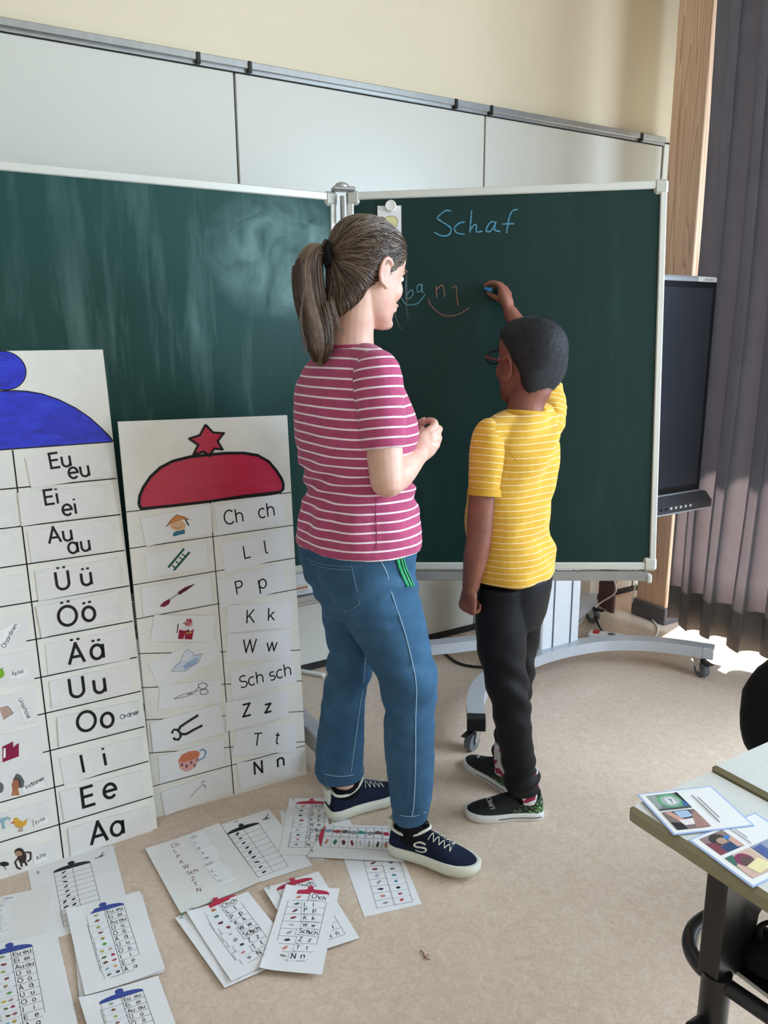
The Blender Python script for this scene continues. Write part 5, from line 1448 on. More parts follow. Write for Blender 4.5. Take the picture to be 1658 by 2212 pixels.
def lam_card(label, corners, lv, prints):
    z0 = TZ+0.0012+0.0016*lv
    q = [at_z(x, y, z0) for x, y in corners]
    c = (q[0]+q[1]+q[2]+q[3])/4
    def sl(f, h0, h1, nm, mt, par=None, **kw):
        pts = [c+(p-c)*f for p in q]
        mb = MB().add([p+Vector((0, 0, h0)) for p in pts]+[p+Vector((0, 0, h1)) for p in pts], [(0, 1, 2, 3), (7, 6, 5, 4)]+[(i, i+4, (i+1) % 4+4, (i+1) % 4) for i in range(4)])
        return mb.build(nm, mt, par, **kw)
    o = sl(1.0, 0, 0.0007, 'photo_card', M['film'], label=label, cat='photo card')
    sl(0.955, 0.0007, 0.0010, 'paper', 'laminate_paper', o)
    pr = Print(lambda u, v, k: bil(q, u, -v)+Vector((0, 0, 0.0012+k)))
    lv_ = [0]
    for it in prints:
        if it[0] == 'p': pr.poly([(u, -v) for u, v in it[1]], it[2], lv_[0])
        elif it[0] == 'l': pr.line([(u, -v) for u, v in it[1]], it[3], it[2], lv_[0])
        elif it[0] == 'e': pr.ell(it[1][0], -it[1][1], it[2][0], it[2][1], it[3], lv_[0])
        elif it[0] == 'r': pr.poly([(it[1], -it[2]), (it[3], -it[2]), (it[3], -it[4]), (it[1], -it[4])], it[5], lv_[0])
        lv_[0] += 0.00006
    pr.build('print', o)
    return o
M['film'] = simple('bluish_glint_film', '#9fb4dc', 0.15, var=0.03, scale=30)  # clear film coloured bluish: the glint of its edges is put into the colour
zl8 = zz(5.564, 1360, 1680)
# card frame: u from far-left corner to far-right corner, v towards the viewer
lines = lambda u, v0, v1, w: [('l', [(u, v0), (u, v1)], '#2a2a34', w)]
cardA = [zl8(80, 205), zl8(975, 105), zl8(1497, 580), zl8(525, 692)]
A = [('r', 0.09, 0.07, 0.50, 0.46, '#6f7a74'), ('p', [(0.09, 0.07), (0.2, 0.07), (0.2, 0.3), (0.09, 0.46)], '#8f9894'), ('e', (0.32, 0.25), (0.15, 0.17), '#62a274'), ('e', (0.32, 0.25), (0.115, 0.13), '#a0aaa6'), ('r', 0.27, 0.17, 0.38, 0.33, '#cfd2d2'), ('l', [(0.30, 0.22), (0.36, 0.22)], '#3a3a40', 0.012), ('l', [(0.33, 0.22), (0.33, 0.30)], '#3a3a40', 0.012), ('r', 0.44, 0.30, 0.50, 0.42, '#3a68a8'), ('p', [(0.46, 0.07), (0.50, 0.07), (0.50, 0.46), (0.48, 0.3)], '#1c2024'), ('r', 0.09, 0.42, 0.50, 0.46, '#4a4e50'),
     ('r', 0.09, 0.50, 0.50, 0.92, '#7c6a68'), ('p', [(0.22, 0.5), (0.42, 0.5), (0.44, 0.68), (0.24, 0.7)], '#2a303c'), ('p', [(0.235, 0.515), (0.405, 0.515), (0.42, 0.66), (0.25, 0.68)], '#a0b4cc'), ('p', [(0.12, 0.52), (0.2, 0.52), (0.3, 0.78), (0.2, 0.74)], '#c89888'), ('p', [(0.2, 0.72), (0.44, 0.70), (0.40, 0.84), (0.22, 0.84)], '#e0d4d2'), ('p', [(0.09, 0.74), (0.2, 0.78), (0.22, 0.92), (0.09, 0.92)], '#26242a'), ('p', [(0.42, 0.6), (0.5, 0.55), (0.5, 0.92), (0.32, 0.92)], '#a07870')] + lines(0.64, 0.18, 0.86, 0.011) + lines(0.69, 0.24, 0.76, 0.010)
B = [('r', 0.10, 0.06, 0.44, 0.42, '#8c7470'), ('e', (0.27, 0.18), (0.10, 0.11), '#3c3430'), ('e', (0.29, 0.22), (0.06, 0.06), '#b0907c'), ('p', [(0.10, 0.16), (0.2, 0.22), (0.26, 0.42), (0.10, 0.42)], '#7c3c48'), ('p', [(0.2, 0.3), (0.36, 0.28), (0.38, 0.42), (0.2, 0.42)], '#2c4468'), ('e', (0.38, 0.2), (0.035, 0.04), '#3c78c0'), ('p', [(0.36, 0.25), (0.44, 0.2), (0.44, 0.42), (0.36, 0.40)], '#c89c90'),
     ('r', 0.10, 0.48, 0.44, 0.90, '#c8a898'), ('p', [(0.10, 0.48), (0.2, 0.48), (0.18, 0.6), (0.10, 0.66)], '#3c6a58'), ('e', (0.25, 0.62), (0.10, 0.12), '#7c3450'), ('e', (0.26, 0.66), (0.075, 0.09), '#5c4840'), ('p', [(0.18, 0.72), (0.4, 0.66), (0.44, 0.84), (0.22, 0.88)], '#e0d2a0'), ('r', 0.47, 0.48, 0.80, 0.90, '#8c90a8'), ('p', [(0.47, 0.52), (0.6, 0.5), (0.58, 0.8), (0.47, 0.84)], '#4c5c90')] + lines(0.52, 0.08, 0.44, 0.008) + lines(0.56, 0.14, 0.34, 0.008)
a0, a1, a3 = Vector(zl8(700, 752)), Vector(zl8(1400, 465)), Vector(zl8(1475, 1325))
P0, P1, P3 = at_z(*a0, TZ), at_z(*a1, TZ), at_z(*a3, TZ)
lam_card('laminated photo card with blue edge glint painted in, two photos, overlapping the table corner', cardA, 1, A)
def px_of(p):
    v = np.array(p)-CPOS
    x, y, z = v@RT, v@UP, v@FW
    return (829+CAM_F*x/z, 1106-CAM_F*y/z)
lam_card('laminated photo card with four photos partly under the other card', [tuple(a0), px_of(P0+(P1-P0)*1.15), px_of(P3+(P1-P0)*1.15), tuple(a3)], 0, B)

# backpack on a chair beyond the table
ch = thing('chair', 'dark school chair mostly hidden behind the table under the black backpack', 'chair', hv(1.29, 1.72))
cc = hv(1.29, 1.72)
MB().box((cc.x-0.19, cc.y-0.19, 0.40), (cc.x+0.19, cc.y+0.19, 0.42), 0.008).build('seat', 'black', ch)
for sx in (-1, 1):
    for sy in (-1, 1):
        MB().cyl((cc.x+sx*0.17, cc.y+sy*0.17, 0), (cc.x+sx*0.16, cc.y+sy*0.16, 0.40), 0.011, 10).build('leg', 'black_metal', ch, smooth='auto')
MB().box((cc.x+0.17, cc.y-0.18, 0.56), (cc.x+0.19, cc.y+0.18, 0.74), 0.008).build('backrest', 'black', ch)
for sy in (-1, 1):
    MB().cyl((cc.x+0.18, cc.y+sy*0.14, 0.40), (cc.x+0.18, cc.y+sy*0.14, 0.60), 0.010, 10).build('post', 'black_metal', ch, smooth='auto')
bp = MB()
bpc = at_d(1738, 1548, 1.70)
hb = bpc.z-0.42
bp.ball(bpc, 0.150, 0.120, 0.16, ax=RH, ay=DH, seg=36, rows=24)
me = bp.mesh('backpack', True)
for v in me.vertices:
    p = Vector(v.co); dlt = (p-bpc).normalized()
    n_ = noise.noise(p*14)*0.010 + noise.noise(Vector((p.x*40, p.y*40, p.z*16)))*0.005
    v.co = p + dlt*n_
    v.co.z = max(v.co.z, 0.421)
bko = link('backpack', me, 'jacket', label='black rounded cloth backpack at the right edge behind the table', cat='backpack')
MB().tube([bpc+Vector((0, 0, 0.15))+Vector(RH)*-0.03, bpc+Vector((0, 0, 0.185)), bpc+Vector((0, 0, 0.15))+Vector(RH)*0.03], 0.008, 8, 5).build('handle', 'jacket', bko, smooth=True)

# ------------------------------------------------------------------ people
from mathutils.bvhtree import BVHTree
def remesh(mbs, voxel, smooth=4, name='body'):
    """joins closed shapes into one continuous surface"""
    me = bpy.data.meshes.new('tmp')
    v, f = [], []
    for mb in mbs:
        b = len(v); v += mb.v; f += [tuple(i+b for i in q) for q in mb.f]
    me.from_pydata([tuple(p) for p in v], [], f)
    bm = bmesh.new(); bm.from_mesh(me); bmesh.ops.recalc_face_normals(bm, faces=bm.faces); bm.to_mesh(me); bm.free()
    o = bpy.data.objects.new('tmp', me); COL.objects.link(o)
    r = o.modifiers.new('r', 'REMESH'); r.mode = 'VOXEL'; r.voxel_size = voxel; r.adaptivity = 0.0
    if smooth:
        s = o.modifiers.new('s', 'SMOOTH'); s.factor = 0.5; s.iterations = smooth
    dg = bpy.context.evaluated_depsgraph_get(); dg.update()
    out = bpy.data.meshes.new_from_object(o.evaluated_get(dg))
    out.name = name
    bpy.data.objects.remove(o); bpy.data.meshes.remove(me)
    out.polygons.foreach_set('use_smooth', [True]*len(out.polygons))
    return out
def vco(me):
    a = np.empty(len(me.vertices)*3); me.vertices.foreach_get('co', a); return a.reshape(-1, 3)
def vno(me):
    a = np.empty(len(me.vertices)*3); me.vertices.foreach_get('normal', a); return a.reshape(-1, 3)
def set_co(me, a):
    me.vertices.foreach_set('co', a.reshape(-1)); me.update()
def attr(me, name, vals):
    at = me.attributes.new(name, 'FLOAT', 'POINT'); at.data.foreach_set('value', np.asarray(vals, float))
def folds(me, fn):
    """pushes every vertex along its normal by fn(x, y, z arrays)"""
    c, n = vco(me), vno(me)
    set_co(me, c + n*fn(c)[:, None])
def nz(c, sx, sy, sz, off=0.0):
    return np.array([noise.noise(Vector((x*sx+off, y*sy, z*sz))) for x, y, z in c])
def sdir(phi):
    s, c = math.sin(phi), math.cos(phi)
    return Vector(RH*c-DH*s), Vector(RH*s+DH*c)      # to the right, forwards
def ring(c, u, v, a, b, n=32, e=2.3, bf=None):
    out = []
    for k in range(n):
        t = 2*math.pi*k/n
        ct, st = math.cos(t), math.sin(t)
        x = math.copysign(abs(ct)**(2/e), ct); y = math.copysign(abs(st)**(2/e), st)
        out.append(c + u*a*x + v*(bf if (bf and y > 0) else b)*y)
    return out
def body_loft(rows, phi, ratio, grow=0.0, n=32, e=2.3):
    """rows: (y, xl, xr, depth [, ratio]) measured outlines, turned into level rings of a body facing phi"""
    u, v = sdir(phi)
    rings = []
    for row in rows:
        y, xl, xr, d = row[:4]
        r = row[4] if len(row) > 4 else ratio
        c = at_d((xl+xr)/2, y, d)
        w = (xr-xl)/2*m_per_px(d, y)
        a = w/math.sqrt(math.cos(phi)**2+(r*math.sin(phi))**2)
        rings.append(ring(c, u, v, a+grow, a*r+grow, n, e))
    return MB().loft(rings)
def limb(pts, rad, seg=18, sub=5, flat=None, up=None):
    """rounded limb through joints with a radius at each"""
    P = [Vector(p) for p in pts]
    R_ = list(rad)
    d0, d1 = (P[0]-P[1]).normalized(), (P[-1]-P[-2]).normalized()
    Q, S_ = catmull(P, R_, sub)
    Q = [Q[0]+d0*S_[0]*0.8, Q[0]+d0*S_[0]*0.5] + Q + [Q[-1]+d1*S_[-1]*0.5, Q[-1]+d1*S_[-1]*0.8]
    S2 = [S_[0]*0.45, S_[0]*0.85] + S_ + [S_[-1]*0.85, S_[-1]*0.45]
    fr = transport(Q, up)
    fl = flat or 1.0
    return MB().loft([[p+a*math.cos(2*math.pi*k/seg)*r+b*math.sin(2*math.pi*k/seg)*r*fl for k in range(seg)] for p, r, (a, b) in zip(Q, S2, fr)])
def tree(me):
    bm = bmesh.new(); bm.from_mesh(me); t = BVHTree.FromBMesh(bm); bm.free(); return t
def surf(t, px, py):
    d = Vector(ray(px, py)).normalized()
    loc, nor, i, ds = t.ray_cast(Vector(CPOS), d)
    return (loc, nor) if loc is not None else (None, None)
def seam(t, pxs, r, off=0.001, sub=4, seg=6):
    pts = []
    for p in pxs:
        l, n = surf(t, *p)
        if l is not None:
            pts.append(l+n*off)
    return MB().tube(pts, r, seg, sub)

class Frame:
    def __init__(self, c, phi, pitch, s, roll=0.0):
        u, v = sdir(phi)
        z = Vector((0, 0, 1))
        self.x = u
        self.y = v*math.cos(pitch)+z*math.sin(pitch)
        self.z = z*math.cos(pitch)-v*math.sin(pitch)
        if roll:
            x, z_ = self.x, self.z
            self.x = x*math.cos(roll)+z_*math.sin(roll); self.z = z_*math.cos(roll)-x*math.sin(roll)
        self.c = Vector(c); self.s = s
    def p(self, x, y, z):
        return self.c + (self.x*x+self.y*y+self.z*z)*self.s
HEAD = [(-0.118, 0.074, 0.040, 0.012), (-0.112, 0.083, 0.022, 0.026), (-0.10, 0.089, 0.004, 0.039), (-0.08, 0.090, -0.030, 0.051), (-0.06, 0.090, -0.048, 0.059), (-0.035, 0.090, -0.064, 0.065), (-0.01, 0.090, -0.078, 0.069), (0.015, 0.090, -0.088, 0.072), (0.045, 0.093, -0.095, 0.075), (0.07, 0.088, -0.093, 0.072), (0.09, 0.072, -0.082, 0.062), (0.105, 0.048, -0.062, 0.046), (0.114, 0.018, -0.036, 0.024)]
def head_shapes(F):
    out = []
    rings = []
    for z, f, b, w in HEAD:
        cy, hy = (f+b)/2, (f-b)/2
        r = []
        for k in range(28):
            t = 2*math.pi*k/28
            x = w*math.cos(t); y = cy+hy*math.sin(t)
            if z < -0.05 and math.sin(t) > 0: x *= 1-0.25*math.sin(t)**2
            r.append(F.p(x, y, z))
        rings.append(r)
    out.append(MB().loft(rings))
    s = F.s
    X, Y, Z = F.x, F.y, F.z
    # brow, nose, lips, chin, cheeks
    out.append(MB().ball(F.p(0, 0.077, 0.024), 0.042*s, 0.018*s, 0.011*s, X, Y, Z))
    nose = [(0.020, 0.088, 0.008), (0.0, 0.097, 0.009), (-0.018, 0.104, 0.012), (-0.027, 0.102, 0.0145), (-0.034, 0.093, 0.011)]
    out.append(MB().loft([[F.p(w*math.cos(2*math.pi*k/12), y-0.016+0.016*math.sin(2*math.pi*k/12), z) for k in range(12)] for z, y, w in nose]))
    out.append(MB().ball(F.p(0, 0.092, -0.053), 0.022*s, 0.009*s, 0.006*s, X, Y, Z))
    out.append(MB().ball(F.p(0, 0.090, -0.065), 0.020*s, 0.009*s, 0.007*s, X, Y, Z))
    out.append(MB().ball(F.p(0, 0.080, -0.100), 0.022*s, 0.016*s, 0.015*s, X, Y, Z))
    for sx in (-1, 1):
        out.append(MB().ball(F.p(sx*0.035, 0.058, -0.026), 0.021*s, 0.025*s, 0.028*s, X, Y, Z))
        # ear: dished shell
        ex = 0.071
        out.append(MB().ball(F.p(sx*(ex+0.004), -0.008, -0.004), 0.008*s, 0.017*s, 0.030*s, X, Y, Z))
        pts = [F.p(sx*(ex+0.011), -0.008+0.0175*math.sin(t), -0.002+0.030*math.cos(t)) for t in [math.radians(a) for a in range(60, -215, -25)]]
        out.append(MB().tube(pts, 0.0048*s, 8, 2))
        out.append(MB().ball(F.p(sx*(ex+0.007), 0.001, -0.032), 0.006*s, 0.009*s, 0.010*s, X, Y, Z))
    return out
def face_parts(F, body, brow):
    s = F.s
    for sx in (-1, 1):
        e = MB().ball(F.p(sx*0.030, 0.0728, 0.006), 0.0120*s, 0.0120*s, 0.0085*s, F.x, F.y, F.z, 14, 10).build('eye', 'eye_white', body, smooth=True)
        MB().ball(F.p(sx*0.030, 0.0822, 0.006), 0.0055*s, 0.0040*s, 0.0055*s, F.x, F.y, F.z, 12, 8).build('iris', M['brows'], e, smooth=True)
        pts = [F.p(sx*x, y, z) for x, y, z in ((0.014, 0.0965, 0.024), (0.026, 0.0945, 0.028), (0.038, 0.086, 0.027), (0.047, 0.0765, 0.022))]
        MB().tube(pts, [0.002*s, 0.003*s, 0.0028*s, 0.001*s], 6, 3).build('eyebrow', brow, body, smooth=True)
def blush(me, F, extra=()):
    c = vco(me)
    val = np.zeros(len(c))
    for (x, y, z), r, a in [((0, 0.100, -0.059), 0.020, 0.75), ((0.05, 0.07, -0.03), 0.03, 0.35), ((-0.05, 0.07, -0.03), 0.03, 0.35), ((0.085, -0.012, -0.005), 0.028, 0.45), ((-0.085, -0.012, -0.005), 0.028, 0.45)]:
        p = np.array(F.p(x, y, z)); d = np.linalg.norm(c-p, axis=1)
        val = np.maximum(val, a*np.clip(1-d/(r*F.s), 0, 1)**0.7)
    attr(me, 'blush', val)
def hand(w, fwd, nrm, side, curls, s=1.0, spread=0.0, thumb=(0.55, 0.75, -0.35), tcurl=0.4, tl=1.0, r=1.0):
    """palm and five separate fingers; curls gives three bends (degrees) for index to little finger"""
    fwd = Vector(fwd).normalized(); nrm = Vector(nrm); nrm = (nrm-fwd*nrm.dot(fwd)).normalized()
    sd = fwd.cross(nrm).normalized()
    if sd.dot(Vector(side)) < 0: sd = -sd
    out = []
    def P(f, a, b): return w+(fwd*f+sd*a+nrm*b)*s
    rings = []
    for f, c, hw, ht in ((-0.012, 0, 0.022, 0.017), (0.005, 0, 0.026, 0.018), (0.03, 0.001, 0.036, 0.0165), (0.06, 0, 0.040, 0.0145), (0.085, -0.001, 0.040, 0.0125), (0.094, -0.001, 0.034, 0.008)):
        rings.append([P(f, c+hw*math.cos(t)*1.0, ht*math.sin(t)) for t in [2*math.pi*k/18 for k in range(18)]])
    out.append(MB().loft(rings))
    L = [0.070, 0.078, 0.072, 0.056]
    for i in range(4):
        cu = curls[i]
        pos = P(0.084-0.004*abs(i-1), 0.030-0.0195*i, 0.001)
        ang = 0.0
        d = (fwd+sd*spread*(1.5-i)*0.12).normalized()
        pts = [pos-d*0.018*s, pos]
        for j, fr in enumerate((0.45, 0.31, 0.24)):
            ang += math.radians(cu[j])
            dj = d*math.cos(ang)-nrm*math.sin(ang)
            pos = pos+dj*L[i]*fr*s
            pts.append(pos)
        rr = [0.0094, 0.0092, 0.0086, 0.0078, 0.0064]
        out.append(limb(pts, [q*s*r*(0.88 if i == 3 else 1) for q in rr], 10, 3))
    b = P(0.022, 0.026, -0.006)
    d = (sd*thumb[0]+fwd*thumb[1]+nrm*thumb[2]).normalized()
    pts = [P(0.008, 0.012, -0.004), b]
    tow = (-nrm*0.8-sd*0.6).normalized()
    for j, l in enumerate((0.042, 0.032, 0.025)):
        dd = (d+tow*tcurl*j).normalized()
        b = b+dd*l*s*tl
        pts.append(b)
    out.append(limb(pts, [q*s*r for q in (0.013, 0.0125, 0.0108, 0.0095, 0.0075)], 10, 3))
    return out, pts[-1]

def shoe(root, heel, toe, wid, style, lift=0.0):
    """low shoe from heel point to toe point on the floor; returns upper mesh object"""
    H_, T_ = Vector(heel), Vector(toe)
    L = (T_-H_).length
    x = (T_-H_).normalized(); y = Vector((-x.y, x.x, 0)); z = Vector((0, 0, 1))
    def P(f, l, h): return H_+x*L*f+y*l+z*(h+lift)
    def outline(g, curve=0.006):
        pts = []
        prof = [(0.0, 0.0), (0.015, 0.55), (0.05, 0.78), (0.15, 0.86), (0.3, 0.80), (0.45, 0.82), (0.6, 0.94), (0.72, 1.0), (0.84, 0.93), (0.93, 0.70), (0.98, 0.42), (1.0, 0.0)]
        for f, w in prof: pts.append((f, w))
        return pts
    prof = outline(0)
    wd = wid/2
    def ringz(h, g, toe_up=0.0):
        pr_ = prof
        r = [P(f*(1+2*g/L)-g/L, (w*(wd+g)) , h+toe_up*max(0, (f-0.7)/0.3)**2) for f, w in pr_]
        r += [P(f*(1+2*g/L)-g/L, -(w*(wd+g)), h+toe_up*max(0, (f-0.7)/0.3)**2) for f, w in pr_[1:-1][::-1]]
        return r
    sneaker = style == 'sneaker'
    sh = 0.034 if sneaker else 0.026
    o_s = MB()
    if sneaker:
        lv = [(0.0, -0.004, 0.010), (0.004, 0.0, 0.008), (0.016, 0.004, 0.004), (sh*0.85, 0.003, 0.002), (sh, -0.001, 0.002)]
    else:
        lv = [(0.0, -0.001, 0.003), (0.003, 0.001, 0.002), (sh-0.003, 0.001, 0.0), (sh, -0.001, 0.0)]
    o_s.loft([ringz(h, g, tu) for h, g, tu in lv])
    # upper: cross rings along the foot
    ks = [(0.015, 0.60, 0.074, 0.62), (0.05, 0.80, 0.082, 0.7), (0.12, 0.88, 0.084, 0.75), (0.22, 0.84, 0.080, 0.72), (0.32, 0.80, 0.080, 0.66), (0.42, 0.82, 0.088, 0.60), (0.50, 0.86, 0.084, 0.60), (0.60, 0.93, 0.072, 0.66), (0.70, 0.97, 0.060, 0.74), (0.80, 0.93, 0.051, 0.82), (0.89, 0.76, 0.044, 0.85), (0.95, 0.52, 0.039, 0.85), (0.98, 0.30, 0.034, 0.8)]
    if not sneaker:
        ks = [(f, w, h*0.92-0.004, t) for f, w, h, t in ks]
    rings = []
    for f, w, h, t in ks:
        ww = w*wd*0.98
        r = []
        for k in range(20):
            a = 2*math.pi*k/20
            ca, sa = math.cos(a), math.sin(a)
            if sa >= 0:
                r.append(P(f, ww*math.copysign(abs(ca)**0.8, ca)*(1-(1-t)*sa**1.3), sh*0.7+(h-sh*0.7)*sa**0.8))
            else:
                r.append(P(f, ww*math.copysign(abs(ca)**0.8, ca), sh*0.7+sa*sh*0.2))
        rings.append(r)
    up = remesh([MB().loft(rings)], 0.004, 4, 'upper')
    me_s = o_s.mesh('sole', True); me_s.set_sharp_from_angle(angle=math.radians(50))
    return up, me_s, P, L

# ---- the teacher
WPH = math.radians(53)
Wd = 2.0
wroot = thing('person', 'woman in pink striped shirt and blue jeans standing with hands together', 'person', hv(-0.03, 2.0))
WT = [(744, 716, 800, 2.0, 0.9), (756, 697, 815, 2.0, 0.8), (772, 673, 836, 2.0, 0.70), (795, 654, 852, 2.0, 0.66), (825, 643, 862, 2.0, 0.72), (860, 639, 874, 2.0), (900, 637, 889, 2.0), (932, 638, 897, 2.0), (965, 642, 890, 2.0), (1000, 650, 884, 2.0), (1035, 662, 884, 2.0), (1065, 662, 889, 2.0), (1100, 653, 894, 2.0), (1135, 646, 898, 2.0), (1160, 642, 901, 2.0), (1176, 641, 903, 2.0)]
sh_R, sh_L = at_d(813, 806, 1.875), at_d(706, 800, 2.155)
hem_R = at_d(827, 968, 1.845); hem_L = at_d(706, 955, 2.20)
elb_R, elb_L = at_d(836, 1040, 1.835), at_d(724, 1025, 2.27)
wr_R, wr_L = at_d(901, 985, 1.985), at_d(868, 960, 2.20)
FWm = Frame(at_d(793, 591, 1.99), math.radians(51), math.radians(-13), 1.04)
# body: head, neck, trunk, arms, hands, legs as one surface
shapes = head_shapes(FWm)
nk0, nk1 = at_d(757, 752, 2.0), FWm.p(0, -0.022, -0.055)
shapes.append(limb([nk0-Vector((0, 0, 0.05)), nk0+(nk1-nk0)*0.35, nk1, FWm.p(0, -0.01, -0.02)], [0.062, 0.053, 0.053, 0.055], 20, 4))
shapes.append(body_loft([(y, xl+12, xr-12, d) if y > 760 else (y, xl+4, xr-4, d) for y, xl, xr, d in [t[:4] for t in WT]], WPH, 0.74))
nkb = at_d(770, 784, 1.99)
for s_, e_, w_, in ((sh_R, elb_R, wr_R), (sh_L, elb_L, wr_L)):
    shapes.append(limb([s_, s_+(e_-s_)*0.5, e_], [0.050, 0.0475, 0.042], 18, 5))
    m_ = e_+(w_-e_)*0.35
    shapes.append(limb([e_, m_, e_+(w_-e_)*0.72, w_], [0.041, 0.043, 0.034, 0.0265], 18, 5))
R3, D3 = Vector(RH), Vector(DH)
def wh(*pts, r):
    return limb([at_d(x, y, d) for x, y, d in pts], r, 10, 3)
fr_ = [0.0100, 0.0104, 0.0098, 0.0090, 0.0072]
kv = at_d(934, 943, 2.025)-wr_R
hr = [limb([wr_R-kv*0.25, wr_R+kv*0.1, wr_R+kv*0.55, wr_R+kv*0.95], [0.0265, 0.029, 0.036, 0.033], 18, 4, flat=0.52, up=at_d(940, 918, 2.03)-at_d(942, 968, 2.02)),
      wh((926, 931, 2.015), (939, 916, 2.035), (931, 909, 2.065), (921, 910, 2.075), (912, 916, 2.075), r=fr_),
      wh((930, 940, 2.010), (947, 929, 2.035), (945, 925, 2.070), (932, 926, 2.085), (920, 930, 2.080), r=fr_),
      wh((931, 951, 2.005), (946, 947, 2.030), (944, 944, 2.062), (932, 943, 2.080), (920, 945, 2.075), r=fr_),
      wh((928, 963, 2.000), (942, 963, 2.020), (940, 961, 2.050), (930, 959, 2.068), (920, 958, 2.066), r=[q*0.9 for q in fr_]),
      wh((902, 975, 1.990), (907, 952, 2.005), (910, 936, 2.030), (913, 925, 2.050), r=[0.0135, 0.0120, 0.0105, 0.0078])]
kl = at_d(906, 942, 2.125)-wr_L
hl = [limb([wr_L-kl*0.25, wr_L+kl*0.15, wr_L+kl*0.6, wr_L+kl*1.0], [0.0265, 0.028, 0.035, 0.030], 18, 4, flat=0.55, up=Vector((0, 0, 1))),
      wh((896, 936, 2.125), (910, 932, 2.105), (919, 936, 2.095), (924, 942, 2.085), r=[0.0098, 0.0098, 0.009, 0.0072]),
      wh((897, 946, 2.125), (911, 943, 2.105), (921, 947, 2.092), (926, 952, 2.083), r=[0.0098, 0.0098, 0.009, 0.0072]),
      wh((897, 956, 2.125), (910, 954, 2.105), (920, 957, 2.092), (925, 961, 2.083), r=[0.0096, 0.0096, 0.0088, 0.007]),
      wh((896, 966, 2.125), (908, 965, 2.108), (917, 967, 2.095), (921, 970, 2.088), r=[0.0086, 0.0086, 0.008, 0.0065]),
      wh((884, 942, 2.165), (895, 924, 2.125), (905, 915, 2.105), (916, 906, 2.095), r=[0.0130, 0.0118, 0.0105, 0.0078])]
shapes += hr+hl
# legs inside the jeans and bare ankles
def ankle(heel, toe, L_, h):
    x = (toe-heel).normalized()
    return heel+x*0.225*L_+Vector((0, 0, h))
hR, tR = at_z(845, 1836), at_z(1026, 1893)
hL, tL = at_z(706, 1768), at_z(872, 1716)
ank_R, ank_L = ankle(hR, tR, 0.262, 0.11), ankle(hL, tL, 0.262, 0.11)
kn_R, kn_L = at_d(884, 1480, 1.93), at_d(750, 1480, 2.10)
hp_R, hp_L = at_d(815, 1255, 1.96), at_d(748, 1265, 2.06)
for h_, k_, a_ in ((hp_R, kn_R, ank_R), (hp_L, kn_L, ank_L)):
    shapes.append(limb([h_, h_+(k_-h_)*0.5, k_], [0.060, 0.050, 0.038], 18, 4))
    shapes.append(limb([k_, k_+(a_-k_)*0.35, a_, Vector((a_.x, a_.y, 0.065))], [0.038, 0.040, 0.0315, 0.025], 18, 4))
bme = remesh(shapes, 0.0034, 5, 'body')
blush(bme, FWm)
wbody = link('body', bme, 'skin_light', wroot)
face_parts(FWm, wbody, 'hair_brown')

# hair drawn back into a ponytail: under-layer, strands, tie, tail
tie = at_d(706, 548, 1.93)
tl = FWm.c
capS = []
HC = [(-0.118, -0.060, -0.080, 0.020), (-0.102, -0.048, -0.083, 0.034), (-0.085, -0.036, -0.084, 0.047), (-0.066, -0.026, -0.084, 0.058), (-0.045, -0.022, -0.085, 0.066), (-0.022, 0.006, -0.092, 0.0715), (-0.005, 0.036, -0.097, 0.0750), (0.014, 0.053, -0.102, 0.0775), (0.034, 0.064, -0.105, 0.080), (0.052, 0.074, -0.105, 0.081), (0.070, 0.082, -0.103, 0.079), (0.087, 0.081, -0.096, 0.072), (0.104, 0.064, -0.082, 0.058), (0.118, 0.036, -0.060, 0.040), (0.126, 0.008, -0.034, 0.020)]
rings = []
for z, f, b, w in HC:
    cy, hy = (f+b)/2, (f-b)/2
    sq_ = 0.42 if -0.03 < z < 0.06 else 0.85
    rings.append([FWm.p(w*math.copysign(abs(math.cos(t))**(sq_ if math.sin(t) > 0 else 0.85), math.cos(t)), cy+hy*math.sin(t), z) for t in [2*math.pi*k/36 for k in range(36)]])
capS.append(MB().loft(rings))
hme = remesh(capS, 0.005, 3, 'hair')
hair = link('hair', hme, 'hair_brown', wroot)
ht_ = tree(hme)
rnd = random.Random(5)
st = MB()
def strand(mb, pts, r0, r1, sub=4):
    n = len(pts)
    mb.tube(pts, [r0+(r1-r0)*i/(n-1) for i in range(n)], 4, sub)
tloc = Vector(((tie-FWm.c).dot(FWm.x), (tie-FWm.c).dot(FWm.y), (tie-FWm.c).dot(FWm.z)))/FWm.s
def flow_strands(mb, t, me, target, count, step, n, r, off):
    """strands that lie on the hair surface and all run towards the tie"""
    cc_ = vco(me)
    for k in range(count):
        p = Vector(cc_[rnd.randrange(len(cc_))])
        lift = off*(0.4+rnd.random())
        pts = []
        wob = Vector((rnd.gauss(0, 0.12), rnd.gauss(0, 0.12), rnd.gauss(0, 0.12)))
        for i in range(n):
            loc, nor, _, _ = t.find_nearest(p)
            e = min(i, n-1-i)/2.0
            pts.append(loc+nor*lift*min(1.0, 0.25+e))
            d = target-loc
            if d.length < step*1.3: break
            d = d.normalized()+wob
            d = (d-nor*d.dot(nor)).normalized()
            p = loc+d*step
        if len(pts) > 3: strand(mb, pts, r, r*0.8, 2)
flow_strands(st, ht_, hme, tie, 1500, 0.011, 9, 0.0012, 0.0016)
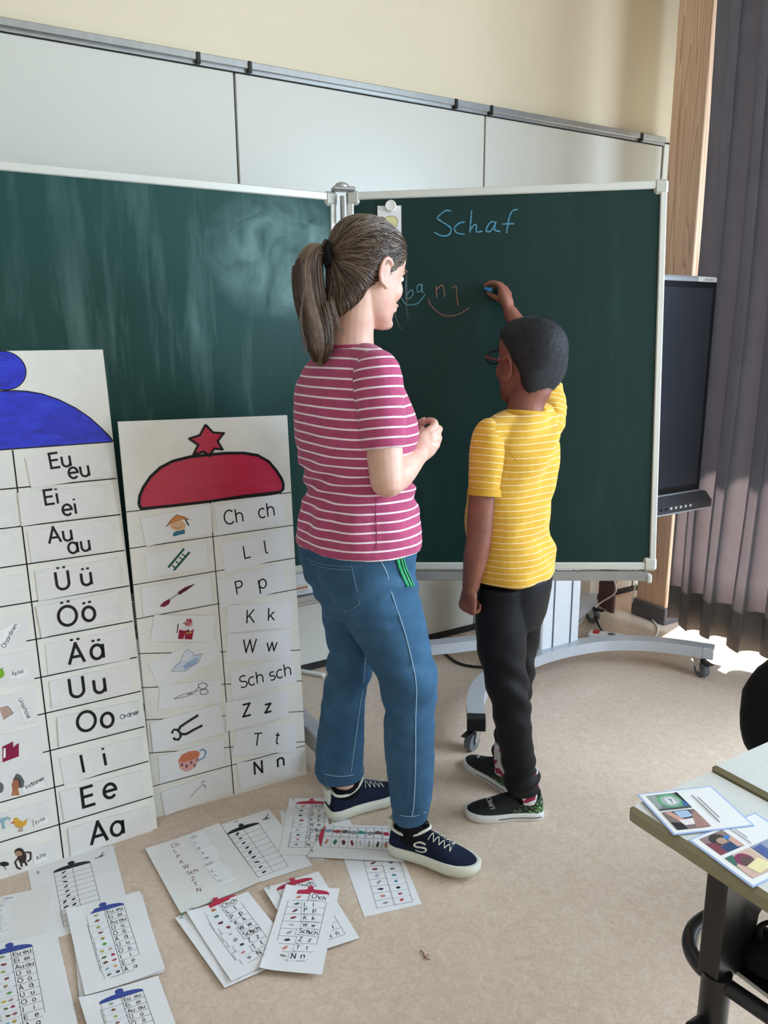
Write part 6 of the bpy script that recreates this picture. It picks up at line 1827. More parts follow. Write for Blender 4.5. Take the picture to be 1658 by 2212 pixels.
for k in range(46):
    # stray fine hairs gathered over the temple and ear
    x0, y0, z0 = 0.079+rnd.uniform(-0.003, 0.002), 0.01+rnd.uniform(-0.04, 0.03), 0.035+rnd.uniform(-0.02, 0.04)
    pts = [FWm.p(x0, y0, z0)]
    d = (-FWm.y*0.8+FWm.z*rnd.gauss(0, 0.5)).normalized()
    for i in range(6):
        d = (d+FWm.z*rnd.gauss(0, 0.45)+FWm.x*rnd.gauss(0, 0.1)).normalized()
        loc, nor, _, _ = ht_.find_nearest(pts[-1]+d*0.010)
        pts.append(loc+nor*(0.003+0.003*rnd.random()))
    strand(st, pts, 0.0006, 0.0004, 3)
for L_ in ([(866, 532), (877, 590), (879, 640), (878, 668), (886, 695)], [(866, 540), (874, 590), (876, 650), (880, 690)], [(850, 672), (860, 700), (867, 712)], [(858, 645), (866, 662), (872, 668)], [(836, 590), (842, 640), (848, 672), (846, 690)], [(848, 600), (856, 640), (860, 655)]):
    strand(st, [at_d(x, y, 2.02) for x, y in L_], 0.0010, 0.0005, 5)
st.build('strands', 'hair_brown', hair, smooth=True)
TP = [(704, 548), (680, 545), (664, 575), (668, 640), (682, 700), (690, 748), (690, 782)]
TW = [0.016, 0.030, 0.036, 0.040, 0.039, 0.034, 0.016]
tc_ = [at_d(x, y, 1.93) for x, y in TP]
tail = remesh([limb(tc_, [w*0.82 for w in TW], 18, 5)], 0.006, 3, 'tail')
tl_o = link('ponytail', tail, 'hair_brown', hair)
tp, tr = catmull(tc_, TW, 3)
st = MB()
for k in range(420):
    a = rnd.uniform(0, 2*math.pi); rr = math.sqrt(rnd.uniform(0.35, 1.0))
    i0 = 0 if rnd.random() < 0.8 else rnd.randint(1, 4)
    i1 = len(tp) if rnd.random() < 0.5 else len(tp)-rnd.randint(1, 6)
    pts = []
    dr = rnd.gauss(0, 0.25)
    for i in range(i0, i1, 2):
        an = a+dr*i/len(tp)
        fl = 1.0+0.12*max(0, i/len(tp)-0.75)*rnd.random()*6
        pts.append(tp[i]+(R3*math.cos(an)+D3*0.8*math.sin(an)+(Vector((0, 0, 1))*math.cos(an)*0.9 if i < 5 else Vector((0, 0, 0))))*tr[i]*rr*fl)
    if len(pts) > 3: strand(st, pts, 0.0018, 0.0008, 2)
for L_ in ([(712, 640), (724, 690), (740, 722)], [(716, 650), (730, 700), (738, 712)], [(706, 650), (716, 710), (712, 760)], [(700, 660), (712, 720), (704, 770)], [(655, 620), (650, 690), (656, 740), (660, 766)]):
    for j in range(5):
        strand(st, [at_d(x+rnd.gauss(0, 3), y, 1.90) for x, y in L_], 0.0016, 0.0005, 4)
st.build('strands', 'hair_brown', tl_o, smooth=True)
sc = MB()
for k in range(16):
    t = 2*math.pi*k/16
    sc.ball(tie+Vector((0, 0, 1))*0.024*math.cos(t)+D3*0.020*math.sin(t)+R3*rnd.gauss(0, 0.003), 0.009, 0.009, 0.010+0.003*math.sin(5*t), seg=8, rows=6)
link('hair_tie', remesh([sc], 0.0035, 2, 'hair_tie'), 'scrunchie', hair)

# shirt
def sleeve(a, b, r0, r1):
    d = (b-a)
    return limb([a-d*0.06, a+d*0.25, a+d*0.6, a+d*0.92, b], [r0*0.9, r0, (r0+r1)/2, r1, r1*1.02], 22, 5)
# blunt sleeve end
def blunt(a, b, r0, r1):
    d = (b-a); n = 12
    dn = d.normalized()
    P = [a-dn*0.058, a-dn*0.053, a-dn*0.040, a-dn*0.018, a+dn*0.012, a+d*0.3, a+d*0.65, b-d*0.01, b]
    R_ = [r0*0.16, r0*0.40, r0*0.68, r0*0.89, r0*0.98, r0, (r0+r1)/2, r1, r1*0.985]
    fr = transport(P)
    return MB().loft([[p+A*math.cos(2*math.pi*k/24)*r+B*math.sin(2*math.pi*k/24)*r for k in range(24)] for p, r, (A, B) in zip(P, R_, fr)])
bust = MB().ball(at_d(852, 925, 2.02), 0.060, 0.062, 0.062).ball(at_d(838, 925, 2.12), 0.060, 0.062, 0.062)
trapW = [limb([nkb, (nkb+sh_R)/2+Vector((0, 0, 0.008)), sh_R], [0.048, 0.052, 0.054], 18, 4), limb([nkb, (nkb+sh_L)/2+Vector((0, 0, 0.008)), sh_L], [0.048, 0.052, 0.054], 18, 4)]
sme = remesh([body_loft(WT, WPH, 0.78), bust]+trapW, 0.0052, 8, 'shirt')
uW, vW = sdir(WPH)
def wfold(c):
    z = c[:, 2]
    # drape: long slanting pulls towards the waist and soft pleats at the hem
    lat = c[:, 0]*uW.x+c[:, 1]*uW.y; fr_ = c[:, 0]*vW.x+c[:, 1]*vW.y
    f = 0.0060*nz(np.stack([lat*5+z*6, fr_*5-z*3, z*9], 1), 1, 1, 1) + 0.0042*nz(np.stack([lat*16+z*9, fr_*14, z*24], 1), 1, 1, 1, 5.0)
    waist = np.exp(-((z-1.06)/0.07)**2)
    f += waist*0.0065*np.sin((z-0.5*lat)*95+3*nz(c, 5, 5, 5))
    hemz = np.exp(-((z-0.955)/0.05)**2)
    f += hemz*0.004*np.sin(np.arctan2(lat-lat.mean(), fr_-fr_.mean())*9)
    return f
folds(sme, wfold)
c = vco(sme)
def axis_d(c, a, b):
    a, b = np.array(a), np.array(b); d = (b-a)/np.linalg.norm(b-a)
    t = (c-a)@d
    return t, np.linalg.norm(c-a-t[:, None]*d, axis=1)
def stripes(c, arms, tilt=0.0):
    s = c[:, 2]*1.0 + 0.006*nz(c, 5, 5, 3, 2.0)
    for a, b, rad, out, marg in arms:
        t, dd = axis_d(c, a, b)
        L_ = (Vector(b)-Vector(a)).length
        side = (c-np.array(a))@np.array(out)
        m = (dd < rad) & (t > -0.09) & (t < L_+0.02) & (side > marg)
        s = np.where(m, -t+0.004, s)
    return s
attr(sme, 'stripe', stripes(c, []))
shirt = link('shirt', sme, 'shirt_pink', wroot)
stt = tree(sme)
def add_sleeve(a, b, r0, r1, parent, mat, seed, amp=0.003):
    me = remesh([blunt(a, b, r0, r1)], 0.005, 3, 'sleeve')
    d = (b-a).normalized()
    def sf(c):
        t = (c-np.array(a))@np.array(d)
        q = np.stack([c[:, 0]*12, c[:, 1]*12, c[:, 2]*12+t*10], 1)
        return amp*nz(q, 1, 1, 1, seed)+amp*0.8*nz(q, 2.4, 2.4, 2.4, seed+4)
    folds(me, sf)
    c = vco(me)
    t = (c-np.array(a))@np.array(d)
    attr(me, 'stripe', 0.5-t+0.006+0.004*nz(c, 6, 6, 6, seed))
    return link('sleeve', me, mat, parent)
add_sleeve(sh_R, hem_R, 0.0615, 0.0555, shirt, 'shirt_pink', 1.0)
add_sleeve(sh_L, hem_L, 0.0600, 0.0560, shirt, 'shirt_pink', 2.0)
nb = MB()
wm_ = m_per_px(2.0, 748)
nr = ring(at_d(758, 751, 2.0)+Vector((0, 0, 0.003)), uW, vW, 0.066, 0.060, 40, 2.1)
nr = [p+vW*0.004-Vector((0, 0, 1))*0.02*max(0, (p-at_d(758, 751, 2.0)).dot(vW)/0.06) for p in nr]
nr.append(nr[0])
MB().tube(nr, 0.0058, 8, 1).build('neckband', cloth_mat('pink_rib', '#b5486f', 0.06), shirt, smooth=True)
M['seam_pink'] = cloth_mat('seam_pink', '#9c3a5e', 0.06)
seam(stt, [(812, 1078), (811, 1110), (813, 1150), (812, 1185)], 0.0012, 0.0003).build('side_seam', 'seam_pink', shirt, smooth=True)

# jeans
JP = [(1150, 652, 895, 2.0), (1180, 648, 893, 2.0), (1215, 650, 890, 2.0), (1250, 662, 897, 2.0), (1285, 680, 903, 1.99), (1320, 700, 908, 1.98)]
JR = [(1250, 716, 898, 1.965), (1300, 728, 909, 1.955), (1350, 748, 919, 1.95), (1400, 782, 929, 1.94), (1440, 804, 941, 1.935), (1480, 822, 946, 1.93), (1520, 829, 939, 1.925), (1580, 828, 938, 1.915), (1650, 835, 935, 1.91), (1720, 842, 931, 1.905), (1765, 846, 921, 1.905), (1768, 847, 920, 1.905)]
JL = [(1240, 672, 790, 2.055), (1290, 690, 800, 2.06), (1340, 697, 806, 2.08), (1400, 708, 806, 2.09), (1450, 705, 803, 2.10), (1490, 697, 791, 2.10), (1550, 690, 787, 2.10), (1620, 684, 785, 2.10), (1671, 679, 785, 2.10), (1674, 680, 784, 2.10)]
jme = remesh([body_loft(JP, WPH, 0.80), body_loft(JR, WPH, 0.95, e=2.1), body_loft(JL, WPH, 0.95, e=2.1)], 0.0055, 5, 'jeans')
kRz, kLz = kn_R.z, kn_L.z
def jfold(c):
    z = c[:, 2]
    lat = c[:, 0]*uW.x+c[:, 1]*uW.y
    f = 0.0035*nz(c, 10, 10, 7) + 0.0022*nz(np.stack([c[:, 0]*14+z*8, c[:, 1]*14, z*34], 1), 1, 1, 1, 9.0)
    f += np.exp(-((z-kRz)/0.10)**2)*0.0042*np.sin((z+0.35*lat)*85+4*nz(c, 6, 6, 6))
    f += np.exp(-((z-0.78)/0.06)**2)*0.0035*np.sin((z-0.6*lat)*90+3*nz(c, 7, 7, 7))
    f += np.clip((0.35-z)/0.3, 0, 1)*0.003*np.sin(lat*70+z*30)
    return f
folds(jme, jfold)
jeans = link('jeans', jme, 'denim', wroot)
jt = tree(jme)
sq = 0.0011
seam(jt, [(822, 1212), (835, 1240), (846, 1285), (862, 1330), (876, 1375), (887, 1420), (896, 1460), (899, 1500), (897, 1560), (897, 1620), (896, 1680), (893, 1740), (889, 1764)], 0.0015, 0.0012, 8).build('side_seam', 'stitch', jeans, smooth=True)
seam(jt, [(790, 1420), (785, 1470), (776, 1530), (768, 1590), (760, 1650), (757, 1668)], 0.0013, 0.0010, 8).build('inseam', 'stitch', jeans, smooth=True)
pk = MB()
for L_ in ([(664, 1206), (690, 1217), (725, 1222), (759, 1224)], [(668, 1214), (692, 1224), (725, 1229), (756, 1231)], [(759, 1222), (764, 1245), (770, 1270), (776, 1304)], [(776, 1304), (762, 1314), (748, 1321)], [(748, 1321), (722, 1293), (695, 1258), (668, 1212)]):
    m_ = seam(jt, L_, 0.0012, 0.0016, 8)
    pk.add(m_.v, m_.f)
pk.build('back_pocket', simple('dark_stitch', '#5d7c94', 0.8, var=0.2, scale=300), jeans, smooth=True)
for L_, nm in (([(684, 1664), (705, 1673), (735, 1677), (760, 1674), (783, 1664)], 'hem'), ([(849, 1752), (870, 1762), (895, 1763), (919, 1754)], 'hem')):
    seam(jt, L_, 0.0012, 0.0004).build(nm, 'stitch', jeans, smooth=True)
MB().loft([ring(at_d(770, 1166, 2.0)+Vector((0, 0, dz)), uW, vW, 0.168+g, 0.132+g, 32) for dz, g in ((-0.018, 0), (-0.018, 0.004), (0.018, 0.002), (0.018, -0.002))]).build('waistband', 'denim', jeans, smooth='auto')

# trainers
def sneaker(heel, toe, wid, ank, sock, lace_px=None, logo=None, nm='shoe'):
    up, so, P, L = shoe(wroot, heel, toe, wid, 'sneaker')
    o = link(nm, up, 'navy_knit', wroot)
    link('sole', so, 'sole', o)
    t = tree(up)
    # collar trim, heel tab and pull loop
    col = [(0.045, 0.0), (0.06, 0.60), (0.14, 0.72), (0.24, 0.64), (0.34, 0.55), (0.42, 0.30), (0.45, 0.0), (0.42, -0.30), (0.34, -0.55), (0.24, -0.64), (0.14, -0.72), (0.06, -0.60), (0.045, 0.0)]
    hz = [0.092, 0.086, 0.079, 0.076, 0.084, 0.095, 0.098, 0.095, 0.084, 0.076, 0.079, 0.086, 0.092]
    MB().tube([P(f, l*wid/2, h) for (f, l), h in zip(col, hz)], 0.0042, 8, 4).build('collar_trim', 'sole', o, smooth=True)
    MB().loft([[P(f, l*wid/2, h) for f, l, h in q] for q in (((0.0, 0.34, 0.050), (0.0, -0.34, 0.050), (0.02, -0.36, 0.052), (0.02, 0.36, 0.052)), ((-0.012, 0.32, 0.075), (-0.012, -0.32, 0.075), (0.03, -0.36, 0.078), (0.03, 0.36, 0.078)), ((-0.014, 0.24, 0.098), (-0.014, -0.24, 0.098), (0.035, -0.28, 0.097), (0.035, 0.28, 0.097)))]).build('heel_tab', 'sole', o, smooth='auto')
    inner = MB().loft([[P(0.24+0.20*math.cos(a)*s, wid*0.36*math.sin(a)*s, h) for a in [2*math.pi*k/20 for k in range(20)]] for h, s in ((0.06, 1.0), (0.090, 0.98), (0.094, 0.9))])
    inner.build('lining', 'sock_black', o, smooth='auto')
    la = MB()
    zs_ = [0.46, 0.52, 0.58, 0.64, 0.70]
    for i in range(len(zs_)):
        for sg in (-1, 1):
            f0, f1 = zs_[i], zs_[min(i+1, len(zs_)-1)]
            pts = []
            for k in range(5):
                q = k/4
                pp = P(f0+(f1-f0)*q, sg*wid*0.5*(0.42-0.84*q), 0.14)
                loc, nor, _, _ = t.ray_cast(pp, Vector((0, 0, -1)))
                if loc is not None: pts.append(loc+nor*0.0022)
            if len(pts) > 2: la.tube(pts, 0.0013, 6, 2)
    la.build('lace', 'sole', o, smooth=True)
    cs = []
    for k in range(9):
        loc, nor, _, _ = t.ray_cast(P(0.44+0.035*k, 0, 0.14), Vector((0, 0, -1)))
        if loc is not None: cs.append(loc+nor*0.0028)
    MB().tube(cs, 0.0042, 8, 2, flat=0.5).build('lace_band', simple('navy_band', '#2c3a52', 0.7, var=0.2, scale=200), o, smooth=True)
    loc, nor, _, _ = t.ray_cast(P(0.425, 0, 0.15), Vector((0, 0, -1)))
    MB().tube([P(0.43, -0.008, 0.088), P(0.41, -0.008, 0.108), P(0.405, 0.0, 0.112), P(0.41, 0.008, 0.108), P(0.43, 0.008, 0.088)], 0.0022, 8, 4).build('pull_loop', 'sock_black', o, smooth=True)
    if logo:
        lg = MB()
        pts = []
        for p in logo:
            l_, n_ = surf(t, *p)
            if l_ is not None: pts.append(l_+n_*0.0008)
        if len(pts) > 3: lg.tube(pts, 0.0032, 6, 3, flat=0.6)
        if lg.f: lg.build('emblem', 'sole', o, smooth=True)
    return o, P
z4s = zz(2.859, 640, 1620)
tL = hL+(tL-hL).normalized()*0.262
tR = hR+(tR-hR).normalized()*0.262
shoe1, PR = sneaker(hR+Vector((0, 0, 0.010)), tR+Vector((0, 0, 0.010)), 0.094, ank_R, True, logo=[z4s(x, y) for x, y in ((796, 585), (770, 572), (738, 574), (728, 588), (745, 599), (778, 603), (800, 612), (795, 626), (768, 630), (736, 618))])
shoe2, PL = sneaker(hL+Vector((0, 0, 0.004)), tL+Vector((0, 0, 0.004)), 0.092, ank_L, True, nm='shoe')
MB().loft([[Vector((p.x, p.y, 0)) + Vector((math.cos(a)*r, math.sin(a)*r, h)) for a in [2*math.pi*k/20 for k in range(20)]] for p, r, h in ((PR(0.24, 0, 0), 0.037, 0.06), (PR(0.24, 0, 0), 0.037, 0.10), (ank_R, 0.038, 0.14), (ank_R, 0.036, 0.17))]).build('sock', 'sock_black', wroot, smooth='auto')
# green lanyard hanging out of the trouser pocket
ly = MB()
for dx, w in ((-5, 0.0048), (1, 0.0034), (6, 0.0042)):
    pts = []
    for x, y in ((858, 1196), (863, 1212), (868, 1228), (875, 1248), (884, 1266)):
        l_, n_ = surf(jt, x+dx, y)
        if l_ is not None: pts.append(l_+n_*(0.004+0.002*(dx == 1)))
    if len(pts) > 2: ly.tube(pts, w, 8, 4, flat=0.45)
lano = ly.build('lanyard', simple('green_ribbon', '#1f9a63', 0.6, var=0.35, scale=120, stretch=(1, 1, 0.1)), smooth=True, label='green striped lanyard hanging from the pocket of the blue jeans', cat='lanyard')
dk = MB()
for dx in (-2, 4):
    pts = []
    for x, y in ((859, 1196), (864, 1212), (869, 1228), (876, 1248), (884, 1265)):
        l_, n_ = surf(jt, x+dx, y)
        if l_ is not None: pts.append(l_+n_*0.0068)
    if len(pts) > 2: dk.tube(pts, 0.0011, 6, 4)
dk.build('stripe', 'black', lano, smooth=True)

# ---- the boy
BPH = math.radians(-50)
broot = thing('person', 'boy in yellow striped shirt and black trousers writing on the chalkboard', 'person', hv(0.39, 2.15))
BT = [(886, 1092, 1168, 2.16, 0.9), (897, 1078, 1184, 2.16, 0.85), (912, 1060, 1198, 2.16, 0.78), (930, 1045, 1206, 2.16), (955, 1032, 1208, 2.16), (985, 1024, 1205, 2.16), (1020, 1016, 1199, 2.16), (1060, 1010, 1193, 2.16), (1100, 1007, 1189, 2.16), (1150, 1009, 1189, 2.16), (1190, 1014, 1193, 2.16), (1225, 1019, 1196, 2.16), (1243, 1021, 1197, 2.16)]
uB, vB = sdir(BPH)
bs_L, bs_R = at_d(1056, 950, 2.080), at_d(1186, 905, 2.265)
bh_L = at_d(1047, 1068, 2.055)
bq = leafR.px(1049, 624); chalk_p = leafR.put(bq[0], bq[1], 0.007)
CDp = float(np.dot(np.array(chalk_p), DH))
be_L, bw_L = at_d(1034, 1165, 2.05), at_d(1016, 1268, 2.065)
be_R = at_d(1178, 795, 2.36)
bw_R = at_d(1101, 674, CDp-0.085)
FB = Frame(at_d(1143, 786, 2.175), math.radians(-31), math.radians(8), 1.06, math.radians(4))
shapes = head_shapes(FB)
nk0, nk1 = at_d(1128, 890, 2.16), FB.p(0, -0.025, -0.05)
shapes.append(limb([nk0-Vector((0, 0, 0.05)), nk0+(nk1-nk0)*0.35, nk1, FB.p(0, -0.01, -0.02)], [0.055, 0.050, 0.052, 0.054], 20, 4))
shapes.append(body_loft([(y, xl+10, xr-10, d) if y > 900 else (y, xl+4, xr-4, d) for y, xl, xr, d in [t[:4] for t in BT]], BPH, 0.74))
shapes.append(limb([bs_L, bs_L+(be_L-bs_L)*0.5, be_L], [0.040, 0.040, 0.035], 18, 5))
shapes.append(limb([be_L, be_L+(bw_L-be_L)*0.4, bw_L], [0.035, 0.034, 0.0245], 18, 5))
shapes.append(limb([bs_R, bs_R+(be_R-bs_R)*0.5, be_R], [0.042, 0.040, 0.036], 18, 5))
shapes.append(limb([be_R, be_R+(bw_R-be_R)*0.4, be_R+(bw_R-be_R)*0.75, bw_R], [0.035, 0.034, 0.027, 0.0225], 18, 5))
h1, _ = hand(bw_L, at_d(1006, 1335, 2.07)-bw_L, -R3*0.75-D3*0.6, R3*0.1+D3*0.9, [(58, 75, 45), (62, 80, 45), (66, 80, 45), (68, 80, 45)], 0.82, 0.0, (0.35, 0.85, -0.35), 0.5, r=1.05)
def bh(*pts, r):
    return limb([at_d(x, y, CDp-e) for x, y, e in pts], r, 10, 3)
wv = at_d(1088, 634, CDp-0.050)-bw_R
palm = limb([bw_R-wv*0.2, bw_R+wv*0.15, bw_R+wv*0.6, bw_R+wv*1.0], [0.0215, 0.024, 0.030, 0.026], 18, 4, flat=0.66, up=wv.cross(R3*0.8+Vector((0, 0, 0.5))-D3*0.3))
h2 = [palm,
      bh((1090, 640, 0.058), (1084, 625, 0.054), (1073, 613, 0.040), (1058, 611, 0.024), (1046, 617, 0.012), r=[0.0095, 0.0095, 0.0088, 0.0080, 0.0062]),
      bh((1092, 638, 0.042), (1088, 624, 0.036), (1078, 613, 0.022), (1066, 616, 0.010), (1061, 626, 0.008), r=[0.0095, 0.0095, 0.0088, 0.0080, 0.0062]),
      bh((1096, 640, 0.030), (1094, 627, 0.022), (1086, 620, 0.010), (1078, 628, 0.008), (1080, 638, 0.014), r=[0.009, 0.009, 0.0085, 0.0078, 0.006]),
      bh((1100, 645, 0.022), (1100, 634, 0.014), (1094, 629, 0.009), (1088, 637, 0.010), (1090, 645, 0.016), r=[0.0082, 0.008, 0.0075, 0.0068, 0.0055]),
      bh((1102, 668, 0.075), (1094, 655, 0.066), (1080, 648, 0.048), (1065, 640, 0.028), (1053, 633, 0.012), r=[0.012, 0.0115, 0.010, 0.0088, 0.0065])]
shapes += h1+h2
bk_L, bk_R = at_d(1096, 1460, 2.08), at_d(1116, 1450, 2.27)
hBL, tBL = at_z(1171, 1757, 0), at_z(1004, 1763, 0)
hBR, tBR = at_z(1112, 1712, 0), at_z(1008, 1646, 0)
ba_L, ba_R = ankle(hBL, tBL, (tBL-hBL).length, 0.10), ankle(hBR, tBR, (tBR-hBR).length, 0.10)
bp_L, bp_R = at_d(1085, 1300, 2.12), at_d(1132, 1300, 2.195)
for h_, k_, a_ in ((bp_L, bk_L, ba_L), (bp_R, bk_R, ba_R)):
    shapes.append(limb([h_, h_+(k_-h_)*0.5, k_], [0.044, 0.042, 0.032], 18, 4))
    shapes.append(limb([k_, k_+(a_-k_)*0.4, a_, Vector((a_.x, a_.y, 0.05))], [0.033, 0.033, 0.026, 0.027], 18, 4))
bbm = remesh(shapes, 0.0034, 5, 'body')
blush(bbm, FB)
bbody = link('body', bbm, 'skin_brown', broot)
face_parts(FB, bbody, 'hair_black')
# short cropped hair
HB_ = [(-0.060, -0.036, -0.066, 0.046), (-0.045, -0.026, -0.076, 0.058), (-0.025, -0.022, -0.085, 0.067), (-0.005, -0.020, -0.091, 0.0725), (0.015, 0.012, -0.097, 0.0755), (0.03, 0.034, -0.100, 0.078), (0.05, 0.060, -0.102, 0.0795), (0.068, 0.082, -0.100, 0.0775), (0.085, 0.084, -0.093, 0.071), (0.100, 0.068, -0.080, 0.058), (0.112, 0.042, -0.058, 0.040), (0.119, 0.012, -0.034, 0.018)]
rings = []
for z, f, b, w in HB_:
    cy, hy = (f+b)/2, (f-b)/2
    rings.append([FB.p(w*math.copysign(abs(math.cos(t))**0.9, math.cos(t)), cy+hy*math.sin(t), z) for t in [2*math.pi*k/30 for k in range(30)]])
bhm = remesh([MB().loft(rings)], 0.0045, 4, 'hair')
bhair = link('hair', bhm, 'hair_black', broot)
bt_ = tree(bhm)
st = MB()
hc_, hn_ = vco(bhm), vno(bhm)
rnd = random.Random(11)
for k in range(9000):
    i = rnd.randrange(len(hc_))
    p, n = Vector(hc_[i]), Vector(hn_[i])
    up_ = FB.p(0, 0.01, 0.12)-p
    tng = (p-FB.p(0, -0.02, 0.10)); tng = (tng-n*tng.dot(n)).normalized()
    a_ = Vector((rnd.gauss(0, 1), rnd.gauss(0, 1), rnd.gauss(0, 1)))*0.25
    q = p+(n*0.55+tng*0.75+a_)*rnd.uniform(0.004, 0.008)
    s_ = n.cross(tng).normalized()*0.0007
    b_ = len(st.v)
    st.v += [p-s_, p+s_, q]; st.f.append((b_, b_+1, b_+2)); st.c.append(None)
o = st.build('stubble', 'hair_black', bhair); o['kind'] = 'stuff'
# spectacles
gl = thing_part = None
gm = MB()
for sx in (-1, 1):
    pts = [FB.p(sx*(0.034+0.024*math.cos(t)), 0.106-0.010*abs(math.cos(t))*(1 if sx*math.cos(t) > 0 else -0.2), 0.003+0.018*math.sin(t)) for t in [2*math.pi*k/20 for k in range(21)]]
    gm.tube(pts, 0.0021*FB.s, 6, 1)
gm.tube([FB.p(-0.011, 0.108, 0.006), FB.p(0, 0.111, 0.009), FB.p(0.011, 0.108, 0.006)], 0.002, 6, 3)
go = gm.build('glasses', 'lens', broot, smooth=True)
for sx in (-1, 1):
    MB().tube([FB.p(sx*0.058, 0.098, 0.009), FB.p(sx*0.076, 0.085, 0.010), FB.p(sx*0.083, 0.030, 0.012), FB.p(sx*0.0835, -0.008, 0.016), FB.p(sx*0.081, -0.026, -0.004)], [0.0026, 0.0026, 0.0022, 0.0022, 0.0018], 6, 4).build('temple', 'frame_red', go, smooth=True)
    MB().loft([[FB.p(sx*(0.034+0.022*math.cos(t)), 0.1045+e_, 0.003+0.0165*math.sin(t)) for t in [2*math.pi*k/20 for k in range(20)]] for e_ in (0, 0.001)]).build('lens', 'glass', go)
# shirt
bsR = bs_R+(be_R-bs_R)*0.62
nkb = at_d(1128, 912, 2.16)
trapB = [limb([nkb, (nkb+q)/2+Vector((0, 0, 0.004)), q], [0.046, 0.048, 0.045], 18, 4) for q in (bs_L, bs_R)]
bsm = remesh([body_loft(BT, BPH, 0.80)]+trapB, 0.0048, 6, 'shirt')
def bfold(c):
    z = c[:, 2]; lat = c[:, 0]*uB.x+c[:, 1]*uB.y; fr_ = c[:, 0]*vB.x+c[:, 1]*vB.y
    f = 0.0060*nz(np.stack([lat*7-z*5, fr_*6+z*4, z*8], 1), 1, 1, 1, 3.0) + 0.0048*nz(np.stack([lat*18-z*12, fr_*14, z*20], 1), 1, 1, 1, 7.0)
    top = np.clip((z-1.02)/0.2, 0, 1)
    # pulls radiating from the raised shoulder across the back
    l0 = float(bs_R.x*uB.x+bs_R.y*uB.y); z0 = bs_R.z
    an = np.arctan2(z0+0.05-z, np.abs(l0+0.03-lat)+0.02)
    rr = np.hypot(z0-z, l0-lat)
    f += 0.0065*np.sin(an*15+2.0*nz(c, 4, 4, 4))*np.exp(-((rr-0.17)/0.14)**2)
    f += np.exp(-((z-0.83)/0.12)**2)*0.0075*np.sin((lat*0.9+z*0.55)*60+2.5*nz(c, 5, 5, 5))*np.clip((lat-l0+0.22)/0.2, 0, 1)
    return f
folds(bsm, bfold)
c = vco(bsm)
attr(bsm, 'stripe', stripes(c, []))
bshirt = link('shirt', bsm, 'shirt_yellow', broot)
bst = tree(bsm)
add_sleeve(bs_L, bh_L, 0.0505, 0.0455, bshirt, 'shirt_yellow', 5.0)
add_sleeve(bs_R, bsR, 0.0535, 0.050, bshirt, 'shirt_yellow', 8.0, 0.005)
nc = at_d(1129, 892, 2.16)
nr = ring(nc, uB, vB, 0.060, 0.057, 40, 2.1)
nr = [p-Vector((0, 0, 1))*0.016*max(0, (p-nc).dot(vB)/0.057)+Vector((0, 0, 1))*0.006*abs((p-nc).dot(uB)/0.06) for p in nr]
nr.append(nr[0])
MB().tube(nr, 0.0085, 8, 1, flat=1.0).build('neckband', 'yellow_rib', bshirt, smooth=True)
fr = transport([bs_L, bh_L])[0]
ax_ = (bh_L-bs_L).normalized()
MB().loft([[bh_L+ax_*h+fr[0]*math.cos(t)*(0.0455+g)+fr[1]*math.sin(t)*(0.0455+g) for t in [2*math.pi*k/28 for k in range(28)]] for h, g in ((-0.016, -0.001), (-0.016, 0.0022), (0.004, 0.0025), (0.004, -0.002))]).build('cuff', 'yellow_rib', bshirt, smooth='auto')
seam(bst, [(1070, 908), (1050, 925), (1038, 945), (1030, 968)], 0.001, 0.0003).build('seam', 'yellow_rib', bshirt, smooth=True)
seam(bst, [(1074, 950), (1092, 965), (1108, 985), (1120, 1000)], 0.001, 0.0003).build('seam', 'yellow_rib', bshirt, smooth=True)
# trousers
TPv = [(1236, 1032, 1190, 2.16), (1262, 1030, 1188, 2.16), (1290, 1028, 1182, 2.16), (1320, 1027, 1175, 2.16), (1345, 1030, 1166, 2.16)]
TLg = [(1262, 1030, 1142, 2.11), (1290, 1028, 1140, 2.11), (1340, 1026, 1138, 2.10), (1400, 1030, 1136, 2.09), (1450, 1041, 1137, 2.085), (1500, 1055, 1142, 2.08), (1540, 1064, 1147, 2.08), (1600, 1073, 1149, 2.085), (1650, 1085, 1156, 2.09), (1675, 1086, 1165, 2.09), (1703, 1092, 1166, 2.09), (1707, 1093, 1165, 2.09)]
TRg = [(1258, 1090, 1187, 2.195), (1290, 1088, 1183, 2.20), (1340, 1080, 1170, 2.215), (1400, 1074, 1158, 2.24), (1450, 1074, 1152, 2.26), (1500, 1076, 1148, 2.26), (1550, 1072, 1136, 2.265), (1600, 1066, 1124, 2.27), (1645, 1062, 1116, 2.27), (1652, 1062, 1116, 2.27), (1655, 1063, 1115, 2.27)]
tme = remesh([body_loft(TPv, BPH, 0.98), body_loft(TLg, BPH, 0.95, e=2.1), body_loft(TRg, BPH, 0.95, e=2.1)], 0.005, 5, 'trousers')
def tfold(c):
    z = c[:, 2]; lat = c[:, 0]*uB.x+c[:, 1]*uB.y
    f = 0.004*nz(np.stack([c[:, 0]*9+z*4, c[:, 1]*9, z*7], 1), 1, 1, 1, 1.0)
    f += np.exp(-((z-0.42)/0.12)**2)*0.004*np.sin((z+0.8*lat)*75+3*nz(c, 6, 6, 6))
    f += np.exp(-((z-0.14)/0.06)**2)*0.005*np.sin(z*110+3*nz(c, 8, 8, 5))
    return f
folds(tme, tfold)
link('trousers', tme, 'trousers', broot)
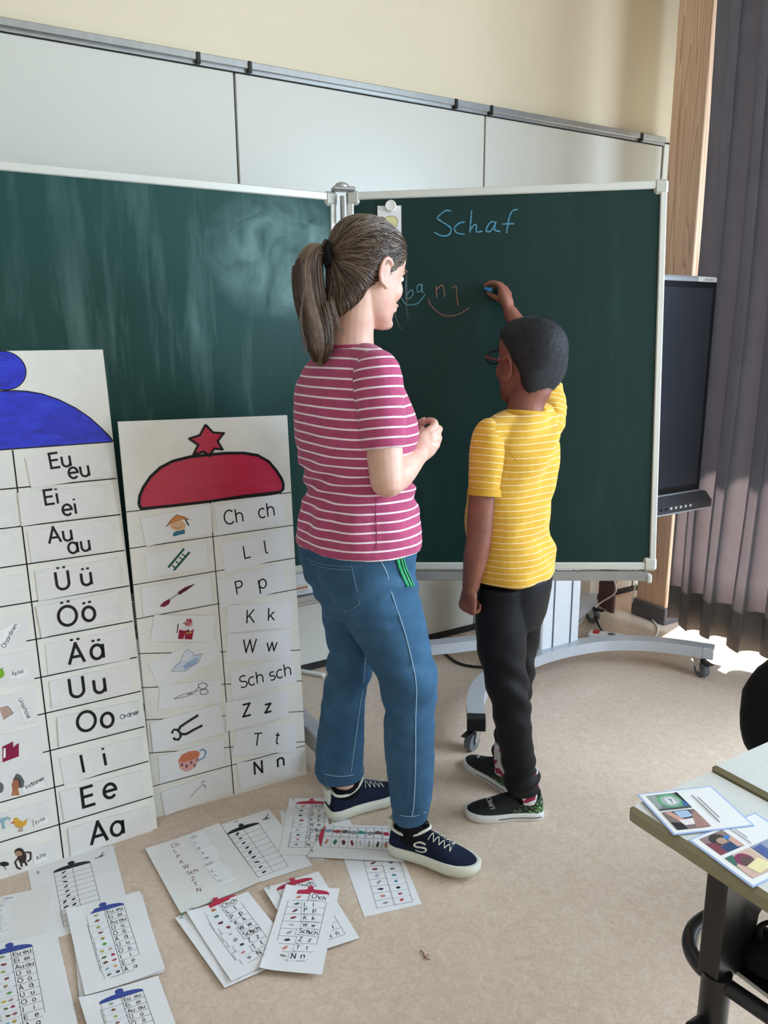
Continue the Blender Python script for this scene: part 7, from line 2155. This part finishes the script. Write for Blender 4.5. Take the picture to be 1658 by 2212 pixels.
# slip-on shoes: black canvas, green speckles rising from the heel
def speckle_mat():
    m, nt, b = new_mat('speckled_canvas')
    a = nt.nodes.new('ShaderNodeAttribute'); a.attribute_name = 'green'
    v = coords(nt)
    vo = N(nt, 'ShaderNodeTexVoronoi', Scale=420.0); vo.feature = 'F1'
    nt.links.new(v, vo.inputs['Vector'])
    sep = nt.nodes.new('ShaderNodeSeparateColor'); nt.links.new(vo.outputs['Color'], sep.inputs[0])
    lt = N(nt, 'ShaderNodeMath'); lt.operation = 'LESS_THAN'
    nt.links.new(sep.outputs[0], lt.inputs[0]); nt.links.new(a.outputs['Fac'], lt.inputs[1])
    gcol = ramp(nt, sep.outputs[1], [(0.0, lin('#2f7a34')), (0.6, lin('#5f9a44')), (1.0, lin('#c8d2b8'))])
    mx = nt.nodes.new('ShaderNodeMixRGB'); mx.inputs[1].default_value = lin('#101013')
    nt.links.new(lt.outputs[0], mx.inputs['Fac']); nt.links.new(gcol, mx.inputs[2])
    nt.links.new(mx.outputs[0], b.inputs['Base Color'])
    b.inputs['Roughness'].default_value = 0.8
    return m
M['speckle'] = speckle_mat()
sock_m, snt, sb = new_mat('patterned_sock')
sn = N(snt, 'ShaderNodeTexNoise', Scale=38.0, Detail=0.5)
snt.links.new(coords(snt), sn.inputs['Vector'])
snt.links.new(ramp(snt, sn.outputs['Fac'], [(0.56, lin('#d2cdcc')), (0.575, lin('#9c2446'))]), sb.inputs['Base Color'])
sb.inputs['Roughness'].default_value = 0.85
def slipon(heel, toe, wid, sock_top, logo):
    up, so, P, L = shoe(broot, heel, toe, wid, 'slip')
    c = vco(up)
    x = np.array((Vector(toe)-Vector(heel)).normalized())
    f = ((c-np.array(heel))@x)/L
    g = np.clip(0.72-f*1.5-(c[:, 2]-0.03)*9.0, 0, 1)
    attr(up, 'green', np.where(f < 0.5, g**1.6*1.3, 0))
    o = link('shoe', up, 'speckle', broot)
    sole = link('sole', so, 'sole_white', o)
    t = tree(up)
    MB().loft([[P(0.22+0.19*math.cos(a)*s, wid*0.34*math.sin(a)*s, h) for a in [2*math.pi*k/20 for k in range(20)]] for h, s in ((0.05, 1.0), (0.079, 0.98), (0.082, 0.9))]).build('lining', 'sock_black', o, smooth='auto')
    MB().loft([[Vector((q.x, q.y, 0))+Vector((math.cos(a)*r, math.sin(a)*r, h)) for a in [2*math.pi*k/20 for k in range(20)]] for q, r, h in ((P(0.21, 0, 0), 0.033, 0.05), (P(0.21, 0, 0), 0.035, 0.088), (sock_top, 0.035, 0.12), (sock_top, 0.034, 0.15))]).build('sock', sock_m, broot, smooth='auto')
    # elastic gores
    for sg in (-1, 1):
        pts = [P(0.44, sg*wid*0.30, 0.2), P(0.50, sg*wid*0.33, 0.2), P(0.40, sg*wid*0.36, 0.2)]
        q = []
        for f_, l_ in ((0.36, 0.40), (0.41, 0.30), (0.52, 0.425)):
            pp = P(f_, sg*wid*l_, 0.2); loc, nor, _, _ = t.ray_cast(pp, Vector((0, 0, -1)))
            if loc is not None: q.append(loc+nor*0.0030)
        if len(q) == 3: MB().add(q, [(0, 1, 2)]).build('elastic_gore', cloth_mat('green_elastic', '#6c9a3e', 0.1), o)
    # dark line round the sole
    for sg in (1, -1):
        pts = [P(f_, sg*w_*(wid/2+0.0015), 0.012) for f_, w_ in ((0.05, 0.78), (0.15, 0.86), (0.3, 0.80), (0.45, 0.82), (0.6, 0.94))]
        MB().tube(pts, 0.0012, 5, 3).build('sole_line', 'black', o, smooth=True)
    # lettering across the instep
    if logo:
        o0, o1, cap = logo
        o0, o1 = Vector(o0), Vector(o1)
        dx = (o1-o0); L_ = dx.length; dx.normalize(); up_ = Vector((dx.y, -dx.x))
        mb = MB()
        xx = 0.0
        txt = 'ECRAFT'
        tot = sum(GL[ch][0]+0.08 for ch in txt)
        k_ = L_/tot
        for ch in txt:
            adv, sts = GL[ch]
            for pl in sts:
                pts = []
                for a, b in pl:
                    p = o0+dx*(xx+a)*k_+up_*b*cap
                    l_, n_ = surf(t, p.x, p.y)
                    if l_ is not None: pts.append(l_+n_*0.0009)
                if len(pts) > 1: mb.tube(pts, 0.0011, 5, 1)
            xx += adv+0.08
        if mb.f: mb.build('lettering', 'sole_white', o, smooth=True)
    return o
zs9 = zz(9.21, 1000, 1700)
slipon(hBL, tBL, 0.088, ba_L, (zs9(448, 190), zs9(548, 468), 9.5))
slipon(hBR, tBR, 0.086, ba_R, (zz(3.686, 960, 1200)(300, 1560), zz(3.686, 960, 1200)(250, 1602), 5))
# the chalk between thumb and fingers
cdir = (at_d(1058, 626, CDp-0.02)-chalk_p).normalized()
ck = MB().loft([[chalk_p+cdir*h+a_*r*math.cos(2*math.pi*k/14)+b_*r*math.sin(2*math.pi*k/14) for k in range(14)] for (a_, b_) in [transport([chalk_p, chalk_p+cdir])[0]] for h, r in ((-0.004, 0.0045), (-0.002, 0.0062), (0.028, 0.0062), (0.030, 0.005))])
tag(ck.build('chalk', 'chalk_stick', smooth='auto'), 'short stick of blue chalk held in the boy\'s raised hand', 'chalk')
